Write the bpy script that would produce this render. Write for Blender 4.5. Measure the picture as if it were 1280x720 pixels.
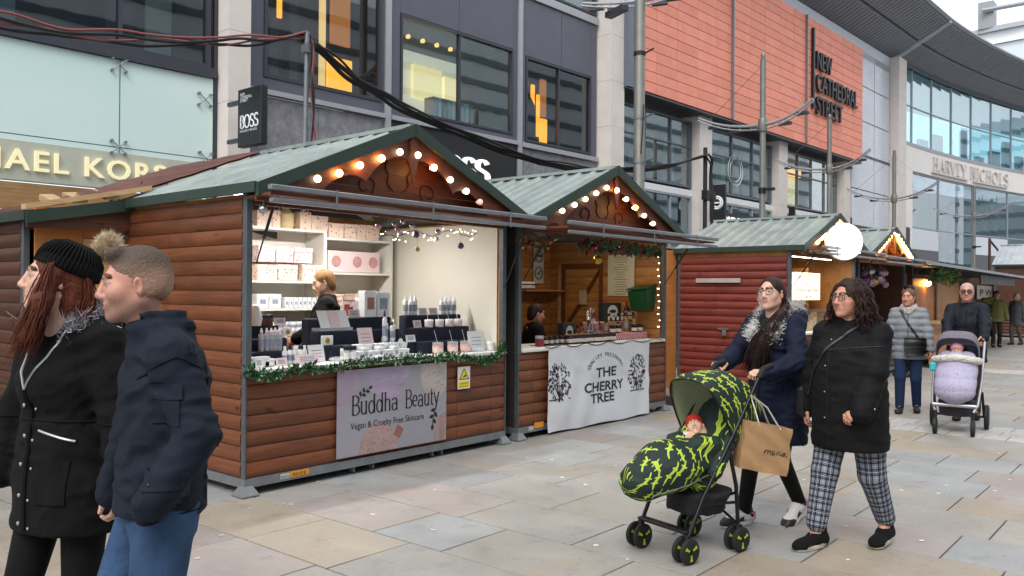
import bpy, bmesh, math, random
import numpy as np
from mathutils import Matrix, Vector
for o in list(bpy.data.objects): bpy.data.objects.remove(o)
SC = bpy.context.scene
COL = SC.collection
random.seed(7)
NR = np.random.RandomState(11)
R = math.radians

# ---------------------------------------------------------------- camera
CAMH = 1.58
FPX = 1038.37
_p, _r, _y = R(0.2833), R(0.4342), R(40.093)
CF = np.array([math.cos(_y)*math.cos(_p), math.sin(_y)*math.cos(_p), math.sin(_p)])
_r0 = np.array([math.sin(_y), -math.cos(_y), 0.0]); _u0 = np.cross(_r0, CF)
CR = _r0*math.cos(_r)+_u0*math.sin(_r); CU = -_r0*math.sin(_r)+_u0*math.cos(_r)
cam = bpy.data.cameras.new('camera'); camo = bpy.data.objects.new('camera', cam); COL.objects.link(camo)
cam.sensor_width = 36.0; cam.lens = FPX/1280*36; cam.clip_end = 900; cam.clip_start = 0.05
m = Matrix.Identity(4)
for i in range(3):
    m[i][0] = CR[i]; m[i][1] = CU[i]; m[i][2] = -CF[i]
m[2][3] = CAMH
camo.matrix_world = m
SC.camera = camo
SC.render.resolution_x = 1024; SC.render.resolution_y = 576

# ---------------------------------------------------------------- sky, sun, exposure
SUN_EL, SUN_AZ = 52, 205          # azimuth: where the light comes from, degrees from +x towards +y
w = bpy.data.worlds.new('World'); SC.world = w; w.use_nodes = True
nt = w.node_tree; bg = nt.nodes['Background']
sky = nt.nodes.new('ShaderNodeTexSky'); sky.sky_type = 'NISHITA'; sky.sun_disc = False
sky.sun_elevation = R(SUN_EL); sky.sun_rotation = R(90-SUN_AZ)
sky.dust_density = 4.0; sky.air_density = 1.0; sky.ozone_density = 1.0
hs = nt.nodes.new('ShaderNodeHueSaturation'); hs.inputs['Saturation'].default_value = 0.22
nt.links.new(sky.outputs[0], hs.inputs['Color'])
# even cloud deck: the clear-sky gradient is mixed half way to a flat overcast white
mx = nt.nodes.new('ShaderNodeMix'); mx.data_type = 'RGBA'; mx.inputs['Factor'].default_value = 0.72
nt.links.new(hs.outputs[0], mx.inputs['A']); mx.inputs['B'].default_value = (9.6, 9.9, 10.4, 1)
nt.links.new(mx.outputs['Result'], bg.inputs[0]); bg.inputs[1].default_value = 0.1
sl = bpy.data.lights.new('sun', 'SUN'); sl.energy = 1.3; sl.angle = R(35); sl.color = (1.0, 0.965, 0.92)
so = bpy.data.objects.new('sun', sl); COL.objects.link(so); so.location = (0, 0, 30)
_d = Vector((-math.cos(R(SUN_EL))*math.cos(R(SUN_AZ)), -math.cos(R(SUN_EL))*math.sin(R(SUN_AZ)), -math.sin(R(SUN_EL))))
so.rotation_euler = _d.to_track_quat('-Z', 'Y').to_euler()
vs = SC.view_settings; vs.view_transform = 'Standard'; vs.look = 'None'; vs.exposure = 0.72; vs.gamma = 1.0
vs.use_curve_mapping = False

# ---------------------------------------------------------------- places in the street
# x runs along the street (away to the right), y towards the shop fronts, z up; metres
def ray(px, py):
    return CF+CR*((px-640)/FPX)-CU*((py-360)/FPX)
O3 = np.array([0, 0, CAMH])
def ony(px, py, Y): d = ray(px, py); return O3+d*(Y/d[1])
def onx(px, py, X): d = ray(px, py); return O3+d*(X/d[0])
def onz(px, py, Z=0.0): d = ray(px, py); return O3+d*((Z-CAMH)/d[2])
FA = R(-2.5)                       # the shop fronts run 2.5 degrees off the stalls
FU = np.array([math.cos(FA), math.sin(FA), 0]); FN = np.array([-math.sin(FA), math.cos(FA), 0])
F0 = np.array([4.0, 12.5, 0])
def fac(u, z, out=0.0):            # point on the shop front: u along, z up, out towards the street
    return F0+FU*u-FN*out+np.array([0, 0, z])

# ---------------------------------------------------------------- objects
def link(o, parent=None):
    COL.objects.link(o)
    if parent is not None: o.parent = parent
    return o
def tag(o, label, cat, group=None):
    o['label'] = label; o['category'] = cat
    if group: o['group'] = group
    return o
def empty(name, loc, label=None, cat=None, group=None, rz=0.0):
    o = bpy.data.objects.new(name, None); COL.objects.link(o)
    o.empty_display_size = .1
    o.location = loc; o.rotation_euler = (0, 0, rz)
    if label: tag(o, label, cat, group)
    return o
def struct(o): o['kind'] = 'structure'; return o
def wmat(o):
    l = Matrix.Translation(o.location) @ o.rotation_euler.to_matrix().to_4x4()
    return l if o.parent is None else wmat(o.parent) @ o.matrix_parent_inverse @ l
def wparent(o, parent):            # parent and keep world place
    o.parent = parent; o.matrix_parent_inverse = wmat(parent).inverted()
    return o

class MB:
    """collects shapes; build() links them as one mesh object (world coordinates unless told otherwise)"""
    def __init__(s): s.v = []; s.f = []; s.m = []; s.cm = 0
    def add(s, vs, fs):
        b = len(s.v); s.v += [tuple(float(c) for c in v) for v in vs]
        for f in fs: s.f.append(tuple(b+i for i in f)); s.m.append(s.cm)
        return s
    def box(s, a, b):
        x0, y0, z0 = a; x1, y1, z1 = b
        if x0 > x1: x0, x1 = x1, x0
        if y0 > y1: y0, y1 = y1, y0
        if z0 > z1: z0, z1 = z1, z0
        return s.add([(x0,y0,z0),(x1,y0,z0),(x1,y1,z0),(x0,y1,z0),(x0,y0,z1),(x1,y0,z1),(x1,y1,z1),(x0,y1,z1)],
              [(0,3,2,1),(4,5,6,7),(0,1,5,4),(1,2,6,5),(2,3,7,6),(3,0,4,7)])
    def bbox(s, a, b, c=.004):      # box with small chamfers
        x0, y0, z0 = [min(p, q) for p, q in zip(a, b)]; x1, y1, z1 = [max(p, q) for p, q in zip(a, b)]
        c = min(c, (x1-x0)*.4, (y1-y0)*.4, (z1-z0)*.4)
        vs = []
        for z, i in ((z0, c), (z0+c, 0), (z1-c, 0), (z1, c)):
            X0, X1, Y0, Y1 = x0+i, x1-i, y0+i, y1-i; k = c if i == 0 else c*.4
            vs += [(X0+k,Y0,z),(X1-k,Y0,z),(X1,Y0+k,z),(X1,Y1-k,z),(X1-k,Y1,z),(X0+k,Y1,z),(X0,Y1-k,z),(X0,Y0+k,z)]
        fs = [tuple(range(7,-1,-1)), tuple(range(24,32))]
        for l in range(3):
            for i in range(8):
                j = (i+1) % 8; fs.append((l*8+i, l*8+j, l*8+8+j, l*8+8+i))
        return s.add(vs, fs)
    def obox(s, o, ex, ey, ez):     # oriented box: corner o and three edge vectors
        o, ex, ey, ez = [np.array(q, float) for q in (o, ex, ey, ez)]
        if np.dot(np.cross(ex, ey), ez) < 0: ex, ey = ey, ex
        P = [o, o+ex, o+ex+ey, o+ey]; P = P+[q+ez for q in P]
        return s.add(P, [(0,3,2,1),(4,5,6,7),(0,1,5,4),(1,2,6,5),(2,3,7,6),(3,0,4,7)])
    def tube(s, pts, r, n=8, cap=True, flat=None, closed=False):
        pts = [np.array(p, float) for p in pts]; k = len(pts)
        rs = r if hasattr(r, '__len__') else [r]*k
        base = len(s.v); up = None
        for i, p in enumerate(pts):
            if closed: t = pts[(i+1) % k]-pts[i-1]
            else: t = pts[min(i+1, k-1)]-pts[max(i-1, 0)]
            t = t/(np.linalg.norm(t)+1e-9)
            if up is None:
                up = np.array([0, 0, 1.0]) if abs(t[2]) < .9 else np.array([1.0, 0, 0])
            a = np.cross(t, up); a /= np.linalg.norm(a)+1e-9; up = np.cross(a, t)
            for j in range(n):
                an = 2*math.pi*j/n
                fl = 1 if flat is None else flat
                s.v.append(tuple(p+rs[i]*(a*math.cos(an)+up*math.sin(an)*fl)))
        for i in range(k if closed else k-1):
            i2 = (i+1) % k
            for j in range(n):
                j2 = (j+1) % n
                s.f.append((base+i*n+j, base+i2*n+j, base+i2*n+j2, base+i*n+j2)); s.m.append(s.cm)
        if cap and not closed:
            s.f.append(tuple(base+j for j in range(n))); s.m.append(s.cm)
            s.f.append(tuple(base+(k-1)*n+j for j in reversed(range(n)))); s.m.append(s.cm)
        return s
    def lathe(s, c, prof, n=12, axis=(0,0,1)):
        ax = Vector(axis).normalized(); q = Vector((0,0,1)).rotation_difference(ax).to_matrix()
        base = len(s.v); c = Vector(c)
        for r, z in prof:
            for j in range(n):
                a = 2*math.pi*j/n
                s.v.append(tuple(c+q @ Vector((r*math.cos(a), r*math.sin(a), z))))
        for i in range(len(prof)-1):
            for j in range(n):
                j2 = (j+1) % n
                s.f.append((base+i*n+j, base+i*n+j2, base+(i+1)*n+j2, base+(i+1)*n+j)); s.m.append(s.cm)
        s.f.append(tuple(base+j for j in reversed(range(n)))); s.m.append(s.cm)
        s.f.append(tuple(base+(len(prof)-1)*n+j for j in range(n))); s.m.append(s.cm)
        return s
    def sphere(s, c, r, n=12, m=8, sc=(1,1,1)):
        prof = []; base = len(s.v)
        for i in range(m+1):
            a = -math.pi/2+math.pi*i/m
            rr, zz = math.cos(a)*r, math.sin(a)*r
            for j in range(n):
                b = 2*math.pi*j/n
                s.v.append((c[0]+max(rr,1e-5)*math.cos(b)*sc[0], c[1]+max(rr,1e-5)*math.sin(b)*sc[1], c[2]+zz*sc[2]))
        for i in range(m):
            for j in range(n):
                j2 = (j+1) % n
                s.f.append((base+i*n+j, base+i*n+j2, base+(i+1)*n+j2, base+(i+1)*n+j)); s.m.append(s.cm)
        return s
    def prism(s, poly, o, ex, ey, ez):   # 2-D outline (a,b) -> o+ex*a+ey*b, pushed along ez
        o, ex, ey, ez = [np.array(q, float) for q in (o, ex, ey, ez)]
        n = len(poly); P = [o+ex*a+ey*b for a, b in poly]; Q = [p+ez for p in P]
        return s.add(P+Q, [tuple(range(n)), tuple(range(2*n-1, n-1, -1))]+[(i, n+i, n+(i+1) % n, (i+1) % n) for i in range(n)])
    def quad(s, a, b, c, d): return s.add([a, b, c, d], [(0,1,2,3)])
    def mesh(s, name, mats, smooth=False, fix=True):
        me = bpy.data.meshes.new(name); me.from_pydata(s.v, [], s.f)
        mats = mats if isinstance(mats, (list, tuple)) else [mats]
        for q in mats: me.materials.append(q)
        if len(mats) > 1: me.polygons.foreach_set('material_index', s.m)
        if fix:
            bm = bmesh.new(); bm.from_mesh(me); bmesh.ops.recalc_face_normals(bm, faces=bm.faces[:]); bm.to_mesh(me); bm.free()
        if smooth:
            me.polygons.foreach_set('use_smooth', [True]*len(me.polygons))
            if smooth != 'all': me.set_sharp_from_angle(angle=R(38))
        me.update(); return me
    def build(s, name, mats, parent=None, smooth=False, world=True, fix=True):
        o = bpy.data.objects.new(name, s.mesh(name, mats, smooth, fix)); COL.objects.link(o)
        if parent is not None:
            if world: wparent(o, parent)
            else: o.parent = parent
        return o
    def thing(s, name, mats, label, cat, group=None, smooth=False):
        """a thing of one mesh, its origin moved to the middle of its base"""
        a = np.array(s.v); c = np.array([(a[:,0].min()+a[:,0].max())/2, (a[:,1].min()+a[:,1].max())/2, a[:,2].min()])
        s.v = [tuple(v) for v in a-c]
        o = s.build(name, mats, None, smooth); o.location = c
        return tag(o, label, cat, group)

# ---------------------------------------------------------------- materials
def lin(h):
    if isinstance(h, str):
        h = h.lstrip('#'); c = [int(h[i:i+2], 16)/255 for i in (0, 2, 4)]
        return tuple(((x+.055)/1.055)**2.4 if x > .04045 else x/12.92 for x in c)
    return tuple(h)
MATS = {}
def nn(t, kind, **kw):
    n = t.nodes.new(kind)
    for k, v in kw.items(): setattr(n, k, v)
    return n
def mathn(t, op, a, b=None, c=None, clamp=False):
    n = nn(t, 'ShaderNodeMath', operation=op, use_clamp=clamp)
    for i, q in enumerate((a, b, c)):
        if q is None: continue
        if isinstance(q, (int, float)): n.inputs[i].default_value = q
        else: t.links.new(q, n.inputs[i])
    return n.outputs[0]
def mixc(t, f, a, b, blend='MIX'):
    n = nn(t, 'ShaderNodeMix', data_type='RGBA', blend_type=blend)
    for s, q in (('Factor', f), ('A', a), ('B', b)):
        if isinstance(q, (int, float)): n.inputs[s].default_value = q
        elif isinstance(q, tuple): n.inputs[s].default_value = (*q[:3], 1)
        else: t.links.new(q, n.inputs[s])
    return n.outputs['Result']
def ramp(t, f, stops):
    n = nn(t, 'ShaderNodeValToRGB'); e = n.color_ramp.elements
    while len(e) < len(stops): e.new(.5)
    for q, (p, c) in zip(e, stops):
        q.position = p; q.color = (*c, 1) if isinstance(c, tuple) else (c, c, c, 1)
    t.links.new(f, n.inputs[0]); return n.outputs[0]
def noise(t, vec, scale, detail=3, rough=.5, dist=0):
    n = nn(t, 'ShaderNodeTexNoise'); n.inputs['Scale'].default_value = scale; n.inputs['Detail'].default_value = detail
    n.inputs['Roughness'].default_value = rough; n.inputs['Distortion'].default_value = dist
    t.links.new(vec, n.inputs['Vector']); return n.outputs[0]
def mapping(t, vec, sc=(1,1,1), rot=(0,0,0), loc=(0,0,0)):
    n = nn(t, 'ShaderNodeMapping'); n.inputs['Scale'].default_value = sc; n.inputs['Rotation'].default_value = rot; n.inputs['Location'].default_value = loc
    t.links.new(vec, n.inputs[0]); return n.outputs[0]
def coords(t, which='Object'):
    if which == 'World': return nn(t, 'ShaderNodeNewGeometry').outputs['Position']
    return nn(t, 'ShaderNodeTexCoord').outputs[which]
def newmat(name):
    ma = bpy.data.materials.new(name); ma.use_nodes = True; t = ma.node_tree
    return ma, t, t.nodes['Principled BSDF']
def M(name, color=(.5,.5,.5), rough=.6, metal=0, var=0.12, vs=6.0, bump=0.0, bs=60.0, rnd=0.0, co='World', sc=(1,1,1), emit=0, ecol=None, spec=None, sheen=0, coat=0, trans=0, alpha=1, sss=0):
    if name in MATS: return MATS[name]
    ma, t, b = newmat(name); c = lin(color)
    v = coords(t, co)
    if sc != (1,1,1): v = mapping(t, v, sc)
    if var or rnd:
        out = None
        if var:
            n = noise(t, v, vs, 5, .6)
            out = ramp(t, n, [(.25, tuple(max(0, q*(1-var)) for q in c)), (.75, tuple(min(1, q*(1+var)) for q in c))])
        if rnd:
            oi = nn(t, 'ShaderNodeObjectInfo')
            g = mathn(t, 'MULTIPLY_ADD', oi.outputs['Random'], 2*rnd, 1-rnd)
            out = mixc(t, 1.0, out if out else c, nn_gray(t, g), 'MULTIPLY')
        t.links.new(out, b.inputs['Base Color'])
        n2 = noise(t, v, vs*2.3, 3)
        t.links.new(mathn(t, 'MULTIPLY_ADD', n2, .24, rough-.12, clamp=True), b.inputs['Roughness'])
    else:
        b.inputs['Base Color'].default_value = (*c, 1); b.inputs['Roughness'].default_value = rough
    b.inputs['Metallic'].default_value = metal
    if spec is not None: b.inputs['Specular IOR Level'].default_value = spec
    if sheen: b.inputs['Sheen Weight'].default_value = sheen
    if coat: b.inputs['Coat Weight'].default_value = coat
    if sss:
        b.inputs['Subsurface Weight'].default_value = sss; b.inputs['Subsurface Radius'].default_value = (.01,.004,.002); b.inputs['Subsurface Scale'].default_value = 1
    if trans: b.inputs['Transmission Weight'].default_value = trans
    if alpha < 1: b.inputs['Alpha'].default_value = alpha
    if emit:
        b.inputs['Emission Color'].default_value = (*lin(ecol or color), 1); b.inputs['Emission Strength'].default_value = emit
    if bump:
        bn = nn(t, 'ShaderNodeBump'); bn.inputs['Strength'].default_value = bump; bn.inputs['Distance'].default_value = .01
        t.links.new(noise(t, v, bs, 4, .6), bn.inputs['Height']); t.links.new(bn.outputs[0], b.inputs['Normal'])
    MATS[name] = ma; return ma
def nn_gray(t, val):
    n = nn(t, 'ShaderNodeCombineColor')
    for i in range(3): t.links.new(val, n.inputs[i])
    return n.outputs[0]
def wood(name, c1, c2, knot='#2b1408', rough=.5, rnd=.16, gs=1.0):
    """stained boards: grain along the piece's own x, knots, weathering, each piece its own tone"""
    ma, t, b = newmat(name); v = coords(t, 'Object'); oi = nn(t, 'ShaderNodeObjectInfo')
    off = nn(t, 'ShaderNodeVectorMath', operation='MULTIPLY_ADD'); t.links.new(nn_gray(t, oi.outputs['Random']), off.inputs[0])
    off.inputs[1].default_value = (37, 19, 11); t.links.new(v, off.inputs[2]); v = off.outputs[0]
    g = noise(t, mapping(t, v, (1.2*gs, 14*gs, 22*gs)), 2.2, 6, .6, .6)
    col = ramp(t, g, [(.3, lin(c1)), (.72, lin(c2))])
    vo = nn(t, 'ShaderNodeTexVoronoi'); vo.inputs['Scale'].default_value = 2.6
    t.links.new(mapping(t, v, (1, 2.0, 2.4)), vo.inputs['Vector'])
    kf = ramp(t, vo.outputs['Distance'], [(.05, 1.0), (.12, 0.0)])
    col = mixc(t, mathn(t, 'MULTIPLY', kf, .85), col, lin(knot))
    wth = noise(t, mapping(t, v, (1.5, 3, 3)), 1.3, 4, .6)
    col = mixc(t, ramp(t, wth, [(.45, 0.0), (.75, .5)]), col, lin(knot)); st = noise(t, mapping(t, v, (.6, 30, 40)), 2.0, 5, .7); col = mixc(t, ramp(t, st, [(.56, 0.0), (.7, .45)]), col, lin(knot)); sc_ = noise(t, mapping(t, v, (3, 9, 9)), 3.0, 5, .7); col = mixc(t, ramp(t, sc_, [(.66, 0.0), (.76, .3)]), col, (.32,.24,.18))
    col = mixc(t, 1.0, col, nn_gray(t, mathn(t, 'MULTIPLY_ADD', oi.outputs['Random'], 2*rnd, 1-rnd)), 'MULTIPLY')
    t.links.new(col, b.inputs['Base Color'])
    t.links.new(mathn(t, 'MULTIPLY_ADD', g, .3, rough-.15), b.inputs['Roughness'])
    bn = nn(t, 'ShaderNodeBump'); bn.inputs['Strength'].default_value = .25; bn.inputs['Distance'].default_value = .006
    t.links.new(g, bn.inputs['Height']); t.links.new(bn.outputs[0], b.inputs['Normal'])
    MATS[name] = ma; return ma
def glass(name, tint=(.8,.9,.9), rough=.03, alpha=.35, base=(.02,.025,.03)):
    """shop glass: clear sheet that mirrors the sky at its surface (mix of see-through and gloss)"""
    ma = bpy.data.materials.new(name); ma.use_nodes = True; t = ma.node_tree
    for n in list(t.nodes): t.nodes.remove(n)
    out = nn(t, 'ShaderNodeOutputMaterial'); tr = nn(t, 'ShaderNodeBsdfTransparent'); tr.inputs[0].default_value = (*tint, 1)
    gl = nn(t, 'ShaderNodeBsdfGlossy'); gl.inputs['Roughness'].default_value = rough; gl.inputs[0].default_value = (.95,.98,1,1)
    lw = nn(t, 'ShaderNodeLayerWeight'); lw.inputs[0].default_value = .5; mx = nn(t, 'ShaderNodeMixShader')
    f = mathn(t, 'ADD', mathn(t, 'MULTIPLY', mathn(t, 'POWER', lw.outputs['Facing'], 4.0), .8), alpha*.55+.03, clamp=True)   # more mirror at a grazing look, as real glass
    # panes are never quite flat
    bn = nn(t, 'ShaderNodeBump'); bn.inputs['Strength'].default_value = .018; bn.inputs['Distance'].default_value = .05
    t.links.new(noise(t, coords(t, 'World'), 1.3, 2), bn.inputs['Height']); t.links.new(bn.outputs[0], gl.inputs['Normal'])
    t.links.new(f, mx.inputs[0]); t.links.new(tr.outputs[0], mx.inputs[1]); t.links.new(gl.outputs[0], mx.inputs[2])
    t.links.new(mx.outputs[0], out.inputs[0]); MATS[name] = ma; return ma

# ---------------------------------------------------------------- lettering
def text_mesh(s, sx=1.0, bold=0.0, depth=.004, spacing=1.0, shear=0.0, res=3):
    """text as flat mesh data in x-z (reading along +x, facing -y), scaled to a height of 1 for capitals; returns (verts, faces, width)"""
    cu = bpy.data.curves.new('t', 'FONT'); cu.body = s; cu.size = 1; cu.extrude = 0; cu.offset = bold; cu.resolution_u = res
    cu.space_character = spacing; cu.shear = shear
    o = bpy.data.objects.new('t', cu); COL.objects.link(o)
    dg = bpy.context.evaluated_depsgraph_get(); me = bpy.data.meshes.new_from_object(o.evaluated_get(dg))
    V = np.array([v.co[:] for v in me.vertices]); F = [tuple(p.vertices) for p in me.polygons]
    bpy.data.objects.remove(o); bpy.data.curves.remove(cu); bpy.data.meshes.remove(me)
    V = V/0.73; V[:,0] *= sx; V[:,0] -= V[:,0].min()
    return V[:, :2], F, V[:,0].max()
def put_text(mb, s, o, ex, ez, h=None, wd=None, out=None, depth=0.0, bold=0.0, spacing=1.0, center=False, shear=0.0, glyphs=None, base0=True):
    """writes s from corner o along unit ex, up unit ez; h cap height, wd total width; solid letters when depth > 0 (towards out)"""
    V, F, W = glyphs if glyphs is not None else text_mesh(s, bold=bold, spacing=spacing, shear=shear)
    ex, ez = np.array(ex, float), np.array(ez, float); o = np.array(o, float)
    kx = (wd/W) if wd else h; kz = h if h else kx
    if center: o = o-ex*W*kx/2
    P = [o+ex*a*kx+ez*b*kz for a, b in V]
    if out is None: out = np.cross(ex, ez)
    out = np.array(out, float)
    if depth <= 0: mb.add(P, F)
    else:
        n = len(P); Q = [p+out*depth for p in P]
        cnt = {}
        for f in F:
            for a, b in zip(f, f[1:]+f[:1]): cnt[(a, b)] = 1
        side = [(a, b, b+n, a+n) for (a, b) in cnt if (b, a) not in cnt]
        mb.add(P+Q, [tuple(i+n for i in f) for f in F]+side)
    return W*kx
def arc(cx, cy, rx, ry, a0, a1, n=12): return [(cx+rx*math.cos(R(a0+(a1-a0)*i/n)), cy+ry*math.sin(R(a0+(a1-a0)*i/n))) for i in range(n+1)]
# serif capitals and lower case drawn with a broad nib: strokes as polylines in a box of cap height 1
SER = {
 'B': (.66, [[(.16,0),(.16,1)], [(.16,1)]+arc(.34,.76,.22,.24,90,-90)+[(.16,.52)], [(.16,.52)]+arc(.36,.26,.26,.26,90,-90)+[(.16,0)]], [(.16,0),(.16,1)]),
 'O': (.86, [arc(.43,.5,.36,.5,0,360,28)], []),
 'S': (.62, [arc(.31,.75,.22,.25,20,215,12)+arc(.31,.25,.24,.25,50,-155,14)], []),
 'u': (.6, [[(.13,.66),(.13,.2)]+arc(.28,.2,.15,.2,180,330,8), [(.46,.66),(.46,0)]], [(.46,0),(.13,.66),(.46,.66)]),
 'd': (.6, [arc(.27,.32,.2,.33,0,360,20), [(.47,1),(.47,0)]], [(.47,0),(.47,1)]),
 'h': (.6, [[(.13,0),(.13,1)], arc(.29,.44,.17,.2,170,0,8)+[(.46,0)]], [(.13,0),(.46,0),(.13,1)]),
 'a': (.54, [arc(.25,.48,.17,.17,160,0,8)+[(.42,0)], arc(.24,.19,.17,.19,40,320,14)], [(.44,0)]),
 'e': (.52, [[(.08,.36),(.43,.36)]+arc(.26,.36,.18,.3,0,310,20)], []),
 't': (.36, [[(.16,.9),(.16,.15)]+arc(.26,.13,.1,.13,180,320,6), [(.03,.65),(.31,.65)]], []),
 'y': (.54, [[(.07,.66),(.28,.03)], [(.47,.66),(.2,-.25),(.1,-.3)]], [(.07,.66),(.47,.66)]),
 'H': (.78, [[(.16,0),(.16,1)], [(.62,0),(.62,1)], [(.16,.52),(.62,.52)]], [(.16,0),(.16,1),(.62,0),(.62,1)]),
 'A': (.74, [[(.06,0),(.37,1)], [(.37,1),(.68,0)], [(.18,.35),(.56,.35)]], [(.06,0),(.68,0)]),
 'R': (.68, [[(.16,0),(.16,1)], [(.16,1)]+arc(.34,.75,.24,.25,90,-90)+[(.16,.5)], [(.32,.5),(.64,0)]], [(.16,0),(.16,1),(.64,0)]),
 'V': (.72, [[(.06,1),(.36,0)], [(.36,0),(.66,1)]], [(.06,1),(.66,1)]),
 'E': (.6, [[(.16,0),(.16,1)], [(.16,1),(.52,1)], [(.16,.52),(.44,.52)], [(.16,0),(.54,0)]], [(.16,0),(.16,1)]),
 'Y': (.7, [[(.06,1),(.35,.45)], [(.64,1),(.35,.45),(.35,0)]], [(.06,1),(.64,1),(.35,0)]),
 'N': (.8, [[(.16,0),(.16,1)], [(.16,1),(.64,0)], [(.64,0),(.64,1)]], [(.16,0),(.16,1),(.64,1)]),
 'I': (.32, [[(.16,0),(.16,1)]], [(.16,0),(.16,1)]),
 'C': (.74, [arc(.42,.5,.34,.5,45,315,22)], []),
 'L': (.58, [[(.16,0),(.16,1)], [(.16,0),(.52,0)]], [(.16,0),(.16,1)]),
 'D': (.8, [[(.16,0),(.16,1)], [(.16,1),(.3,1)]+arc(.34,.5,.38,.5,90,-90,18)+[(.16,0)]], [(.16,0),(.16,1)]),
 'G': (.8, [arc(.42,.5,.34,.5,45,340,22)+[(.74,.45),(.55,.45)]], []),
 'M': (.95, [[(.14,0),(.16,1)], [(.16,1),(.47,.1)], [(.47,.1),(.78,1)], [(.78,1),(.8,0)]], [(.14,0),(.8,0)]),
 'K': (.72, [[(.16,0),(.16,1)], [(.6,1),(.16,.42)], [(.3,.58),(.66,0)]], [(.16,0),(.16,1)]),
 ' ': (.35, [], []),
}
def serif(s, thick=.13, thin=.045, ser=.1, spacing=.0, sans=False):
    V = []; F = []; x = 0
    for ch in s:
        wdt, strokes, feet = SER[ch]
        for k, st in enumerate(strokes):
            n = len(st); b = len(V)
            for i, (a, c) in enumerate(st):
                p, q = st[max(i-1, 0)], st[min(i+1, n-1)]
                if n > 6 and abs(st[0][0]-st[-1][0])+abs(st[0][1]-st[-1][1]) < 1e-6 and i in (0, n-1): p, q = st[-2], st[1]
                dx, dy = q[0]-p[0], q[1]-p[1]; l = math.hypot(dx, dy)+1e-9
                vert = abs(dy)/l; wd = (thin+(thick-thin)*vert**1.3)/2 if not sans else thick/2
                V.append((x+a-dy/l*wd, c+dx/l*wd)); V.append((x+a+dy/l*wd, c-dx/l*wd))
            for i in range(n-1): F.append((b+2*i, b+2*i+1, b+2*i+3, b+2*i+2))
        if not sans:
            for (a, c) in feet:
                b = len(V); hh = thin*.9; c0 = c-hh/2 if c > 0 else c
                V += [(x+a-ser, c0), (x+a+ser, c0), (x+a+ser, c0+hh), (x+a-ser, c0+hh)]; F.append((b, b+1, b+2, b+3))
        x += wdt+spacing
    return np.array(V), F, x
def clip_poly(poly, x0, y0, x1, y1):
    def cut(P, f, inter):
        out = []
        for i, p in enumerate(P):
            q = P[i-1]
            if f(p):
                if not f(q): out.append(inter(q, p))
                out.append(p)
            elif f(q): out.append(inter(q, p))
        return out
    lx = lambda X: (lambda a, b: (X, a[1]+(b[1]-a[1])*(X-a[0])/(b[0]-a[0])))
    ly = lambda Y: (lambda a, b: (a[0]+(b[0]-a[0])*(Y-a[1])/(b[1]-a[1]), Y))
    for f, g in ((lambda p: p[0] >= x0, lx(x0)), (lambda p: p[0] <= x1, lx(x1)), (lambda p: p[1] >= y0, ly(y0)), (lambda p: p[1] <= y1, ly(y1))):
        if poly: poly = cut(poly, f, g)
    return poly
ORD = ['first','second','third','fourth','fifth','sixth','seventh','eighth','ninth','tenth','eleventh','twelfth','thirteenth','fourteenth','fifteenth','sixteenth','seventeenth','eighteenth','nineteenth','twentieth']
# ================================================================ ground
def stone_mat(name, c1, c2, stain):
    ma, t, b = newmat(name); v = coords(t, 'World'); oi = nn(t, 'ShaderNodeObjectInfo')
    n1 = noise(t, v, 1.7, 6, .62, .4); n2 = noise(t, v, 38, 4, .7); n3 = noise(t, v, 1.3, 4, .55, 1.2)
    col = ramp(t, n1, [(.28, lin(c1)), (.72, lin(c2))])
    col = mixc(t, ramp(t, n3, [(.55, 0.0), (.7, .55)]), col, lin(stain))
    col = mixc(t, .35, col, ramp(t, n2, [(.3, .32), (.7, .6)]), 'SOFT_LIGHT')
    # trodden dirt and old gum stains
    n4 = noise(t, v, 4.5, 5, .65); col = mixc(t, ramp(t, n4, [(.56, 0.0), (.78, .42)]), col, (.09,.08,.07))
    n5 = noise(t, v, 13, 4, .65); col = mixc(t, ramp(t, n5, [(.62, 0.0), (.72, .34)]), col, (.05,.045,.04))
    col = mixc(t, 1.0, col, nn_gray(t, mathn(t, 'MULTIPLY_ADD', oi.outputs['Random'], 0.15, .84)), 'MULTIPLY')
    t.links.new(col, b.inputs['Base Color'])
    t.links.new(mathn(t, 'MULTIPLY_ADD', n1, .3, .42), b.inputs['Roughness'])
    bn = nn(t, 'ShaderNodeBump'); bn.inputs['Strength'].default_value = .22; bn.inputs['Distance'].default_value = .004
    t.links.new(n2, bn.inputs['Height']); t.links.new(bn.outputs[0], b.inputs['Normal'])
    return ma
STONES = [stone_mat('stone_grey', '#8a8783', '#a3a09a', '#9a8c79'), stone_mat('stone_blue', '#898b8b', '#a1a2a1', '#938c82'),
          stone_mat('stone_tan', '#90877a', '#a59a8a', '#9a876f'), stone_mat('stone_pink', '#8f8783', '#a49b96', '#9c8c7c'),
          stone_mat('stone_mixed', '#8a8882', '#a29d94', '#a88c68'), stone_mat('stone_sett', '#a7a6a4', '#bdbcba', '#a39b92')]
mb = MB(); mb.add([(-60,-40,-.03),(200,-40,-.03),(200,90,-.03),(-60,90,-.03)], [(0,1,2,3)])
g = mb.build('ground', M('ground_sand', '#26231f', .95, var=.3, vs=3)); struct(g)
pave = bpy.data.objects.new('pavement', None); COL.objects.link(pave); struct(pave); pave.empty_display_size = .1
BX = [2.95, 3.60, 4.23, 4.86, 5.50, 6.12, 6.75, 7.29, 7.90, 8.50, 9.10, 9.72, 10.40]
BX = [2.95-.64*k for k in range(9, 0, -1)]+BX
BXR = [11.45]
while BXR[-1] < 46: BXR.append(BXR[-1]+random.choice((.56,.62,.66)))
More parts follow.
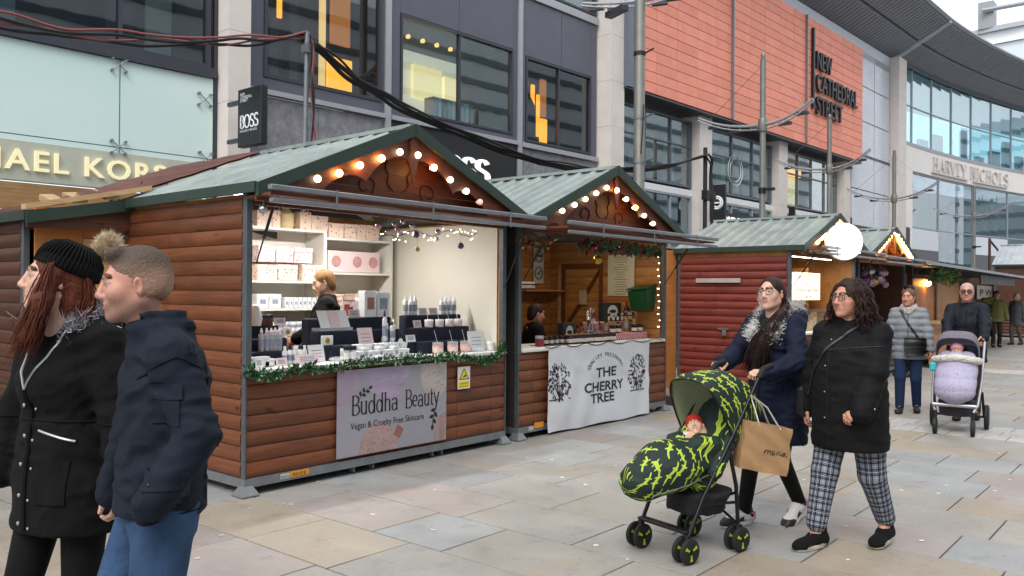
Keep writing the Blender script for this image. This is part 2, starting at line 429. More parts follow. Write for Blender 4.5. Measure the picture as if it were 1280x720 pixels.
KNOWN = {2.95: [4.69, 3.85], 3.60: [5.20, 4.215, 3.585, 2.6], 4.23: [5.0, 4.03, 3.065, 2.2], 4.86: [4.60, 3.70, 2.7, 1.85], 5.50: [4.83, 4.145, 3.2, 2.2, 1.25],
         6.12: [4.47, 3.6, 2.75, 1.95, 1.10], 6.75: [1.485, 2.3], 7.29: [1.405], 7.90: [1.605, 2.28], 8.50: [1.97, 1.365], 9.10: [1.58], 2.31: [4.76, 3.94]}
KIND = {(2.95, 4.2): 2, (2.95, 5.1): 2, (3.60, 4.7): 3, (3.60, 3.9): 1, (3.6, 3.1): 4, (4.23, 3.5): 0, (4.23, 4.5): 3, (4.23, 5.5): 1, (4.86, 4.1): 0, (4.86, 5.2): 1, (4.86, 3.2): 4,
        (5.5, 4.5): 0, (5.5, 1.7): 3, (4.86, 1.5): 2, (6.12, 1.5): 0, (5.5, .8): 1, (6.75, 1.2): 2, (7.29, 1.0): 3, (7.9, 1.3): 3, (8.5, 1.6): 1, (9.1, 2.0): 2, (2.31, 4.3): 3}
allsl = []
def course(x0, x1, known, y0, y1):
    ys = sorted(k for k in known)
    if not ys: ys = [random.uniform(1.0, 2.0)]
    out = ys[:]
    while out[0] > y0: out.insert(0, out[0]-random.choice((.62,.8,.95,1.05)))
    while out[-1] < y1: out.append(out[-1]+random.choice((.62,.8,.95,1.05)))
    for a, b in zip(out, out[1:]):
        kd = None
        for (kx, ky), q in KIND.items():
            if abs(kx-x0) < .03 and a < ky < b: kd = q
        if kd is None: kd = random.choices(range(5), (5,3.4,2.2,2.2,1.8))[0]
        allsl.append((x0, x1, a, b, kd))
for a, b in zip(BX, BX[1:]):
    kn = []
    for k, q in KNOWN.items():
        if abs(k-a) < .03: kn = q
    course(a, b, kn, -4, 9.5)
for a, b in zip(BXR, BXR[1:]):
    course(a, b, [], -9, 8)
def slab_into(mb, x0, x1, y0, y1, z, gap=.0055):
    x0 += gap; x1 -= gap; y0 += gap; y1 -= gap; c = .003
    tz = [z+random.uniform(-.002, .001) for _ in range(4)]
    P = [(x0,y0),(x1,y0),(x1,y1),(x0,y1)]; Q = [(x0+c,y0+c),(x1-c,y0+c),(x1-c,y1-c),(x0+c,y1-c)]
    v = [(*p, -.028) for p in P]+[(*p, t-c) for p, t in zip(P, tz)]+[(*p, t) for p, t in zip(Q, tz)]
    f = [(8,9,10,11)]
    for i in range(4):
        j = (i+1) % 4; f += [(i,j,4+j,4+i), (4+i,4+j,8+j,8+i)]
    mb.add(v, f)
def seen(x, y):
    v = np.array([x, y, -CAMH]); z = v @ CF
    if z < .3: return 0
    px, py = 640+FPX*(v @ CR)/z, 360-FPX*(v @ CU)/z
    return 1.0/z if -60 < px < 1340 and py < 800 and y < 5.9 else 0
allsl.sort(key=lambda s: -seen((s[0]+s[1])/2, (s[2]+s[3])/2))
for s in allsl[:260]:
    q = MB(); cx, cy = (s[0]+s[1])/2, (s[2]+s[3])/2
    slab_into(q, s[0]-cx, s[1]-cx, s[2]-cy, s[3]-cy, 0)
    o = q.build('slab', STONES[s[4]], None, fix=False); o.location = (cx, cy, 0); o.parent = pave
rest = MB()
for s in allsl[260:]:
    rest.cm = s[4]; slab_into(rest, *s[:4], 0)
# beyond the courses laid one by one the flags go on to the shop fronts and down the street
for ix in range(-10, 40):
    x0, x1 = (BX[0]+.64*ix, BX[0]+.64*(ix+1))
    if x1 < BX[-1]+.01:
        y = 9.5+random.random()
        while y < 13: l = random.choice((.7,.9)); rest.cm = random.randrange(5); slab_into(rest, x0, x1, y, y+l, 0); y += l
x = BXR[-1]
while x < 75:
    y = -16
    while y < 10: l = random.choice((.9,1.2)); rest.cm = random.randrange(5); slab_into(rest, x, x+.64, y, y+l, 0); y += l
    x += .64
o = rest.build('slabs', STONES[:5], None, fix=False); o['kind'] = 'stuff'; o.parent = pave
# two cross bands of pale setts
for bx0, rows, y0, y1, lim in ((10.42, 3, -2.5, 4.6, 1), ):
    for r in range(rows):
        y = y0+random.random()*.2
        while y < y1:
            l = random.choice((.24,.3,.36)); q = MB(); slab_into(q, 0, .33, 0, l, .001, .005)
            o = q.build('sett', STONES[5], None, fix=False); o.location = (bx0+r*.34, y, 0); o.parent = pave; y += l
mb = MB(); y = -8
while y < 8:
    l = random.choice((.24,.3,.36))
    for r in range(3): slab_into(mb, 19.35+r*.34, 19.69+r*.34, y, y+l, .006, .005)
    y += l
o = mb.build('setts', STONES[5], None, fix=False); o['kind'] = 'stuff'; o.parent = pave
# scraps of paper, straw and trodden gum
mb = MB(); gum = MB()
for px, py in [(302,622),(310,636),(361,631),(355,630),(280,669),(243,699),(469,644),(545,663),(251,634),(395,603)]:
    p = onz(px, py); a = random.random()*6; l, wd = random.uniform(.02,.05), random.uniform(.006,.014)
    mb.obox(p+[0,0,.0035], (l*math.cos(a), l*math.sin(a), .004), (-wd*math.sin(a), wd*math.cos(a), 0), (0,0,.001))
for k in range(60):
    x, y = random.uniform(2.5, 16), random.uniform(-.5, 5.5); r = random.uniform(.006,.016)
    gum.lathe((x, y, .002), [(r, 0), (r*.9, .0015), (r*.4, .002)], 7)
for px, py in [(703,597),(732,606),(745,682),(690,575),(1173,617),(1152,676),(1060,700),(1127,613),(1057,658),(1005,600),(1262,600),(1244,614),(1183,607)]:
    p = onz(px, py); r = random.uniform(.012,.022); gum.lathe((p[0], p[1], .002), [(r, 0), (r*.9, .002), (r*.4, .003)], 8)
o = mb.build('litter', M('paper_scrap', '#e4e2dc', .8, var=.05)); o['kind'] = 'stuff'; tag(o, 'white paper scraps and straws strewn on the flagstones by the stall', 'litter')
o = gum.build('trodden_gum', M('gum', '#c9c6c0', .8, var=.1)); o['kind'] = 'stuff'; tag(o, 'pale dots of trodden chewing gum on the flagstones', 'litter')
# ================================================================ shop fronts
m_dark = M('dark_cladding', '#5b5d6a', .42, .15, var=.08, vs=2)
m_frame = M('window_frame', '#44464f', .4, .4, var=.06)
m_steel = M('grey_steel', '#8d9096', .4, .6, var=.1, vs=10)
m_lsteel = M('pale_steel', '#a9abb0', .45, .4, var=.06)
m_stone = M('pillar_stone', '#d9d0ca', .7, var=.07, vs=3, bump=.1, bs=200)
m_white = M('white_wall', '#ebe6e3', .6, var=.04, vs=1.5)
m_soffit = M('canopy_soffit', '#979ba3', .5, .2, var=.08, vs=.8)
m_black = M('black_sign', '#17181b', .45, var=.1)
m_inner = M('shop_interior', '#3a3c40', .8, var=.2, vs=2)
m_lit = M('shop_interior_lit', '#cdb893', .8, var=.15, vs=2, emit=.9, ecol='#f1cf94')  # glow stands in for shop lighting falling on the interior
m_orange = M('amber_light', '#f2a02a', .5, var=0, emit=2.2, ecol='#ff9a2a')
m_cream = M('cream_light', '#f4dca8', .5, var=0, emit=1.2, ecol='#ffc070')
g_dark = glass('dark_glass', (.62,.7,.74), .02, .10)
g_shop = glass('shop_glass', (.78,.9,.92), .02, .16)
g_blue = glass('blue_glass', (.66,.86,.9), .03, .3)
g_street = glass('street_glass', (.75,.88,.9), .02, .34)
def granite():
    ma, t, b = newmat('granite'); v = coords(t, 'World'); n1 = noise(t, v, 5, 8, .75); n2 = noise(t, v, 28, 4, .7)
    c = ramp(t, n1, [(.3, lin('#5f5f65')), (.55, lin('#84848a')), (.75, lin('#a3a2a8'))])
    c = mixc(t, ramp(t, n2, [(.6, 0.0), (.68, .6)]), c, lin('#a8a6aa')); t.links.new(c, b.inputs['Base Color']); b.inputs['Roughness'].default_value = .45
    return ma
m_granite = granite()
def frost():
    """back-painted mint glass"""
    ma, t, b = newmat('mint_glass'); v = coords(t, 'World'); n1 = noise(t, v, .5, 2)
    t.links.new(ramp(t, n1, [(.3, lin('#cde6e4')), (.7, lin('#daeeeb'))]), b.inputs['Base Color']); b.inputs['Roughness'].default_value = .12
    b.inputs['Coat Weight'].default_value = .3; return ma
m_frost = frost()
Z3 = np.array([0, 0, 1.0])
def fbox(mb, u0, u1, z0, z1, o0, o1):    # box on the shop front; o0..o1 distance out towards the street
    mb.obox(fac(u0, z0, o0), FU*(u1-u0), -FN*(o1-o0), Z3*(z1-z0))
def win(parent, u0, u1, z0, z1, mu=(), mz=(), g=None, fw=.06, out=.0, fm=None, back=None, deep=1.2, box=fbox):
    """window part (frame) with its panes as sub-parts, and the lit or dark room behind it"""
    mb = MB()
    us = [u0, *mu, u1]; zs = [z0, *mz, z1]
    box(mb, u0, u1, z0-fw, z0, out-.08, out+.05); box(mb, u0, u1, z1, z1+fw, out-.08, out+.05)
    box(mb, u0-fw, u0, z0-fw, z1+fw, out-.08, out+.052); box(mb, u1, u1+fw, z0-fw, z1+fw, out-.08, out+.052)
    for q in mu: box(mb, q-fw*.4, q+fw*.4, z0, z1, out-.06, out+.04)
    for q in mz: box(mb, u0, u1, q-fw*.35, q+fw*.35, out-.05, out+.03)
    f = mb.build('window', fm or m_frame, parent)
    for a, b in zip(us, us[1:]):
        for c, d in zip(zs, zs[1:]):
            q = MB(); box(q, a+.002, b-.002, c+.002, d-.002, out-.02, out-.01); q.build('pane', g or g_dark, f)
    if back:
        q = MB(); box(q, u0-fw, u1+fw, z0-fw, z1+fw, out-deep-.02, out-deep); q.build('room_wall', back, f)
        q = MB()
        box(q, u0-fw-.02, u0-fw, z0-fw, z1+fw, out-deep, out-.09); box(q, u1+fw, u1+fw+.02, z0-fw, z1+fw, out-deep, out-.09)
        box(q, u0-fw, u1+fw, z0-fw-.02, z0-fw, out-deep, out-.09); box(q, u0-fw, u1+fw, z1+fw, z1+fw+.02, out-deep, out-.09)
        q.build('room_reveal', m_inner, f)
    return f
def part(parent, name, mat, *boxes, box=fbox, smooth=False):
    mb = MB()
    for b in boxes: box(mb, *b)
    return mb.build(name, mat, parent, smooth)

# ---- leftmost shop: mint glass fascia with gold letters
bA = empty('shop_building', fac(0, 0), 'shop front of pale mint glass panels with gold letters and dark upper windows', 'building')
part(bA, 'wall', m_inner, (-9, 3.2, 0, 2.66, -1.0, -.9)); part(bA, 'wall', m_inner, (-9, 3.2, 7.9, 13, -.3, -.05))
for a, b in ((-6.2, -2.4), (-2.38, 1.655), (1.675, 3.13)):
    part(bA, 'glass_panel', m_frost, (a, b, 3.69, 4.98, 0, .02))
    part(bA, 'glass_panel', m_frost, (a, b, 3.05, 3.675, .0, .02))
part(bA, 'glass_backing', M('mint_backing', '#7f9fa0', .6), (-6.2, 3.13, 3.05, 4.98, -.05, -.004))
part(bA, 'sign_panel', M('sign_back', '#b9bcae', .6, var=.06), (-6.2, 3.13, 3.06, 3.6, .022, .03))
part(bA, 'timber_band', wood('tan_timber', '#8a6a45', '#b08a5c', '#4e3823'), (-6.2, 3.13, 2.66, 3.03, -.02, .03))
part(bA, 'frame_rail', m_frame, (-9, 3.16, 4.99, 5.14, -.02, .08), (3.14, 3.2, 2.6, 8, -.02, .03))
win(bA, -5, 3.0, 5.2, 7.8, (-2.4, 1.66), (), g_dark, .07, .0, m_frame, m_inner, 2.0)
for u, z in ((1.64, 3.68), (1.64, 4.9), (3.0, 3.68), (2.98, 4.62)):
    mb = MB(); c = fac(u, z, .07)
    for du, dz in ((-.1,.09),(.1,.09),(-.1,-.09),(.1,-.09)):
        e = c+FU*du+Z3*dz; mb.tube([c, e], .008, 6); mb.lathe(e+FN*.05, [(.02,0),(.022,.03),(.02,.06)], 10, -FN)
    mb.sphere(c, .02, 8, 6); mb.build('glass_fixing', m_steel, bA, True)
mb = MB(); w2 = text_mesh('AEL KORS', spacing=1.15)[2]; G = text_mesh('MICHAEL KORS', spacing=1.15, bold=.01)
k = (2.36-.16)/w2
m_gl = M('gold_letters', '#e9dfb4', .35, .2, var=.03, emit=.25, ecol='#fff2c8'); Wm = text_mesh('MICHAEL', spacing=1.15, bold=.01); Wk = text_mesh('KORS', spacing=1.15, bold=.01)
put_text(mb, '', fac(2.36-k*G[2], 3.205, .032), FU, Z3, h=.29, wd=k*Wm[2], depth=.04, glyphs=Wm); mb.build('sign_letters', m_gl, bA)
mb = MB(); put_text(mb, '', fac(2.36-k*Wk[2], 3.205, .032), FU, Z3, h=.29, wd=k*Wk[2], depth=.04, glyphs=Wk); mb.build('sign_letters', m_gl, bA)
# shapes in the upper window
for k, (u, z, h, mm) in enumerate(((-.9, 5.3, 1.9, '#6d5a52'), (.4, 5.3, 1.7, '#8c8f95'), (2.1, 5.4, 1.7, '#4c4a50'), (2.72, 5.25, 2.2, '#c9c0b0'))):
    part(bA, 'display_panel', M('display%d' % k, mm, .8), (u-.3, u+.12, z, z+h, -.9, -.85))

# ---- stone pillars between the shops (each a part of the arcade wall behind them)
def pillar(u0, u1, out, h, name, label):
    mb = MB(); z = 0
    while z < h:
        z1 = min(z+1.15, h); mb.obox(fac(u0, z+.004, -.3), FU*(u1-u0), -FN*(out+.3), Z3*(z1-z-.008)); z = z1
    mb.obox(fac(u0+.01, 0, -.3), FU*(u1-u0-.02), -FN*(out+.29), Z3*(h-.01))
    a = mb.thing(name, m_stone, label, 'pillar', 'stone pillars along the shop fronts'); return a
pillar(3.21, 3.60, .36, 13, 'stone_pillar', 'pale stone pillar between the mint glass shop and the dark clad shop')

# ---- dark clad shop
bB = empty('shop_building', fac(8, 0), 'dark grey clad shop with three display windows, granite base and white serif letters', 'building')
U = [3.64, 6.68, 10.48, 13.42]
for a, b, wz in ((3.66, 6.60, (4.09, 6.48, 5.26, 7.6)), (6.78, 10.40, (7.06, 10.22, 5.16, 6.98)), (10.58, 13.38, (10.75, 13.1, 5.08, 6.93))):
    u0, u1, z0, z1 = wz; fw = .06
    part(bB, 'cladding_panel', m_dark, (a, u0-fw, 5.0, 8.3, -.05, .03)); part(bB, 'cladding_panel', m_dark, (u1+fw, b, 5.0, 8.3, -.05, .03))
    part(bB, 'cladding_panel', m_dark, (u0-fw+.004, u1+fw-.004, 5.0, z0-fw, -.05, .03))
    mid = (a+b)/2
    if z1 < 7.2:
        part(bB, 'cladding_panel', m_dark, (u0-fw+.004, mid-.006, z1+fw+.008, 8.3, -.05, .029)); part(bB, 'cladding_panel', m_dark, (mid+.006, u1+fw-.004, z1+fw+.008, 8.3, -.05, .029))
    else: part(bB, 'cladding_panel', m_dark, (u0-fw+.004, u1+fw-.004, z1+fw+.008, 8.3, -.05, .029))
for u in (6.69, 10.49): part(bB, 'mullion', m_lsteel, (u-.07, u+.07, 3.4, 13, -.05, .07))
part(bB, 'ledge', m_lsteel, (3.66, 6.61, 4.9, 4.985, -.05, .1), (6.77, 10.41, 4.9, 4.985, -.05, .1), (10.57, 13.4, 4.88, 4.985, -.05, .1))
for a, b in ((3.66, 6.61), (10.57, 13.38)):
    part(bB, 'granite_panel', m_granite, (a, (a+b)/2-.004, 3.3, 4.88, -.05, .02)); part(bB, 'granite_panel', m_granite, ((a+b)/2+.004, b, 3.3, 4.88, -.05, .02))
part(bB, 'sign_panel', m_black, (6.78, 10.40, 3.2, 4.895, -.05, .04))
part(bB, 'wall', m_inner, (3.66, 13.4, 0, 3.18, -.6, -.5)); part(bB, 'wall', m_inner, (3.66, 13.4, 11.1, 13, -.3, -.02))
part(bB, 'roof_rail', m_lsteel, (3.66, 13.4, 8.32, 8.5, -.05, .08))
win(bB, 10.7, 13.3, 8.6, 11, (12,), (), g_shop, .05, .0, m_frame, m_inner)
win(bB, 6.9, 10.3, 8.6, 11, (8.6,), (), g_shop, .05, .0, m_frame, m_inner)
mb = MB(); put_text(mb, '', fac(7.66, 3.95, .042), FU, Z3, h=.46, wd=1.82, depth=.05, glyphs=serif('BOSS', .2, .09, .11, -.02))
mb.build('sign_letters', M('white_lit_letters', '#f4f4f2', .4, var=0, emit=.5, ecol='#ffffff'), bB)
wa = win(bB, 4.09, 6.48, 5.26, 7.6, (), (), g_dark, .06, 0, m_frame, m_inner, 1.0)
for a, b, c, d, mm in ((5.38, 5.5, 5.3, 7.6, m_cream), (5.62, 6.05, 6.2, 7.6, M('amber_dim', '#a0662a', .6, emit=.5, ecol='#ff9030')), (5.55, 6.1, 5.3, 5.95, m_orange), (4.5, 4.58, 6.4, 7.6, m_orange)):
    part(wa, 'light_panel', mm, (a, b, c, d, -.35, -.3))
for u, z, h in ((4.55, 5.35, 1.1), (4.95, 5.35, 1.6), (5.3, 5.3, .5)): part(wa, 'display_stand', M('display_dim', '#51525a', .7), (u-.09, u+.09, z, z+h, -.7, -.5))
wb = win(bB, 7.06, 10.22, 5.16, 6.98, (8.62,), (), g_shop, .05, 0, m_frame, M('shop_wall_glow', '#a39e92', .8, var=.2, vs=1.5, emit=.4, ecol='#ffeccb'), 1.8)  # back wall itself glows in place of the shop's lighting
for a, b, c, d, mm in ((8.05, 8.2, 5.2, 6.8, m_orange), (7.15, 7.9, 6.2, 6.32, m_cream), (8.75, 9.6, 5.95, 6.7, m_lit), (7.1, 8.0, 5.5, 5.56, m_cream), (9.7, 10.1, 5.2, 6.6, m_lit)):
    part(wb, 'light_panel', mm, (a, b, c, d, -1.7, -1.6))
for i in range(9):
    u = 8.72+i*.14; part(wb, 'hung_shirt', M('shirt%d' % (i % 3), ('#b8bdc2','#d8d8d6','#8f98a2')[i % 3], .9), (u, u+.1, 5.25, 5.85, -1.2, -.9))
for i in range(4): part(wb, 'shelf', m_lsteel, (7.12, 8.0, 5.3+i*.33, 5.33+i*.33, -1.5, -1.1))
mb = MB()
for i in range(5):
    cc = fac(7.3+i*.4, 6.85, -.6); mb.lathe(cc, [(.04,0),(.05,.06)], 8, -FN)
mb.build('spotlight', m_cream, wb)
wc = win(bB, 10.75, 13.1, 5.08, 6.93, (11.9,), (), g_dark, .05, 0, m_frame, m_inner, .9)
for a, b, c, d, mm in ((11.62, 11.86, 5.15, 5.75, m_orange), (11.62, 11.82, 5.8, 6.7, M('amber_dim', '#a0662a')), (11.5, 11.58, 5.3, 6.3, m_orange), (11.3, 11.4, 5.9, 6.5, m_orange)): part(wc, 'light_panel', mm, (a, b, c, d, -.35, -.3))
# poster of a person in a dark coat
mb = MB(); c0 = fac(11.0, 6.5, -.25)
mb.prism([(-.1,-.02),(-.08,.16),(0,.2),(.08,.16),(.1,-.02),(.06,-.13),(0,-.18),(-.06,-.13)], c0, FU*1.5, Z3*1.3, FN*.02); mb.build('poster_face', M('poster_skin', '#c98a5e', .7, var=.2, vs=9), wc)
mb = MB(); mb.prism([(-.3,-1.3),(-.32,-.5),(-.1,-.24),(.12,-.24),(.34,-.5),(.36,-1.3)], c0, FU, Z3, FN*.03); mb.build('poster_coat', M('poster_coat', '#23211f', .8), wc)
mb = MB(); mb.prism([(-.15,.0),(-.17,.25),(0,.34),(.17,.25),(.15,.0),(.1,.18),(-.1,.18)], c0, FU, Z3, -FN*.01); mb.build('poster_hair', M('poster_hair', '#1d1410', .8), wc)

pillar(13.44, 14.0, .45, 13, 'stone_pillar', 'pale stone pillar left of the terracotta box, beside the dark clad shop')

# ---- terracotta box over the next shops
OT = .55
bC = empty('shop_building', fac(22, 0), 'shops under a big terracotta tiled box with dark street name letters', 'building')
tu0, tu1, tz0 = 14.25, 30.25, 6.85
tz1 = 11.35
part(bC, 'box_side', M('box_side', '#6d7480', .45, .3, var=.05), (tu0-.28, tu0-.01, tz0-.02, 13.4, -.3, OT+.03))
part(bC, 'box_core', M('box_core', '#c47562', .8), (tu0, tu1, tz0, tz1-.01, -.3, OT-.04))
part(bC, 'box_soffit', m_frame, (tu0-.28, tu1, tz0-.07, tz0-.025, -.6, OT-.01))
def tile_mat():
    ma, t, b = newmat('terracotta'); v = coords(t, 'World'); oi = nn(t, 'ShaderNodeObjectInfo')
    n = noise(t, v, 3, 4, .6); c = ramp(t, n, [(.3, lin('#e98f77')), (.7, lin('#f09b84'))])
    c = mixc(t, 1.0, c, nn_gray(t, mathn(t, 'MULTIPLY_ADD', oi.outputs['Random'], .14, .93)), 'MULTIPLY'); t.links.new(c, b.inputs['Base Color']); b.inputs['Roughness'].default_value = .6
    return ma
m_tile = tile_mat(); tw = (tu1-tu0)/15; th = (tz1-tz0)/16
tm = MB(); tm.bbox((.006, 0, .006), (tw-.006, .04, th-.006), .006); tmesh = tm.mesh('tile', m_tile)
for i in range(15):
    for j in range(16):
        o = bpy.data.objects.new('tile', tmesh); COL.objects.link(o)
        o.location = fac(tu0+i*tw, tz0+j*th, OT); o.rotation_euler = (0, 0, FA); wparent(o, bC)
part(bC, 'cladding_upper', M('pale_cladding', '#c4c9d0', .4, .2, var=.05), (14.2, 34.7, 11.36, 12.05, -.3, .1))
for u in (19.45, 24.8): part(bC, 'drain_rail', m_steel, (u-.03, u+.02, tz0, tz1, OT, OT+.09))
part(bC, 'letter_bar', m_black, (25.25, 25.37, 8.15, 11.0, OT+.02, OT+.1))
mb = MB()
for s, z, h, wd in (('NEW', 9.62, .62, 1.35), ('CATHEDRAL', 8.83, .62, 3.9), ('STREET', 8.02, .62, 2.4)):
    put_text(mb, s, fac(25.52, z, OT+.04), FU, Z3, h=h*1.05, wd=wd, depth=.09, bold=.008)
mb.build('street_name_letters', M('letter_steel', '#34363c', .4, .5, var=.05), bC)
for u0, u1, mu in ((14.3, 17.95, (15.6, 16.9)), (19.2, 23.2, (20.5, 21.9)), (24.1, 28.9, (25.4, 26.6, 27.8))):
    lit = u0 > 24
    wv = win(bC, u0, u1, 4.72, 6.55, mu, (5.85,), g_street, .055, .0, M('frame_grey', '#6b6f76', .4, .4), m_lit if lit else m_inner, 1.5)
    part(bC, 'fascia_white', M('fascia_white', '#dfe3e4', .4, var=.03), (u0-.1, u1+.1, 4.42, 4.6, -.02, .05))
    win(bC, u0, u1, 2.9, 4.36, mu, (), g_blue, .05, .0, m_lsteel, M('aqua_room', '#7fb4b4', .7, var=.25, vs=1.2), 1.5)
    part(bC, 'wall', m_inner, (u0-.1, u1+.1, 0, 2.8, -.6, -.4))
    if lit:
        for k in range(5): part(wv, 'light_panel', m_orange, (u0+.3+k*.9, u0+.8+k*.9, 6.2, 6.5, -1.3, -1.2))
    else:
        for k in range(4):
            a = u0+.5+k*.9
            part(wv, 'mannequin', M('mannequin', '#c9b894', .6), (a, a+.28, 4.9, 5.9, -.6, -.4), (a+.06, a+.2, 5.95, 6.18, -.6, -.45))
mb = MB(); put_text(mb, 'CANADA GOOSE', fac(18.75, 3.62, .25), FU, Z3, h=.34, wd=3.5, depth=.05, bold=.015)
mb.build('sign_letters', MATS['white_lit_letters'], bC)
part(bC, 'sign_panel', m_black, (19.2, 23.2, 3.45, 4.1, .06, .1))
part(bC, 'sign_panel', m_black, (24.1, 28.9, 3.3, 3.95, .06, .1))
mb = MB(); c = fac(20.75, 5.5, .02)
for r in (.48, .36):
    pts = [c+FU*r*math.cos(a)+Z3*r*math.sin(a) for a in np.linspace(0, 2*math.pi, 33)[:-1]]; mb.tube(pts, .012, 4, closed=True)
mb.build('round_emblem', M('emblem_white', '#e8eef0', .5), bC)
for a, b, n in ((18.05, 18.75, 'between the first and second glass shop under the terracotta box'), (23.3, 23.95, 'in the middle under the terracotta box'), (29.05, 29.7, 'under the right end of the terracotta box')):
    pillar(a, b, .3, 6.78, 'stone_pillar', 'pale stone pillar '+n)

# ---- white panelled bay and tall column
bD = empty('shop_building', fac(32, 0), 'bay of white square panels between the terracotta box and the tall column', 'building')
m_wp = M('white_panel', '#c9cfd8', .3, .1, var=.05, vs=.6)
rows = [4.4, 5.9, 7.35, 8.75, 10.2, 11.65]
for i in range(5):
    for a, b in ((30.3, 32.85), (32.87, 34.7)): part(bD, 'wall_panel', m_wp, (a+.02, b-.02, rows[i]+.02, rows[i+1]-.02, .06, .1))
part(bD, 'wall', m_frame, (30.0, 34.75, 3.9, 12.0, -.2, .055), (30.0, 34.75, 7.3, 7.38, .06, .13))
win(bD, 30.4, 34.6, 2.6, 3.75, (32.5,), (), g_blue, .06, .05, m_lsteel, m_inner)
part(bD, 'wall', m_inner, (30.0, 34.75, 0, 2.5, -.5, -.4))
pillar(34.75, 35.75, .5, 12.05, 'stone_column', 'tall pale stone column holding up the dark canopy')

# ---- curved white store with the canopy
HNB = F0+FU*35.9
def hnh(v): return R(-4.5-0.75*v) if v < 16 else R(-16.5)
_hc = [HNB]
for i in range(260): _hc.append(_hc[-1]+.25*np.array([math.cos(hnh(i*.25)), math.sin(hnh(i*.25)), 0]))
def hn(v, z, out=0.0):
    i = max(0, min(259, int(v/.25))); p = _hc[i]+(_hc[i+1]-_hc[i])*(v/.25-i); a = hnh(v)
    return p+np.array([math.sin(a), -math.cos(a), 0])*out+np.array([0, 0, z])
def hbox(mb, v0, v1, z0, z1, o0, o1):
    n = max(1, int((v1-v0)/1.0)); V = []
    for i in range(n+1):
        v = v0+(v1-v0)*i/n; V += [hn(v, z0, o0), hn(v, z0, o1), hn(v, z1, o1), hn(v, z1, o0)]
    F = [(0,1,2,3), (4*n+3, 4*n+2, 4*n+1, 4*n)]
    for i in range(n):
        for j in range(4): F.append((4*i+j, 4*i+4+j, 4*i+4+(j+1) % 4, 4*i+(j+1) % 4))
    mb.add(V, F)
bE = empty('store_building', hn(8, 0), 'curved white department store with glass upper floor and raised letters', 'building')
hp = lambda name, mat, *b: part(bE, name, mat, *b, box=hbox)
hp('wall', m_white, (0, 1.75, 0, 8.5, -.3, .12), (1.75, 45, 7.38, 8.5, -.3, .12))
hp('upper_rail', m_lsteel, (0, 45, 8.5, 8.62, -.1, .14))
wE = win(bE, .1, 44, 8.7, 12.1, tuple(1.9+2.4*i for i in range(17)), (10.4,), g_blue, .05, 0, m_lsteel, None, box=hbox)
mb = MB()
for i in range(26):
    v = .6+i*1.6; h = random.uniform(.8, 2.6); hbox(mb, v, v+random.uniform(.4, 1.2), 8.7, 8.7+h, -2.6, -2.4)
mb.build('display', M('store_display', '#7fa9b6', .7, var=.4, vs=.7), wE)
part(wE, 'room_wall', M('store_wall_glow', '#b9d3da', .7, var=.25, vs=.5, emit=.75, ecol='#d3eef8'), (0, 45, 8.6, 12.1, -4.1, -4.0), box=hbox)  # wall glows by itself to show the upper floor as lit
hp('roof_slab', m_frame, (0, 45, 12.1, 12.3, -5, .1))
wF = win(bE, 1.8, 44, 2.75, 7.3, tuple(5.2+4.15*i for i in range(10)), (4.78,), g_dark, .07, 0, m_lsteel, None, box=hbox)
part(wF, 'room_wall', M('store_dark_glow', '#5d686c', .8, var=.4, vs=.8, emit=.12, ecol='#cfe6ea'), (1.7, 45, 2.6, 7.38, -3.1, -3.0), box=hbox)  # faint wall glow stands in for lighting inside the store
for a, b in ((1.85, 5.1), (9.45, 13.4)):
    hp('infill_panel', M('white_infill', '#d3d9e2', .4, var=.03), (a, b, 3.75, 4.7, .02, .06)); hp('infill_panel', M('grey_infill', '#5d5f66', .5, var=.05), (a, b, 2.8, 3.74, .02, .06))
mb = MB()   # silver and gold window trees
for v, w0 in ((3.3, .9), (6.9, .7), (8.4, .5), (11.5, 1.0), (13.2, .7)):
    for k in range(70):
        z = random.uniform(2.9, 6.8) if 5 < v < 9 else random.uniform(4.9, 6.9); s = random.uniform(.06,.2); q = hn(v+random.uniform(-w0, w0)*(1.1-(z-2.9)/5), z, -random.uniform(.4,.9))
        mb.obox(q, np.array([s, 0, random.uniform(-.1,.1)]), np.array([0, .02, 0]), np.array([random.uniform(-.1,.1), 0, s*1.5]))
mb.build('window_display', M('silver_leaf', '#c9cdbd', .25, .6, var=.5, vs=3), wF)
hp('wall_low', m_inner, (1.75, 45, 0, 2.6, -.5, -.4))
mb = MB()
v = 4.1
for ch in 'HARVEY NICHOLS':
    G = serif(ch, .11, .055, .08)
    if ch != ' ':
        p = hn(v, 7.66, .125); a = hnh(v+.3); put_text(mb, '', p, (math.cos(a), math.sin(a), 0), Z3, h=.62, wd=G[2]*.86, depth=.07, glyphs=G)
    v += G[2]*.86+.09
hbox(mb, 4.0, 8.3, 7.52, 7.6, .12, .22); hbox(mb, 9.0, 13.1, 7.52, 7.6, .12, .22)
mb.build('sign_letters', M('stone_letters', '#cfc8c4', .5, .1, var=.05), bE)
hp('wall_sign', m_black, (.35, 1.35, 3.6, 4.7, .121, .16))

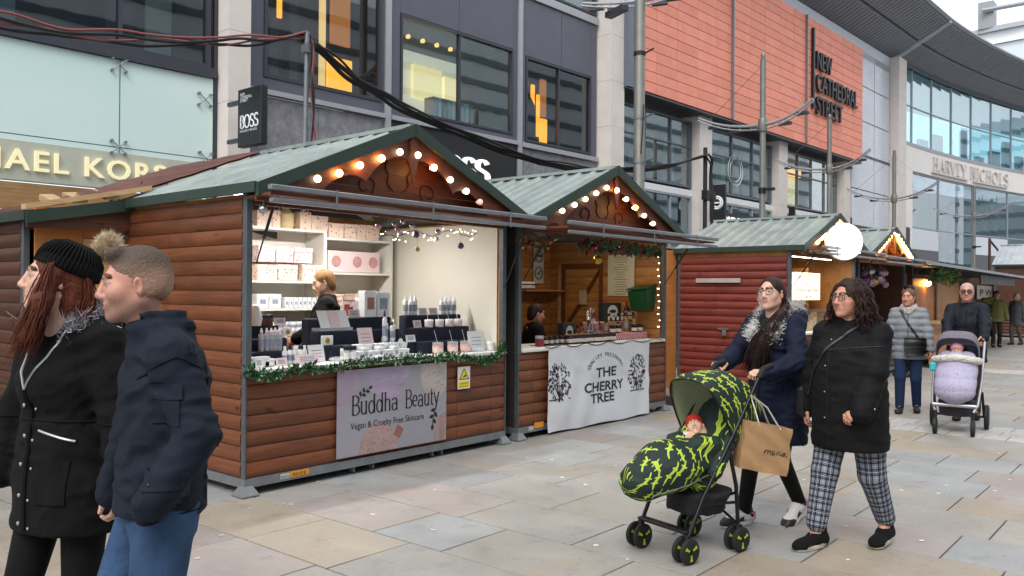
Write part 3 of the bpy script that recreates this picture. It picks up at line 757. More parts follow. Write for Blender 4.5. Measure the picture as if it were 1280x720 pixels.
# ---- dark canopy along both
cn = empty('roof_canopy', fac(30, 12.05), 'long dark ribbed roof canopy sweeping over the shops at upper right', 'canopy')
def canopy_pts(s, f):             # s along (metres from column), f 0..1 outwards
    w = -.4+2.65*f; z = 12.08+1.3*f
    return fac(35.4+s, z, w) if s < 0 else hn(s-.5 if s > .5 else 0, z, w) if s > .5 else fac(35.4+s, z, w)
ss = [-24+i*.6 for i in range(40)]+[0+i*.6 for i in range(70)]
for name, f0, f1 in (('soffit', 0, .52), ('soffit', .56, 1)):
    mb = MB(); rows = []
    for i, s in enumerate(ss): rows.append([canopy_pts(s, f0)+Z3*0, canopy_pts(s, f1), canopy_pts(s, f1)+Z3*.22, canopy_pts(s, f0)+Z3*.22])
    V = [p for r in rows for p in r]; F = []
    for i in range(len(rows)-1):
        for j in range(4): F.append((4*i+j, 4*i+4+j, 4*i+4+(j+1) % 4, 4*i+(j+1) % 4))
    F += [(0,1,2,3), tuple(4*(len(rows)-1)+j for j in (3,2,1,0))]
    mb.add(V, F); mb.build(name, m_soffit, cn)
mb = MB()
for i in range(0, 2*len(ss)-2):
    s = (ss[i//2]+ss[i//2+1])/2 if i % 2 else ss[i//2]
    for f0, f1 in ((.01, .51), (.57, .985)):
        a, b = canopy_pts(s, f0)-Z3*.035, canopy_pts(s, f1)-Z3*.035; t = canopy_pts(s+.08, f0)-canopy_pts(s, f0)
        mb.obox(a, b-a, t, Z3*.05)
mb.build('soffit_ribs', m_soffit, cn)['kind'] = 'stuff'
mb = MB(); rows = []
for s in ss: rows.append(canopy_pts(s, 1.0)+Z3*.12)
mb.tube(rows, .13, 6); mb.build('edge_rail', M('edge_steel', '#7b7f86', .4, .4), cn, True)
mb = MB(); rows = [canopy_pts(s, .54)+Z3*.12 for s in ss]; mb.tube(rows, .1, 6); mb.build('gutter', m_frame, cn, True)
mb = MB(); a, b = canopy_pts(.1, .0)-Z3*.16, canopy_pts(.1, 1.03)-Z3*.06; mb.obox(a, b-a, FU*.3, Z3*.16); mb.build('beam', M('beam_white', '#b9bfc8', .4, .2), cn)

# ---- glass tower beyond the roofs
tw_ = empty('glass_tower', (120, 22, 0), 'distant pale glass building with roof crane rails at the top right', 'building')
mb = MB(); ctr = np.array([128.0, 14.0]); rad = 26
def ring(a0, a1, z0, z1, r):
    n = 24; V = []; 
    for i in range(n+1):
        a = R(a0+(a1-a0)*i/n); V += [(ctr[0]+r*math.cos(a), ctr[1]+r*math.sin(a), z0), (ctr[0]+r*math.cos(a), ctr[1]+r*math.sin(a), z1)]
    return V, [(2*i, 2*i+2, 2*i+3, 2*i+1) for i in range(n)]
for k in range(7):
    z = k*4.3; q = MB(); q.add(*ring(90, 280, z, z+3.0, rad)); q.build('window_band', M('tower_glass', '#d3dce2', .3, .1, var=.06, vs=.1), tw_)
    q = MB(); q.add(*ring(90, 280, z+3.0, z+4.3, rad+.3)); q.build('floor_band', M('tower_white', '#eceef0', .5, var=.03), tw_)
q = MB(); q.lathe((ctr[0], ctr[1], 30.1), [(rad+.8, 0), (rad+.8, .5), (rad, .7)], 64); q.build('roof', M('tower_roof', '#a9aeb4', .5), tw_)
mb = MB(); mb.tube([(101, 19, 32.3), (106, 4, 33.7)], .25, 5); mb.box((101.5,18,30.5), (103.2,19.5,33.4)); mb.tube([(103, 12, 30.5), (103.5, 11.5, 33)], .2, 5); mb.build('roof_crane', M('crane_grey', '#8f9499', .5), tw_)

# ---- the other side of the street, seen in the glass
bO = empty('opposite_building', (10, -15, 0), 'banded stone building on the opposite side of the street, behind the viewer', 'building')
part(bO, 'wall', M('opp_wall', '#d0d6d9', .7, var=.1, vs=.5), ((-30, -17, 0), (90, -20, 19)), box=lambda mb, a, b: mb.box(a, b))
for k in range(11):
    z = 1.2+k*1.62
    part(bO, 'window_band', M('opp_glass', '#59666e', .5, var=.1), ((-30, -16.9, z), (90, -16.99, z+.42)), box=lambda mb, a, b: mb.box(a, b))
# ================================================================ market stalls
w_brown = wood('stain_brown', '#5e331a', '#7e4728', '#28150c')
w_gable = wood('stain_gable', '#5a2e1c', '#713c25', '#2c130a')
w_red = wood('stain_red', '#702c24', '#843a30', '#401610', rnd=.1)
w_dark = wood('stain_dark', '#4a2c1f', '#5f3a28', '#22110a')
w_in = wood('inner_pine', '#a8703a', '#c48a4c', '#5c3314')
w_ply = wood('orange_ply', '#b87438', '#cc8a4a', '#96592a', rnd=.06, gs=.4)
w_ply2 = wood('pale_ply', '#c79a66', '#d6ad7c', '#a6784a', rnd=.06, gs=.4)
w_raw = wood('raw_timber', '#a98a62', '#c4a67c', '#6d5230')
m_green = M('green_trim', '#2f4038', .5, .2, var=.15, vs=5)
m_post = M('stall_steel', '#5d6468', .5, .5, var=.14, vs=8)
m_galv = M('galvanised', '#83878a', .45, .6, var=.16, vs=9)
m_bar = M('awning_alloy', '#8d9094', .35, .7, var=.15, vs=6)
m_strut = M('black_strut', '#18191b', .4, .3, var=.1)
m_floor = M('stall_floor', '#2a2624', .9, var=.2)
m_shelfw = M('white_shelf', '#d9d6cc', .6, var=.04, vs=2)
m_bulb_warm = M('bulb_warm', '#ffd9a0', .3, var=0, emit=26, ecol='#ffb061')
m_bulb = M('bulb_white', '#fff0d0', .3, var=0, emit=3.2, ecol='#fff0c4')
m_bulb_dim = M('bulb_off', '#e6b9a6', .3, var=0, emit=.35, ecol='#ffc9b0')
def roof_mat(name, a, b):
    ma, t, bs = newmat(name); v = coords(t, 'World'); n = noise(t, v, 2.5, 5, .65, .4)
    c = ramp(t, n, [(.3, lin(a)), (.7, lin(b))]); n2 = noise(t, v, 17, 3, .6)
    c = mixc(t, ramp(t, n2, [(.6, 0.0), (.72, .35)]), c, lin('#56605f')); t.links.new(c, bs.inputs['Base Color'])
    bs.inputs['Metallic'].default_value = .45; t.links.new(mathn(t, 'MULTIPLY_ADD', n, .3, .22), bs.inputs['Roughness']); return ma
m_roof = roof_mat('roof_tin', '#8c9693', '#aeb8b3')
_pm = {}
def plank_mesh(L, mat, h=.12, t=.026):
    k = (round(L, 3), mat.name, h, t)
    if k not in _pm:
        prof = [(0,.001),(-t*.35,.002),(-t*.8,h*.16),(-t,h*.45),(-t*.88,h*.75),(-t*.45,h*.97),(0,h-.001)]
        mb = MB(); n = len(prof)
        mb.add([(0, a, b) for a, b in prof]+[(L, a, b) for a, b in prof], [tuple(range(n)), tuple(range(2*n-1, n-1, -1))]+[(i, n+i, n+i+1, i+1) for i in range(n-1)]+[(n-1, 2*n-1, n, 0)])
        _pm[k] = mb.mesh('plank', mat, smooth=True)
    return _pm[k]
def plank(parent, p, L, face, mat, h=.12, t=.026):
    """face: 'f' towards -y, 'l' towards -x (runs towards -y from p), 'r' towards +x"""
    o = bpy.data.objects.new('plank', plank_mesh(L, mat, h, t)); COL.objects.link(o); o.location = p
    o.rotation_euler = (random.uniform(-.006,.006), 0, {'f': 0, 'l': -math.pi/2, 'r': math.pi/2}[face]); wparent(o, parent); return o
def bx(parent, name, mat, *boxes, smooth=False, ch=0):
    mb = MB()
    for a, b in boxes: (mb.bbox(a, b, ch) if ch else mb.box(a, b))
    return mb.build(name, mat, parent, smooth)
def roof(parent, x0, x1, ys, ye, ze, za, mat=None, step=.21):
    xm = (x0+x1)/2
    for s, xe in ((-1, x0), (1, x1)):
        mb = MB(); prof = []; y = ys
        while y < ye-.01:
            for dy, dz in ((0, 0), (.05, 0), (.065, .028), (.1, .028), (.115, 0)):
                if y+dy <= ye: prof.append((y+dy, dz))
            y += step
        prof.append((ye, 0)); n = len(prof); nx, nz = (za-ze), abs(xm-xe); l = math.hypot(nx, nz); nx, nz = s*nx/l, nz/l
        top = [(xm, yy, za)+() for yy, d in prof]
        V = [(xm+nx*d*0, yy, za+d/nz*.9) for yy, d in prof]+[(xe+nx*d, yy, ze+nz*d) for yy, d in prof]
        V += [(xm, yy, za-.025) for yy, d in prof]+[(xe, yy, ze-.025) for yy, d in prof]
        F = [(i, i+1, n+i+1, n+i) for i in range(n-1)]+[(2*n+i+1, 2*n+i, 3*n+i, 3*n+i+1) for i in range(n-1)]
        F += [(n+i, n+i+1, 3*n+i+1, 3*n+i) for i in range(n-1)]+[(0, n, 3*n, 2*n), (n-1, 2*n+n-1, 3*n+n-1, 2*n-1)]
        mb.add(V, F); mb.build('roof_sheet', mat or m_roof, parent)
    bx(parent, 'ridge_cap', mat or m_roof, ((xm-.06, ys-.01, za+.005), (xm+.06, ye+.01, za+.04)))
def verge(parent, x0, x1, y, ze, za, mat, w=.1, t=.03):
    xm = (x0+x1)/2
    for xe in (x0, x1):
        d = .004 if xe == x1 else 0
        mb = MB(); mb.prism([(xe, ze+.02), (xm, za+.045), (xm, za+.045-w*1.1), (xe, ze+.02-w)], (0, y-d, 0), (1,0,0), (0,0,1), (0, t, 0)); mb.build('verge_trim', mat, parent)
def valance(parent, x0, x1, y, ze, za, mat, drop=.2, n=3):
    """carved boards under the verge, scalloped along the lower edge, with a pendant at the peak"""
    xm = (x0+x1)/2
    for s, xe in ((-1, x0), (1, x1)):
        top = []; bot = []; K = 36
        for i in range(K+1):
            f = i/K; x = xe+(xm-xe)*f; z = ze+(za-ze)*f
            ph = (f*n) % 1.0
            d = drop-.06+.12*abs(2*ph-1)**2.4
            d = min(d, z-.02-ze+.1)
            top.append((x, z-.02)); bot.append((x, z-.02-d))
        mb = MB(); V = []; F = []
        for k, (a, b) in enumerate(zip(top, bot)): V += [(a[0], y, a[1]), (b[0], y, b[1]), (a[0], y+.022, a[1]), (b[0], y+.022, b[1])]
        for k in range(K):
            q = 4*k; F += [(q, q+1, q+5, q+4), (q+2, q+6, q+7, q+3), (q+1, q+3, q+7, q+5), (q, q+4, q+6, q+2)]
        F += [(0,2,3,1), (4*K, 4*K+1, 4*K+3, 4*K+2)]
        mb.add(V, F); mb.build('valance_board', mat, parent)
    mb = MB(); mb.prism([(0,.0),(.045,-.06),(.03,-.14),(.055,-.22),(0,-.42),(-.055,-.22),(-.03,-.14),(-.045,-.06)], (xm, y-.022, za-.03), (1,0,0), (0,0,1), (0,.02,0)); mb.build('peak_pendant', mat, parent)
def gable(parent, x0, x1, y, ze, za, mat, bh=.14, t=.02):
    xm = (x0+x1)/2; z = ze
    while z < za-.05:
        z1 = min(z+bh, za-.03); f0, f1 = (z-ze)/(za-ze), (z1-ze)/(za-ze)
        a0, a1 = x0+(xm-x0)*f0, x0+(xm-x0)*f1
        mb = MB(); mb.prism([(a0, z+.002), (x0+x1-a0, z+.002), (x0+x1-a1, z1-.002), (a1, z1-.002)], (0, y, 0), (1,0,0), (0,0,1), (0, t, 0)); mb.build('gable_board', mat, parent); z = z1
def carving(parent, xm, y, z, s, mat):
    """routed scrolls on the gable"""
    for sg in (-1, 1):
        mb = MB()
        c1 = [(.06,.0),(.14,.06),(.1,.14),(.16,.2),(.12,.28)]; c2 = [(.3,-.05),(.26,.06),(.36,.1),(.46,.04),(.42,-.04),(.36,-.02)]
        for c in (c1, c2):
            for _ in range(3): c = [c[0]]+[(p[0]*(1-w)+q[0]*w, p[1]*(1-w)+q[1]*w) for p, q in zip(c, c[1:]) for w in (.25, .75)]+[c[-1]]
            P = [(xm+sg*s*a, y, z+s*b) for a, b in c]
            mb.tube(P, .0055, 5)
        mb.build('carved_scroll', mat, parent)
def bulbs(parent, pts, warm=(), dim=(), r=.03):
    mesh = {}
    for i, p in enumerate(pts):
        mm = m_bulb_warm if i in warm else m_bulb_dim if i in dim else m_bulb
        if mm.name not in mesh:
            q = MB(); q.sphere((0,0,0), r, 12, 8); q.lathe((0, .012, 0), [(r*.6, 0), (r*.5, .03)], 8, (0,1,0)); mesh[mm.name] = q.mesh('bulb', mm, 'all')
        o = bpy.data.objects.new('bulb', mesh[mm.name]); COL.objects.link(o); o.location = p; wparent(o, parent)
def foot(parent, x, y):
    mb = MB(); a, b = .035, .075
    mb.add([(x-b,y-b,.004),(x+b,y-b,.004),(x+b,y+b,.004),(x-b,y+b,.004),(x-b,y-b,.014),(x+b,y-b,.014),(x+b,y+b,.014),(x-b,y+b,.014),(x-a,y-a,.08),(x+a,y-a,.08),(x+a,y+a,.08),(x-a,y+a,.08)],
           [(0,3,2,1)]+[(i,(i+1)%4,4+(i+1)%4,4+i) for i in range(4)]+[(4+i,4+(i+1)%4,8+(i+1)%4,8+i) for i in range(4)]+[(8,9,10,11)])
    mb.build('foot', m_galv, parent)
def strut(parent, a, b):
    a, b = np.array(a), np.array(b); m_ = a+(b-a)*.45
    mb = MB(); mb.tube([a, m_], .006, 7); mb.tube([m_, b], .012, 8); mb.build('gas_strut', m_strut, parent, True)
def hatch(parent, x0, x1, yh, zh, yo, zo, struts):
    """the raised serving shutter: two alloy rails on its lip, board behind, gas struts at the ends"""
    mb = MB(); mb.obox((x0+.03, yh, zh), (x1-x0-.06, 0, 0), (0, yo-yh+.02, zo-zh), (0, 0, .02)); mb.build('hatch_board', w_gable, parent)
    n = np.array([0, 0, 1.0])
    for nm, dz, r, ins in (('hatch_rail', .05, .02, .0), ('hatch_rail', -.045, .017, .012)):
        mb = MB(); mb.bbox((x0+ins, yo-.03, zo+dz-r), (x1-ins, yo+.02, zo+dz+r), .006); mb.build(nm, m_bar, parent)
    mb = MB(); mb.tube([(x0+.1+i*(x1-x0-.2)/12, yo+.03, zo+.005+.006*math.sin(i*2.1)) for i in range(13)], .009, 6); mb.build('cable', M('red_cable', '#7a3026', .5), parent)
    for f in (.18, .5, .82):
        x = x0+(x1-x0)*f; bx(parent, 'hatch_clip', m_galv, ((x-.008, yo-.036, zo-.075), (x+.008, yo-.03, zo+.08)))
    for a, b in struts: strut(parent, a, b)
def base_frame(root, x0, x1, yf, yr, mat=None):
    mat = mat or m_galv
    bx(root, 'floor_frame', mat, ((x0, yf-.03, .065), (x1, yf+.03, .133)), ((x0, yr-.03, .065), (x1, yr+.03, .133)), ((x0-.001, yf+.03, .065), (x0+.06, yr-.03, .133)), ((x1-.06, yf+.03, .065), (x1+.001, yr-.03, .133)))
    for x in (x0+.03, x1-.03):
        for y in (yf, yr-.03): foot(root, x, y)
    for x in (x0+(x1-x0)*.35, x0+(x1-x0)*.42, x0+(x1-x0)*.66, x0+(x1-x0)*.7): bx(root, 'joist_bracket', mat, ((x, yf-.01, .02), (x+.012, yf+.05, .064)))
    bx(root, 'floor', m_floor, ((x0+.06, yf+.03, .09), (x1-.06, yr-.03, .125)))
def stall(x0, x1, yf, yr, label, wm, group='wooden market stalls', ze=2.36, za=3.02, fj=(), sj=None, left=True, right=False, inner=None, zc=.93, over=.24, gab=None, posts=True, rows=18, sheet=None):
    root = empty('market_stall', ((x0+x1)/2, yf, 0), label, 'market stall', group)
    xm = (x0+x1)/2; inner = inner or w_in; gab = gab or w_gable
    base_frame(root, x0, x1, yf, yr)
    for x in (x0, x1-.055):
        for y in (yf-.028, yr-.03): bx(root, 'corner_post', m_post, ((x, y, .134 if y > yf else zc-.02), (x+.055, y+.055, ze-.03)), ch=.004)
    for x in (x0, x1-.012): bx(root, 'corner_strip', m_post, ((x, yf-.03, .134), (x+.012, yf+.02, zc-.021)))
    fr = int((zc-.135+.03)/.12)
    cuts = [x0+.013, *fj, x1-.013]
    for k in range(fr):
        for a, b in zip(cuts, cuts[1:]): plank(root, (a+.002, yf+.004, .135+k*.12), b-a-.004, 'f', wm)
    bx(root, 'sill_board', wm, ((x0+.013, yf-.02, .135+fr*.12), (x1-.013, yf+.02, zc-.022)))
    bx(root, 'front_lining', inner, ((x0+.06, yf+.022, .135), (x1-.06, yf+.035, zc-.005)))
    for sd, on, X in (('l', left, x0), ('r', right, x1)):
        for k in range(rows if on else 0):
            z = .135+k*.12; segs = [yf+.03, yr-.01]
            if sj and z < sj[1]: segs = [yf+.03, sj[0], yr-.01]
            for a, b in zip(segs, segs[1:]):
                if sd == 'l': plank(root, (X+.022, b-.002, z), b-a-.004, 'l', wm)
                else: plank(root, (X-.022, a+.002, z), b-a-.004, 'r', wm)
        xx = (X+.024, X+.036) if sd == 'l' else (X-.036, X-.024)
        bx(root, 'side_lining', inner, ((xx[0], yf+.03, .135), (xx[1], yr-.03, ze-.04)))
    bx(root, 'back_lining', inner, ((x0+.06, yr-.05, .135), (x1-.06, yr-.03, ze+.05)))
    if left and False: pass
    xr0, xr1 = x0-.06, x1+.06
    roof(root, xr0, xr1, yf-over, yr+.1, ze, za, sheet)
    verge(root, xr0, xr1, yf-over-.03, ze, za, m_green)
    bx(root, 'eave_trim', m_green, ((xr0-.012, yf-over, ze-.05), (xr0+.012, yr+.1, ze+.03))); bx(root, 'eave_trim', m_green, ((xr1-.012, yf-over, ze-.05), (xr1+.012, yr+.1, ze+.03)))
    gable(root, xr0+.1, xr1-.1, yf-.03, ze-.02, za-.04, gab)
    bx(root, 'header_beam', gab, ((x0+.056, yf-.035, ze-.12), (x1-.056, yf+.02, ze-.022)))
    valance(root, xr0+.02, xr1-.02, yf-over+.02, ze-.01, za-.03, gab)
    carving(root, xm, yf-.035, ze+.12, 1.0, M('carved_groove', '#371a10', .8, var=.1))
    bx(root, 'counter', M('white_counter', '#dedcd6', .5, var=.04), ((x0+.06, yf-.05, zc+.003), (x1-.06, yf+.55, zc+.04)), ch=.006)
    return root

# ---- the near stall selling skincare
SX0, SX1, SYF, SYR = 3.54, 6.60, 5.66, 7.62
j1 = ony(569, 500, 5.66)[0]; j2 = ony(612, 500, 5.66)[0]; js = onx(211, 320, 3.54)[1]
S1 = stall(SX0, SX1, SYF, SYR, 'nearest brown log stall with cream cosmetics shelves and a beauty sign board', w_brown, fj=(j1, j2), sj=(js, 2.02))
bulbs(S1, [ony(px, py, 5.41) for px, py in ((397,223.5),(424,216.5),(450,206.5),(477,198),(500,190),(522.5,194),(542.5,209.5),(563,224.7),(583,239),(600,252.5))], warm=(1,2,3,6), dim=(9,))
hatch(S1, 3.48, 6.76, 5.6, 2.27, 5.25, 2.285, [((3.62, 5.62, 1.79), (3.63, 5.42, 2.2)), ((6.55, 5.62, 1.62), (6.6, 5.38, 2.2))])
bx(S1, 'side_canvas', M('cream_canvas', '#dcd7c8', .85, var=.07, vs=1.4, bump=.25, bs=5), ((6.548, 5.72, .97), (6.556, 7.5, 2.3)))
bx(S1, 'frame_tag', M('orange_tag', '#d48a1c', .5), ((3.95, 5.626, .085), (4.13, 5.6295, .13)))
mb = MB(); put_text(mb, 'AS-01E', (3.97, 5.625, .093), (1,0,0), (0,0,1), h=.027, wd=.13, bold=.01); mb.build('tag_lettering', M('tag_ink', '#20160a', .6), S1)
bx(S1, 'frame_tag', M('pale_tag', '#b5b3ac', .5), ((3.86, 5.626, .085), (3.945, 5.6295, .125)))
mb = MB(); put_text(mb, 'Revolve', (3.865, 5.625, .095), (1,0,0), (0,0,1), h=.016, wd=.075); mb.build('tag_lettering', MATS['tag_ink'], S1)
# shelving at the back
sh = empty('shelf_unit', (5.1, 7.3, .13), 'tall cream shelf unit against the back of the skincare stall', 'shelf')
sx = [3.66, 5.47, 6.40]; zs_ = [.75, 1.02, 1.33, 1.56, 1.84, 2.2]
for x in sx: bx(sh, 'upright', m_shelfw, ((x-.02, 7.2, .13), (x+.02, 7.52, 2.215)))
for z in (.75, 1.12, 1.4, 1.68, 2.215):
    bx(sh, 'shelf_board', m_shelfw, ((3.68, 7.205, z-.025), (5.45, 7.52, z)))
for z in (.75, 1.3, 1.78, 2.15): bx(sh, 'shelf_board', m_shelfw, ((5.49, 7.205, z-.025), (6.38, 7.52, z)))
bx(sh, 'back_panel', m_shelfw, ((3.64, 7.522, .13), (6.55, 7.535, 2.22)))

# ---- stall of preserves
j3 = ony(665, 500, 5.66)[0]
S2 = stall(6.80, 9.93, 5.66, 7.62, 'second brown log stall selling jars, with a white tree banner on its counter', w_brown, fj=(j3,), left=False, right=True, za=3.05)
bx(S2, 'gap_shade_board', m_floor, ((6.802, 5.69, .135), (6.822, 7.6, 2.3)))  # dark board added in the gap to stand in for its shade
bulbs(S2, [ony(px, py, 5.41) for px, py in ((703,263.5),(718.5,256),(732,249),(745.5,241.5),(758.5,234.5),(771,238),(783,249),(794.5,259.5),(805.5,269.5),(816.5,279.5))], warm=(5,7))
hatch(S2, 6.82, 10.13, 5.6, 2.25, 5.0, 2.245, [((6.86, 5.62, 1.7), (6.86, 5.3, 2.17)), ((9.86, 5.62, 1.7), (9.9, 5.3, 2.17))])
bx(S2, 'frame_tag', MATS['orange_tag'], ((7.08, 5.6255, .1), (7.24, 5.629, .16)))
bx(S2, 'frame_tag', MATS['pale_tag'], ((6.98, 5.6255, .085), (7.06, 5.629, .13)))
for k in range(18):   # boarding seen inside
    z = .135+k*.12
    if z > .9:
        plank(S2, (9.885, 7.56, z), 1.86, 'l', w_in, t=.012); plank(S2, (6.87, 7.565, z), 3.0, 'f', w_in, t=.012)
# inner door with diagonal brace
dr = bx(S2, 'inner_door', w_brown, ((9.845, 6.62, .14), (9.868, 6.67, 2.0)), ((9.845, 7.28, .14), (9.868, 7.33, 2.0)), ((9.845, 6.67, 1.93), (9.868, 7.28, 2.0)), ((9.845, 6.67, 1.0), (9.868, 7.28, 1.06)))
mb = MB(); mb.obox((9.85, 6.68, 1.92), (.016, 0, 0), (0, .62, -.86), (0, 0, -.09)); mb.build('door_brace', w_brown, dr)
bx(S2, 'door_stile', w_raw, ((9.84, 7.35, .14), (9.87, 7.4, 1.98)))

# ---- red stall
S3 = stall(12.46, 15.5, 4.95, 6.83, 'dark red log stall with a blank side wall behind the woman with the pushchair', w_red, za=2.88, ze=2.3, sj=(6.15, 1.75), rows=17)
bulbs(S3, [(13.0+i*.155, 4.71, 2.4+i*.066) for i in range(7)]+[(14.1+i*.155, 4.71, 2.74-i*.066) for i in range(7)], warm=tuple(range(14)), r=.035)
hatch(S3, 12.5, 15.6, 4.9, 2.24, 4.45, 2.25, [((12.56, 4.92, 1.7), (12.6, 4.6, 2.2)), ((15.4, 4.92, 1.7), (15.4, 4.6, 2.2))])
bx(S3, 'door_lath', M('white_lath', '#a8a29c', .6, var=.2), ((12.425, 5.72, 1.76), (12.432, 6.5, 1.83)))
bx(S3, 'hasp', m_galv, ((12.42, 5.92, 1.0), (12.432, 6.1, 1.03))); bx(S3, 'padlock', m_galv, ((12.41, 5.96, .9), (12.432, 6.03, .99)), ch=.01)
# ---- bauble stall next to it
S4 = stall(15.66, 18.7, 4.95, 6.83, 'small gabled stall ablaze with bulbs, hung with baubles, right of the round sign', w_dark, za=2.86, ze=2.3, left=False, right=True, inner=w_dark, rows=17, gab=w_in)
bulbs(S4, [(16.05+i*.16, 4.71, 2.36+i*.068) for i in range(7)]+[(17.32+i*.16, 4.71, 2.75-i*.068) for i in range(7)], warm=tuple(range(14)), r=.04)
hatch(S4, 15.68, 18.8, 4.9, 2.22, 4.45, 2.22, [((18.6, 4.92, 1.7), (18.6, 4.6, 2.18))])

# ---- long open bar further down the street
S5 = empty('market_stall', (24, 4.95, 0), 'long dark open-fronted stall with a silver awning edge and wooden panels', 'market stall', 'wooden market stalls')
bx(S5, 'back_wall', w_dark, ((19.2, 6.6, 0), (40, 6.7, 2.3)))
bx(S5, 'roof_sheet', M('dark_awning', '#2c3034', .6, .2, var=.15), ((18.95, 4.55, 2.2), (33.2, 6.9, 2.24)))
mb = MB(); mb.obox((18.0, 4.3, 2.2), (15, 0, -.12), (0, .05, 0), (0, 0, .06)); mb.build('awning_edge', m_bar, S5)
mb = MB(); mb.obox((18.2, 4.36, 2.22), (14.8, 0, -.12), (0, .7, .05), (0, 0, .015)); mb.build('awning_cloth', MATS['dark_awning'], S5)
for a, b in ((19.4, 21.3), (21.4, 23.8)): bx(S5, 'wood_panel', w_in, ((a, 4.97, .95), (b, 5.0, 1.95)))
for x in (19.3, 21.35, 23.85): bx(S5, 'post', w_dark, ((x-.05, 4.93, 0), (x+.05, 5.03, 2.2)))
for k in range(8): bx(S5, 'front_plank', w_in, ((19.35, 4.6, .1+k*.105), (25, 4.62, .2+k*.105)))
bx(S5, 'counter', w_raw, ((19.3, 4.45, .96), (25, 4.95, 1.0)))
bx(S5, 'sign_panel', m_black, ((24.2, 4.55, 1.88), (29, 4.58, 2.12)))
for k in range(3): bx(S5, 'hanging_frame', M('frame_mix%d' % k, ('#6d5a3a','#5a6a4c','#8a4c34')[k], .6), ((24.6+k*1.3, 5.8, 1.2), (25.3+k*1.3, 5.83, 1.75)))
mb = MB(); mb.sphere((0,0,0), .07, 10, 8); mb.v = [(v[0]+20.4, v[1]+4.9, v[2]+1.85) for v in mb.v]; mb.build('lamp', M('lamp_glow', '#ffd9a0', .3, var=0, emit=30, ecol='#ffb55c'), S5)
sg = bx(S5, 'menu_board', M('menu_white', '#8f8a80', .6), ((34.0, 6.5, 1.45), (38.3, 6.52, 1.95)))
mb = MB(); put_text(mb, 'P W A', (34.4, 6.49, 1.58), (1,0,0), (0,0,1), h=.25, wd=3.4); mb.build('menu_letters', m_black, sg)
# far grey-roofed stall
S6 = stall(36.5, 40.1, 4.6, 6.4, 'far stall with pale grey tin roof at the right edge of the street', w_dark, za=3.6, ze=2.75, left=True, right=False, inner=w_dark, rows=8, sheet=roof_mat('roof_pale', '#b3bbc0', '#ccd3d6'))
# ---- stall behind at the far left
S0 = stall(2.72, 5.0, 7.75, 9.7, 'dark brown log stall at the left edge behind the couple', w_dark, ze=2.2, za=2.42, left=True, gab=w_dark, inner=w_dark)
# ---- hoardings in the gaps
hd = empty('plywood_hoarding', (3.15, 7.66, 0), 'orange plywood hoarding closing the gap left of the nearest stall', 'hoarding')
for a, b, z0, z1, mm in ((2.79, 3.18, 0, 2.28, w_ply), (3.185, 3.56, 2.03, 2.28, w_ply), (3.185, 3.56, 0, 2.025, w_ply2)): bx(hd, 'panel', mm, ((a, 7.66, z0), (b, 7.68, z1)))
h2 = empty('plywood_hoarding', (11.2, 6.9, 0), 'orange plywood hoarding in the gap left of the red stall', 'hoarding')
for a, b in ((9.98, 11.2), (11.205, 12.5)): bx(h2, 'panel', w_ply, ((a, 6.9, 0), (b, 6.92, 2.3)))
# ---- patched lean-to roof over the left gap
lt = empty('lean_to_roof', (3.4, 7.6, 2.2), 'patched brown felt lean-to roof on raw timbers at the left', 'roof')
def felt():
    ma, t, b = newmat('brown_felt'); v = coords(t, 'World'); n = noise(t, mapping(t, v, (1,1,6)), 2.2, 6, .65)
    t.links.new(ramp(t, n, [(.3, lin('#4b2c25')), (.6, lin('#6d453b')), (.8, lin('#8d6a5c'))]), b.inputs['Base Color']); b.inputs['Roughness'].default_value = .6; return ma
def pq(px, py, Y): return ony(px, py, Y)
P = [pq(52, 250, 7.5), pq(180, 236, 7.5), pq(330, 188, 7.9), pq(215, 205, 9.6), pq(120, 238, 9.6)]
A_, B_, C_, D_ = pq(58, 252, 7.55), pq(188, 233, 7.55), pq(338, 186, 8.4), pq(225, 206, 9.8)
mb = MB(); N_ = 10; V = []
for i in range(N_+1):
    for j in range(N_+1):
        f, g_ = i/N_, j/N_; p = (A_*(1-f)+B_*f)*(1-g_)+(D_*(1-f)+C_*f)*g_; V.append(p+np.array([0, 0, random.uniform(-.008,.008)]))
n1 = N_+1; F = [(i*n1+j, (i+1)*n1+j, (i+1)*n1+j+1, i*n1+j+1) for i in range(N_) for j in range(N_)]
k0 = len(V); V += [v-np.array([0,0,.02]) for v in V]; F += [tuple(k0+q for q in reversed(f)) for f in F]
mb.add(V, F); mb.build('felt_sheet', felt(), lt)
a, b = pq(32, 261, 7.5), pq(190, 238, 7.45)
mb = MB(); mb.obox(a, b-a, (0, .1, 0), (0, 0, .045)); mb.build('edge_board', w_raw, lt)
for px in (62, 92, 132):
    a = pq(px, 257-(px-60)*.1, 7.5); mb = MB(); mb.obox(a, (.12, 0, .012), (.1, .5, .09), (0, 0, .05)); mb.build('rafter', w_raw, lt)
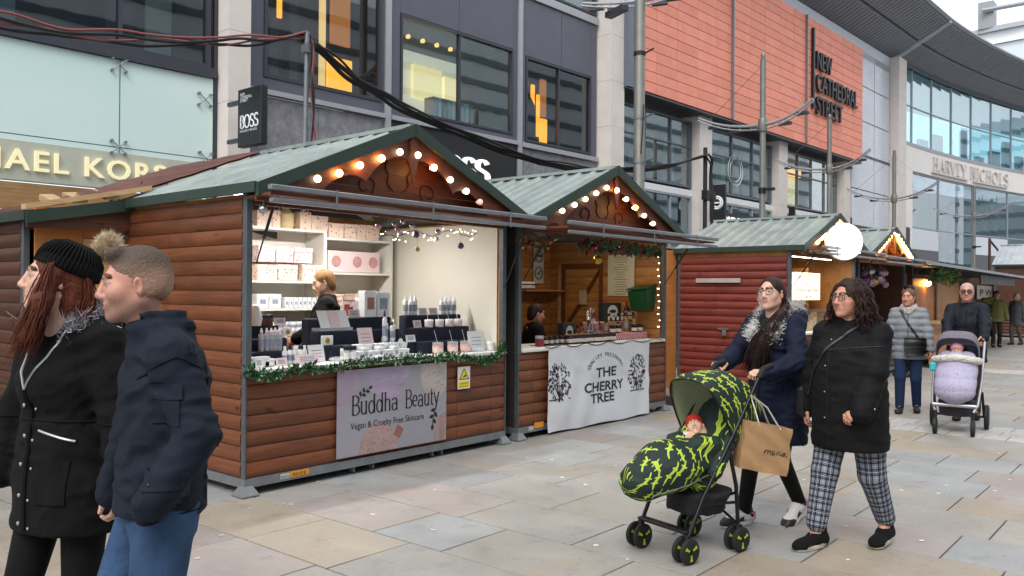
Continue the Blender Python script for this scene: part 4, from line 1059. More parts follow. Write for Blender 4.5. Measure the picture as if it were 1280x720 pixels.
# ================================================================ signs on the stalls
INK = M('print_black', '#1c1c20', .6, var=0)
def leaf_sprig(mb, o, s, flip=1, tilt=0.0):
    """five pointed leaves on a stem, in the board plane x-z"""
    def T(a, b): 
        c, sn = math.cos(tilt), math.sin(tilt); a, b = a*flip, b
        return (o[0]+s*(a*c-b*sn), o[1], o[2]+s*(a*sn+b*c))
    pts = [T(0, 0), T(.12, .4), T(.3, .8), T(.5, 1.1)]
    for p, q in zip(pts, pts[1:]):
        mb.add([(p[0]-.003, p[1], p[2]), (p[0]+.003, p[1], p[2]), (q[0]+.003, q[1], q[2]), (q[0]-.003, q[1], q[2])], [(0,1,2,3)])
    for a, b, an in ((.06,.25,2.3),(.12,.4,.3),(.2,.6,2.1),(.3,.8,.2),(.5,1.05,1.0)):
        L, W = .42, .12; V = []
        for u, v in ((0,0),(.35,1),(.7,.75),(1,0),(.7,-.75),(.35,-1)): V.append(T(a+math.cos(an)*u*L-math.sin(an)*v*W, b+math.sin(an)*u*L+math.cos(an)*v*W))
        mb.add(V, [tuple(range(6))])
def print_mat(name, base, spot, sc, thr, rough=.4):
    ma, t, b = newmat(name); v = coords(t, 'World'); vo = nn(t, 'ShaderNodeTexVoronoi'); vo.inputs['Scale'].default_value = sc; t.links.new(v, vo.inputs['Vector'])
    n = noise(t, v, sc*.15, 3); c = mixc(t, ramp(t, vo.outputs['Distance'], [(thr, 1.0), (thr+.08, 0.0)]), ramp(t, n, [(.3, lin(base)), (.7, tuple(min(1, q*1.25) for q in lin(base)))]), lin(spot))
    t.links.new(c, b.inputs['Base Color']); b.inputs['Roughness'].default_value = rough; return ma
YB = 5.612
bd = empty('sign_board', (5.05, YB, .16), 'grey sign board with printed pink baubles and black serif lettering on the nearest stall', 'sign')
bx0, bx1, bz0, bz1 = 4.40, 5.70, .165, .905
m_bd = M('board_lilac', '#929098', .35, var=.1, vs=1.2)
bx(bd, 'board', m_bd, ((bx0, YB, bz0), (bx1, YB+.008, bz1)))
def disc(cx, cz, r, mat, name, y=YB-.001, sx=1.0):
    P = clip_poly([(cx+sx*r*math.cos(a), cz+r*math.sin(a)) for a in np.linspace(0, 2*math.pi, 41)[:-1]], bx0, bz0, bx1, bz1)
    mb = MB(); mb.add([(a, y, b) for a, b in P], [tuple(range(len(P)))]); mb.build(name, mat, bd, fix=False)
m_lil = M('bauble_lilac', '#9c8ea4', .35, var=.25, vs=4, sc=(1,1,3)); m_pnk = print_mat('bauble_speckle', '#9c827e', '#4a3a3c', 42, .16)
disc(4.43, .80, .2, M('bauble_mauve', '#9a8a9c', .35, var=.15, vs=3), 'printed_bauble'); disc(4.96, .86, .25, m_lil, 'printed_bauble'); disc(5.56, .79, .2, print_mat('bauble_white_speckle', '#a09894', '#3e2f30', 40, .17), 'printed_bauble')
disc(4.86, .2, .22, m_pnk, 'printed_bauble'); disc(5.7, .26, .17, M('bauble_rose', '#98807c', .35, var=.3, vs=5, sc=(3,1,1)), 'printed_bauble')
mb = MB(); mb.add([(5.03, YB-.0015, .30),(5.1, YB-.0015, .25),(5.15, YB-.0015, .33),(5.08, YB-.0015, .38)], [(0,1,2,3)]); mb.build('printed_cap', M('bauble_cap', '#8d5c52', .4), bd, fix=False)
mb = MB(); G = serif('Buddha', .105, .045, .075, -.02); put_text(mb, '', (4.54, YB-.003, .515), (1,0,0), (0,0,1), h=.165, wd=.54, glyphs=G)
mb.build('serif_lettering', INK, bd, fix=False); mb = MB(); G = serif('Beauty', .105, .045, .075, -.02); put_text(mb, '', (5.16, YB-.003, .515), (1,0,0), (0,0,1), h=.165, wd=.44, glyphs=G)
mb.build('serif_lettering', INK, bd, fix=False)
mb = MB(); put_text(mb, 'Vegan & Cruelty Free Skincare', (4.54, YB-.003, .395), (1,0,0), (0,0,1), h=.058, wd=.86); mb.build('small_lettering', INK, bd, fix=False)
mb = MB(); leaf_sprig(mb, (4.63, YB-.003, .65), .115, 1, -.5); leaf_sprig(mb, (5.57, YB-.003, .50), .15, -1, 2.4); mb.build('printed_leaves', INK, bd, fix=False)
# hazard notice
x0, z1 = ony(572.5, 459, YB)[0], ony(572.5, 459, YB)[2]; x1, z0 = ony(587.5, 486, YB)[0], ony(587.5, 485, YB)[2]
hz = empty('warning_notice', ((x0+x1)/2, YB, z0), 'small white and yellow warning notice right of the beauty sign board', 'sign')
bx(hz, 'card', M('notice_white', '#d8d6cc', .5, var=.04), ((x0, YB, z0), (x1, YB+.004, z1)))
cx, h, w_ = (x0+x1)/2, z1-z0, x1-x0
mb = MB(); mb.add([(cx-w_*.42, YB-.001, z0+h*.42), (cx+w_*.42, YB-.001, z0+h*.42), (cx, YB-.001, z0+h*.94)], [(0,1,2)]); mb.build('triangle_border', INK, hz, fix=False)
m_yel = M('hazard_yellow', '#e0c81e', .5, var=.03)
mb = MB(); mb.add([(cx-w_*.33, YB-.002, z0+h*.46), (cx+w_*.33, YB-.002, z0+h*.46), (cx, YB-.002, z0+h*.86)], [(0,1,2)]); mb.build('triangle', m_yel, hz, fix=False)
mb = MB(); mb.add([(cx-w_*.16, YB-.003, z0+h*.5), (cx+w_*.18, YB-.003, z0+h*.56), (cx+w_*.1, YB-.003, z0+h*.66), (cx-w_*.02, YB-.003, z0+h*.58)], [(0,1,2,3)]); mb.build('pictogram', INK, hz, fix=False)
bx(hz, 'caption', m_yel, ((x0+w_*.06, YB-.001, z0+h*.06), (x1-w_*.06, YB, z0+h*.34)))
mb = MB(); put_text(mb, 'CAUTION', (x0+w_*.14, YB-.002, z0+h*.22), (1,0,0), (0,0,1), h=h*.06, wd=w_*.7); put_text(mb, 'Electricity', (x0+w_*.14, YB-.002, z0+h*.1), (1,0,0), (0,0,1), h=h*.06, wd=w_*.7); mb.build('caption_text', INK, hz, fix=False)
# cloth banner
YN = 5.60
bn_ = empty('cloth_banner', (8.35, YN, .03), 'creased white cloth banner with two black trees hung on the jar stall counter', 'banner')
nx_, nz_ = 90, 44; bxa, bxb, bza, bzb = 7.27, 9.42, .025, .97
def crease(x, z):
    return .010*math.sin(2.3*x+3*z+math.sin(5*z)*1.3)+.006*math.sin(9*x-6*z+2*math.sin(4*x))+.005*math.sin(13*z+7*x+2*math.sin(6*z+x))+.004*abs(math.sin(11*x+9*z))
V = []; F = []
for i in range(nx_+1):
    for j in range(nz_+1):
        x, z = bxa+(bxb-bxa)*i/nx_, bza+(bzb-bza)*j/nz_; k = min(1, (bzb-z)*4); V.append((x, YN-.014-crease(x, z)*k, z+.006*math.sin(7*x)*(1-j/nz_)))
F = [(i*(nz_+1)+j, (i+1)*(nz_+1)+j, (i+1)*(nz_+1)+j+1, i*(nz_+1)+j+1) for i in range(nx_) for j in range(nz_)]
mb = MB(); mb.add(V, F); mb.build('cloth', M('banner_white', '#cfd1d6', .8, var=.03, bump=.15, bs=14), bn_, 'all')
def on_cloth(mb):                 # lay flat print over the creases
    mb.v = [(v[0], YN-.0185-crease(v[0], v[2])*min(1, (bzb-v[2])*4), v[2]) for v in mb.v]; return mb
for s, px0, px1, py in (('THE', 742, 769, 470), ('CHERRY', 728, 778, 487.5), ('TREE', 736, 766, 502)):
    mb = MB(); a, b = ony(px0, py, YN), ony(px1, py, YN); put_text(mb, s, (a[0], YN, (a[2]+b[2])/2), (1,0,0), (0,0,1), h=.115, wd=b[0]-a[0], bold=.02); on_cloth(mb).build('lettering', INK, bn_, fix=False)
mb = MB(); c = ony(755, 472, YN); s = 'QUALITY PRESERVES'
for i, ch in enumerate(s):
    if ch == ' ': on_cloth(mb).build('arched_lettering', INK, bn_, fix=False); mb = MB(); continue
    a = R(150-120*i/(len(s)-1)); p = c+np.array([.40*math.cos(a), 0, .26*math.sin(a)]); ex = np.array([math.sin(a), 0, -math.cos(a)*.7]); ex /= np.linalg.norm(ex); ez = np.array([-ex[2], 0, ex[0]])
    put_text(mb, ch, p, ex, ez, h=.05, bold=.01, center=True)
on_cloth(mb).build('arched_lettering', INK, bn_, fix=False)
for px, py, sz in ((697, 478, 1.0), (795, 466, 1.05)):
    mb = MB(); c = ony(px, py, YN); q = ony(px, py+21, YN)
    for k in range(170):
        a, r = random.random()*6.28, math.sqrt(random.random()); x, z = c[0]+.185*sz*r*math.cos(a), c[2]+.2*sz*r*math.sin(a)+.01
        t = a+random.uniform(-.4,.4); L, W = .036, .011
        mb.add([(x, YN, z), (x+L*.5*math.cos(t)-W*math.sin(t), YN, z+L*.5*math.sin(t)+W*math.cos(t)), (x+L*math.cos(t), YN, z+L*math.sin(t)), (x+L*.5*math.cos(t)+W*math.sin(t), YN, z+L*.5*math.sin(t)-W*math.cos(t))], [(0,1,2,3)])
    for dx in (-.09, -.05, 0, .05, .1): mb.add([(c[0]-.008, YN, c[2]-.17), (c[0]+.008, YN, c[2]-.17), (c[0]+dx*1.3+.004, YN, c[2]+.08-abs(dx)*.6), (c[0]+dx*1.3-.004, YN, c[2]+.08-abs(dx)*.6)], [(0,1,2,3)])
    mb.add([(c[0]-.013, YN, q[2]), (c[0]+.013, YN, q[2]), (c[0]+.008, YN, c[2]-.15), (c[0]-.008, YN, c[2]-.15)], [(0,1,2,3)])
    mb.add([(c[0]-.17, YN, q[2]-.006), (c[0]+.2, YN, q[2]-.006), (c[0]+.2, YN, q[2]+.006), (c[0]-.17, YN, q[2]+.006)], [(0,1,2,3)])
    on_cloth(mb).build('printed_tree', INK, bn_, fix=False)

# ================================================================ goods on the skincare stall
def z6(x, y): return 290+x/3, 230+y/3
m_gift = print_mat('gift_floral', '#d9bfae', '#a7686c', 26, .2, .6); m_gift2 = print_mat('gift_lilac', '#cbb8ba', '#8a6072', 30, .2, .6); m_gold = print_mat('gift_gold', '#c9b183', '#e6dcb4', 60, .2, .35)
m_wht = M('pack_white', '#dfe0e0', .45, var=.04, vs=12); m_pnkc = M('pack_pink', '#dcc3c2', .5, var=.04); m_redp = M('pack_red', '#7d1c2c', .45, var=.08)
m_navy = M('navy_cloth', '#141a2e', .85, var=.15, vs=9, bump=.2, bs=120); m_capw = M('cap_white', '#eef0f0', .3, var=0); m_clear = M('clear_plastic', '#dfe6ea', .15, var=0, alpha=.35)
m_blk = M('pack_black', '#1c1b1d', .4, var=.1); m_foil = M('gold_foil', '#c79a2e', .3, .7, var=.2, vs=20); m_print = M('pack_print', '#8d95a5', .6, var=.2, vs=30)
GR = 'gift boxes on the skincare shelves'
def gbox(x0, x1, yf, dep, z0, h, mat, label, group, lid=True, name='gift_box', lidh=.3, tag_=None):
    mb = MB(); mb.bbox((x0, yf, z0), (x1, yf+dep, z0+h*(1-(lidh if lid else 0))), .004)
    o = mb.thing(name, mat, label, 'box', group)
    if lid:
        q = MB(); q.bbox((x0-.004, yf-.004, z0+h*(1-lidh)), (x1+.004, yf+dep+.004, z0+h), .004); q.build('lid', mat, o)
    if tag_:
        q = MB(); w = (x1-x0); q.box((x0+w*.25, yf-.0025, z0+h*.3), (x1-w*.25, yf-.001, z0+h*.62)); q.build('printed_label', tag_, o)
    return o
def rect(zr, Y, z0):
    (a, b), (c, d) = z6(zr[0], zr[1]), z6(zr[2], zr[3]); p, q = ony(a, d, Y), ony(c, b, Y)
    t0, t1 = ony((a+c)/2, d, Y)[2], ony((a+c)/2, b, Y)[2]; return p[0], q[0], max(.02, t1-t0)
for zr, mm, kind in (((95,95,150,155), m_gift, 'bag'), ((152,90,182,155), m_gift, 'bag'), ((255,100,297,165), m_gift, 'bag'), ((299,115,361,170), m_gift, 'box'), ((363,120,420,175), m_gift, 'box'), ((423,125,469,180), m_gift, 'box'), ((471,128,504,184), m_gift, 'box'), ((506,132,555,188), m_gift, 'box')):
    x0, x1, h = rect(zr, 7.25, 0); z0 = 2.218 if x0 < 5.42 else 2.153
    if kind == 'bag':
        mb = MB(); c = (x0+x1)/2; mb.add([(x0,7.25,z0),(x1,7.25,z0),(x1,7.4,z0),(x0,7.4,z0),(x0,7.25,z0+h),(x1,7.25,z0+h),(x1-.005,7.4,z0+h),(x0+.005,7.4,z0+h)], [(0,3,2,1),(0,1,5,4),(1,2,6,5),(2,3,7,6),(3,0,4,7)])
        o = mb.thing('gift_bag', mm, 'floral paper gift bag standing on top of the shelf unit', 'gift bag', 'gift bags on top of the shelf unit')
        q = MB(); q.tube([(c-.03,7.25,z0+h), (c-.02,7.24,z0+h+.05), (c+.02,7.24,z0+h+.05), (c+.03,7.25,z0+h)], .003, 5); q.build('cord_handle', m_pnkc, o)
    else: gbox(x0, x1-.003, 7.25, .16, z0, h, mm, 'floral cream gift box on top of the shelf unit', 'gift boxes on top of the shelf unit', lidh=.25)
x0, x1, h = rect((186,85,250,160), 7.25, 0)
mb = MB(); mb.lathe(((x0+x1)/2, 7.33, 2.218), [(.07,0),(.085,.03),(.085,.15),(.05,.19),(.035,.2),(.06,.25)], 14); mb.thing('sequin_pouch', m_gold, 'gold sequin pouch gathered at the neck on top of the shelf unit', 'pouch', smooth=True)
for zr, mm, z0 in (((100,165,165,228), m_gift2, 1.86), ((167,170,233,230), m_gift2, 1.86), ((235,176,305,234), m_gift2, 1.86), ((98,230,172,288), m_gift, 1.68), ((174,234,248,293), m_gift, 1.68), ((265,236,340,296), m_gift, 1.68)):
    x0, x1, h = rect(zr, 7.23, 0); gbox(x0, x1-.004, 7.23, .22, z0+.002, min(h, .176), mm, ('lilac floral gift box in the upper row of the second shelf' if z0 > 1.8 else 'pink floral gift box in the lower row of the second shelf'), 'gift boxes on the second shelf')
for i, zr in enumerate(((95,308,139,350), (141,310,185,352))): x0, x1, h = rect(zr, 7.23, 0); gbox(x0, x1, 7.23, .18, 1.402, .14, m_wht, 'larger plain white carton on the third shelf', 'white cartons on the third shelf', tag_=m_print, name='carton')
for i in range(7):
    x0, x1, h = rect((200+i*17, 322, 214+i*17, 355), 7.23, 0); gbox(x0, x1, 7.23, .1, 1.402, .105, m_wht, 'small white carton in the row on the third shelf', 'small cartons on the third shelf', lid=False, tag_=m_print, name='carton')
def jar(x, y, z, r, h, mat, capm, label, group, name='jar', lab=None, capr=1.02, caph=.28):
    mb = MB(); mb.lathe((x, y, z), [(r*.94,0),(r,.004),(r,h*(1-caph)-.006),(r*.86,h*(1-caph))], 12); o = mb.thing(name, mat, label, name.split('_')[-1], group, True)
    q = MB(); q.lathe((x, y, z+h*(1-caph)), [(r*capr,0),(r*capr,h*caph-.003),(r*.9,h*caph)], 12); q.build('lid', capm, o, True)
    if lab: q = MB(); q.lathe((x, y, z+h*.14), [(r*1.012,0),(r*1.012,h*.42)], 12); q.build('label', lab, o, True)
    return o
for i in range(9):
    for k in range(2):
        x = ony(290/1+z6(100+i*25, 400)[0]-290, 365, 7.3)[0]; jar(x, 7.3, 1.122+k*.068, .04, .065, m_wht, m_capw, 'white cream jar in the stacked rows on the fourth shelf', 'cream jars on the fourth shelf', lab=m_print)
for i, zr in enumerate(((120,445,172,480), (174,445,224,480), (235,445,275,480), (240,480,275,515))): x0, x1, h = rect(zr, 7.23, 0); gbox(x0, x1-.004, 7.23, .2, .752+(.0 if i < 3 else .13), .125, m_wht if i % 2 else m_gift2, 'pale carton on the bottom shelf behind the counter', 'cartons on the bottom shelf')
mb = MB(); x0, x1, h = rect((360,205,555,268), 7.23, 0); 
bgl = gbox(x0, x1, 7.23, .2, 1.783, .23, m_pnkc, 'long pale pink box with three printed baubles on the right shelf', None, lid=False, name='display_box')
for f in (.15, .55, .86):
    q = MB(); c = (x0+(x1-x0)*f, 7.226, 1.9); q.lathe(c, [(.062,0),(.06,.003)], 20, (0,-1,0)); q.build('printed_bauble', M('bauble_print', '#b98a86', .5, var=.25, vs=20), bgl)
for zr, z0, h, mm in (((356,316,420,368), 1.302, .16, m_gift), ((358,290,420,314), 1.464, .08, m_gift), ((464,320,498,370), 1.302, .16, m_gift2), ((500,318,565,370), 1.302, .17, m_gift), ((462,296,560,318), 1.474, .075, m_gift)):
    x0, x1, _ = rect(zr, 7.23, 0); gbox(x0, min(x1, 6.36)-.004, 7.23, .2, z0, h, mm, 'floral gift box piled on the right-hand shelf', 'gift boxes on the right-hand shelf')
for i in range(4):
    x = 5.80+i*.055+.02; jar(x, 7.27, 1.302, .022, .1 if i % 2 else .13, m_redp, m_redp if i < 2 else m_blk, 'dark red cosmetics pot on the right-hand shelf', 'red pots on the right-hand shelf')
# navy stepped risers on the counter
ZC = .971
def riser(x0, x1, steps, label):
    r = empty('display_riser', ((x0+x1)/2, steps[0][0], ZC), label, 'riser', 'navy risers on the skincare counter')
    for y0, y1, z in steps: bx(r, 'step', m_navy, ((x0, y0, ZC+.002), (x1, y1, z)), ch=.008)
    return r
RL = (3.62, 4.2, 1.05, 1.13, 1.27); 
riser(3.62, 4.15, ((5.84, 5.97, 1.08), (5.971, 6.09, 1.18), (6.091, 6.2, 1.28)), 'navy stepped display riser at the left end of the counter')
riser(4.46, 5.42, ((5.86, 5.97, 1.1), (5.971, 6.09, 1.22), (6.091, 6.21, 1.33)), 'navy stepped display riser in the middle of the counter')
riser(5.62, 6.4, ((5.86, 5.97, 1.09), (5.971, 6.09, 1.22), (6.091, 6.21, 1.34)), 'navy stepped display riser at the right end of the counter')
def bottle(x, y, z, r, h, mat, capm, label, group, pump=True):
    mb = MB(); mb.lathe((x, y, z), [(r*.92,0),(r,.005),(r,h*.68),(r*.9,h*.73),(r*.42,h*.78),(r*.4,h*.8)], 12); o = mb.thing('bottle', mat, label, 'bottle', group, True)
    q = MB(); q.lathe((x, y, z+h*.8), [(r*.48,0),(r*.48,h*.1),(r*.3,h*.12),(r*.3,h*.2)] if pump else [(r*.55,0),(r*.5,h*.2)], 10); q.build('cap', capm, o, True)
    q = MB(); q.lathe((x, y, z+h*.2), [(r*1.01,0),(r*1.01,h*.32)], 12); q.build('label', m_print, o, True)
for zx in (650, 671, 686): x = ony(z6(zx, 0)[0], 385, 6.15)[0]; bottle(x, 6.15, 1.342, .026, .2, m_wht, m_capw, 'tall white bottle in the group of three on the right riser', 'three white bottles on the right riser')
for zx in (785, 801, 816, 833): x = ony(z6(zx, 0)[0], 385, 6.15)[0]; bottle(x, 6.15, 1.342, .024, .19, m_wht, m_capw, 'tall white bottle in the group of four at the riser end', 'four white bottles on the right riser')
for i, zx in enumerate((110, 130, 147, 162, 177)): x = ony(z6(zx, 0)[0], 420, 5.9)[0]; bottle(x, 5.9, 1.082, .025, .19, M('bottle_silver', '#aeb3b8', .3, .3, var=.1), m_capw, 'slim silver-grey bottle on the left riser', 'silver bottles on the left riser')
for i, zx in enumerate((198, 218, 236, 254, 272, 262)): x = ony(z6(zx, 0)[0], 430, 5.8 if i < 5 else 5.75)[0]; bottle(x, 5.8-.05*(i == 5), ZC+.002, .022, .15, m_wht, m_blk if i % 2 else m_capw, 'small dropper bottle at the foot of the left riser', 'dropper bottles by the left riser', False)
for i, zx in enumerate((112, 128, 142)): x = ony(z6(zx, 0)[0], 395, 6.14)[0]; jar(x, 6.14, 1.282, .026, .09, M('amber_jar', '#5d2f2a', .3), m_blk, 'dark little jar on the top left riser step', 'dark jars on the left riser')
for zx, w_, h_ in ((490, 44, .25), (537, 46, .24)):
    x0 = ony(z6(zx, 0)[0], 395, 6.13)[0]; x1 = ony(z6(zx+w_, 0)[0], 395, 6.13)[0]
    o = gbox(x0, x1, 6.1, .1, 1.332, h_, m_wht, 'tall white gift carton on the middle riser', 'tall white cartons on the middle riser', lid=False, name='carton')
    q = MB(); q.box((x0+.03, 6.0975, 1.332+h_*.3), (x1-.03, 6.099, 1.332+h_*.75)); q.build('printed_label', m_print if zx > 500 else M('label_rose', '#9d6a6a', .5), o)
for i, zx in enumerate((445, 470, 492)):
    x = ony(z6(zx+10, 0)[0], 372, 6.4)[0]; jar(x, 6.32, 1.21+.0, .035, .3, M('lilac_tube', '#a9abb9', .4), m_capw, 'tall lilac candle tube behind the middle riser', 'tubes behind the middle riser', caph=.1)
# wire card rack and show cards
mb = MB(); a = ony(z6(315, 497)[0], z6(0, 497)[1], 6.02); b = ony(z6(443, 497)[0], z6(0, 490)[1], 6.02)
rk = empty('card_rack', ((a[0]+b[0])/2, 6.02, 1.225), 'clear slanted rack with three white cards in front of the seller', 'rack')
bx(rk, 'tray', m_clear, ((a[0], 5.98, 1.225), (b[0], 6.08, 1.25)))
for i in range(3):
    x = a[0]+.03+i*(b[0]-a[0]-.05)/3; mb = MB(); mb.obox((x, 5.985, 1.252), ((b[0]-a[0])/3.6, 0, 0), (0, .006, 0), (0, .07, .15)); mb.build('card', m_wht if i != 1 else m_pnkc, rk)
def card(zr, Y, z0, mat, label, lean=.25):
    x0, x1, h = rect(zr, Y, 0); mb = MB(); mb.obox((x0, Y, z0), (x1-x0, 0, 0), (0, .004, 0), (0, h*lean, h)); o = mb.thing('show_card', mat, label, 'card', 'show cards among the skincare')
    q = MB()
    for k in range(3): q.obox((x0+(x1-x0)*.2, Y+h*lean*(.3+.18*k)-.0015, z0+h*(.3+.18*k)), ((x1-x0)*.6, 0, 0), (0, .0008, 0), (0, .01*lean, .008))
    q.build('print', m_print, o)
card((480,500,535,573), 5.84, 1.07, m_pnkc, 'tall pink show card in the middle of the counter')
card((293,555,352,620), 5.78, ZC+.002, m_wht, 'white show card at the foot of the left riser')
card((160,465,203,492), 6.1, 1.282, m_pnkc, 'small pink card on the top step of the left riser')
card((155,515,200,545), 5.98, 1.182, m_pnkc, 'pink card on the second step of the left riser')
card((440,462,482,492), 6.12, 1.332, m_pnkc, 'pink card next to the tall cartons on the middle riser')
card((703,462,735,488), 6.12, 1.342, m_pnkc, 'left one of two pink cards between the bottle groups'); card((740,462,773,488), 6.12, 1.342, m_pnkc, 'right one of two pink cards between the bottle groups')
card((683,503,712,530), 6.0, 1.222, m_pnkc, 'pink card beside the candles on the right riser'); card((655,530,690,556), 5.9, 1.092, m_wht, 'pale card low on the right riser')
card((90,632,120,668), 5.68, ZC+.002, m_wht, 'small card leaning at the left end of the counter'); card((168,625,210,655), 5.7, ZC+.002, m_pnkc, 'pale pink card lying in front of the left riser')
card((240,618,330,655), 5.7, ZC+.002, m_pnkc, 'wide pink card at the counter edge above the garland')
card((890,535,950,608), 5.8, ZC+.002, m_wht, 'white poster card with faint print at the right end of the counter', .15)
for zr, Y, z0, nm in (((338,508,380,545), 5.9, 1.102, 'left'), ((410,545,440,588), 5.82, ZC+.002, 'right'), ((195,512,225,545), 5.98, 1.19, 'far left')):
    x0, x1, h = rect(zr, Y, 0); mb = MB(); mb.bbox((x0, Y, z0), (x1, Y+.02, z0+h), .003); o = mb.thing('foil_box', m_wht, 'white box with a gold foil crown, %s of the three' % nm, 'box', 'foil printed boxes'); q = MB(); q.lathe(((x0+x1)/2, Y-.001, z0+h*.5), [(h*.3,0),(h*.28,.002)], 9, (0,-1,0)); q.build('foil_print', m_foil, o)
# rows of little white pots along the edge
for i in range(10):
    x = ony(z6(485+i*19, 0)[0], 432, 5.72)[0]; gbox(x-.035, x+.03, 5.72, .06, ZC+.002, .075+.03*(i % 3 == 1), m_wht, 'little white cube pot along the counter edge', 'white pots along the counter edge', tag_=m_print, name='carton', lidh=.22)
for i in range(6):
    x = ony(z6(480+i*33, 0)[0], 424, 5.8)[0]; gbox(x-.035, x+.04, 5.8, .07, ZC+.002, .13, m_wht, 'white carton in the second row of the counter', 'second row of white cartons', tag_=m_print, name='carton', lidh=.22)
for i, zx in enumerate((100, 125, 145, 75)): x = ony(z6(zx, 0)[0], 445, 5.74)[0]; gbox(x-.05, x+.04, 5.74, .07, ZC+.002, .06+.02*(i % 2), m_wht, 'small pale box at the left end of the counter', 'pale boxes at the left end', name='carton')
for i, zx in enumerate((430, 455)): x = ony(z6(zx, 0)[0], 435, 5.72)[0]; jar(x, 5.72, ZC+.002, .028, .13, m_clear, m_blk, 'clear glass bottle with black cap by the counter edge', 'black-capped bottles', lab=m_wht)
for i, (zx, zy, h_) in enumerate(((572, 475, .3), (588, 488, .24), (600, 520, .2), (615, 490, .22), (632, 500, .2), (575, 530, .17))):
    x = ony(z6(zx, 0)[0], 410, 5.9)[0]; bottle(x, 5.9+.04*(i % 2), ZC+.003 if i > 3 else 1.102, .022, h_, m_wht, m_capw if i % 2 else m_blk, 'white bottle in the cluster right of the middle riser', 'bottle cluster on the middle riser')
for i, zx in enumerate((738, 778, 815, 848)):
    x = ony(z6(zx, 0)[0], 405, 6.02)[0]; o = jar(x, 6.02, 1.222, .045, .075, m_wht, m_capw, 'white candle tin on the second right step', 'candle tins on the right riser', lab=m_pnkc)
    q = MB(); q.tube([(x-.01, 6.02, 1.29), (x-.05, 6.01, 1.4)], .002, 5); q.build('reed', m_wht, o)
for i, zx in enumerate((772, 828, 875)):
    x = ony(z6(zx, 0)[0], 428, 5.8)[0]; o = jar(x, 5.8, ZC+.002, .055, .11, M('peach_wax', '#d8a58c', .4, var=.1), m_clear, 'peach candle in a glass at the right of the counter', 'peach candles on the counter', lab=m_pnkc)
    q = MB(); q.tube([(x, 5.8, 1.06), (x-.06, 5.79, 1.2)], .002, 5); q.build('reed', m_wht, o)
for i, zx in enumerate((400, 545, 925)):
    x = ony(z6(zx, 0)[0], 440, 5.72)[0]; mb = MB(); mb.lathe((x, 5.74, ZC+.002), [(.06,0),(.075,.02),(.06,.035),(.02,.04)], 12); mb.thing('soap_dish', m_clear if i != 1 else m_wht, 'round dish on the counter, %s of three' % ('leftmost','middle','rightmost')[i], 'dish', 'round dishes on the counter', True)
x = ony(z6(975, 0)[0], 435, 5.72)[0]; o = jar(x, 5.74, ZC+.002, .04, .09, m_wht, m_capw, 'white reed diffuser at the right corner of the counter', None)
q = MB(); [q.tube([(x, 5.74, 1.05), (x-.02-.03*k, 5.73, 1.22-.01*k)], .002, 5) for k in range(3)]; q.build('reed', m_wht, o)
mb = MB(); x = ony(z6(80, 0)[0], 395, 6.1)[0]; mb.lathe((x+.03, 6.12, 1.282), [(.05,0),(.06,.06),(.045,.13),(.03,.17),(.01,.18)], 12); mb.thing('white_ornament', m_wht, 'white rounded ornament on the top step at the far left of the counter', 'ornament', smooth=True)
mb = MB(); x = ony(z6(150, 0)[0], 410, 5.98)[0]; mb.sphere((x, 5.97, 1.22), .04, 12, 8, (1.2,1,.8)); mb.thing('pink_puff', M('puff_pink', '#d98a90', .8), 'bright pink bath puff on the left riser', 'puff', smooth=True)
# ---------------------------------------------------------------- garland, baubles, fairy lights
def garland(pts, n, mats, label, leafl=.05, rad=.045, name='garland', group=None):
    pts = [np.array(p) for p in pts]; mb = MB(); seg = len(pts)-1
    mb.cm = 0; mb.tube(pts, .008, 5)
    for k in range(n):
        f = random.random()*seg; i = min(int(f), seg-1); p = pts[i]+(pts[i+1]-pts[i])*(f-i)
        d = np.array([random.gauss(0,1), random.gauss(0,1), random.gauss(0,1)]); d /= np.linalg.norm(d); s = np.cross(d, [random.random(), random.random(), 1]); s /= np.linalg.norm(s)
        a = p+d*rad*random.random()*(.65+.5*math.sin(f*2.3)*math.sin(f*5.1+1)); L = leafl*random.uniform(.6,1.2); mb.cm = random.randrange(len(mats))
        mb.add([a, a+d*L*.5+s*L*.22, a+d*L, a+d*L*.5-s*L*.22], [(0,1,2,3)])
    c = pts[len(pts)//2]
    return mb.thing(name, mats, label, name.split('_')[-1], group)
m_lf = [M('leaf_dark', '#1d4a2c', .5, var=.2), M('leaf_mid', '#2f6a3a', .5, var=.2), M('leaf_pale', '#86a37c', .5, var=.2)]
gp = []
for px, py in ((308,462),(320,468),(345,470),(365,462),(382,460),(402,462),(425,459),(450,452),(480,452),(505,449),(535,447),(560,446),(585,447),(605,452),(618,448),(628,437),(628,430)): gp.append(ony(px, py, 5.585))
garland(gp, 2100, [m_lf[0], m_lf[0], m_lf[1], m_lf[2]], 'green leafy garland swagged along the skincare counter edge', .045, .04)
mats_b = {'silver': M('bauble_silver', '#b9b9bd', .15, .9, var=0), 'pink': M('bauble_pink', '#b58aa0', .2, .7, var=0), 'purple': M('bauble_purple', '#6a4468', .2, .6, var=0), 'red': M('bauble_red', '#8a1420', .25, .4, var=0), 'gold': M('bauble_gold', '#b8963e', .2, .8, var=.2, vs=60)}
def bauble(px, py, Y, r, col, label, group, hang=.12):
    c = ony(px, py, Y); mb = MB(); mb.sphere(c, r, 16, 12); o = mb.thing('bauble', mats_b[col], label, 'bauble', group, 'all')
    q = MB(); q.lathe((c[0], c[1], c[2]+r*.94), [(r*.25,0),(r*.25,r*.25)], 8); q.tube([(c[0], c[1], c[2]+r), (c[0], c[1], c[2]+r+hang)], .0018, 4); q.build('hanger', m_galv, o)
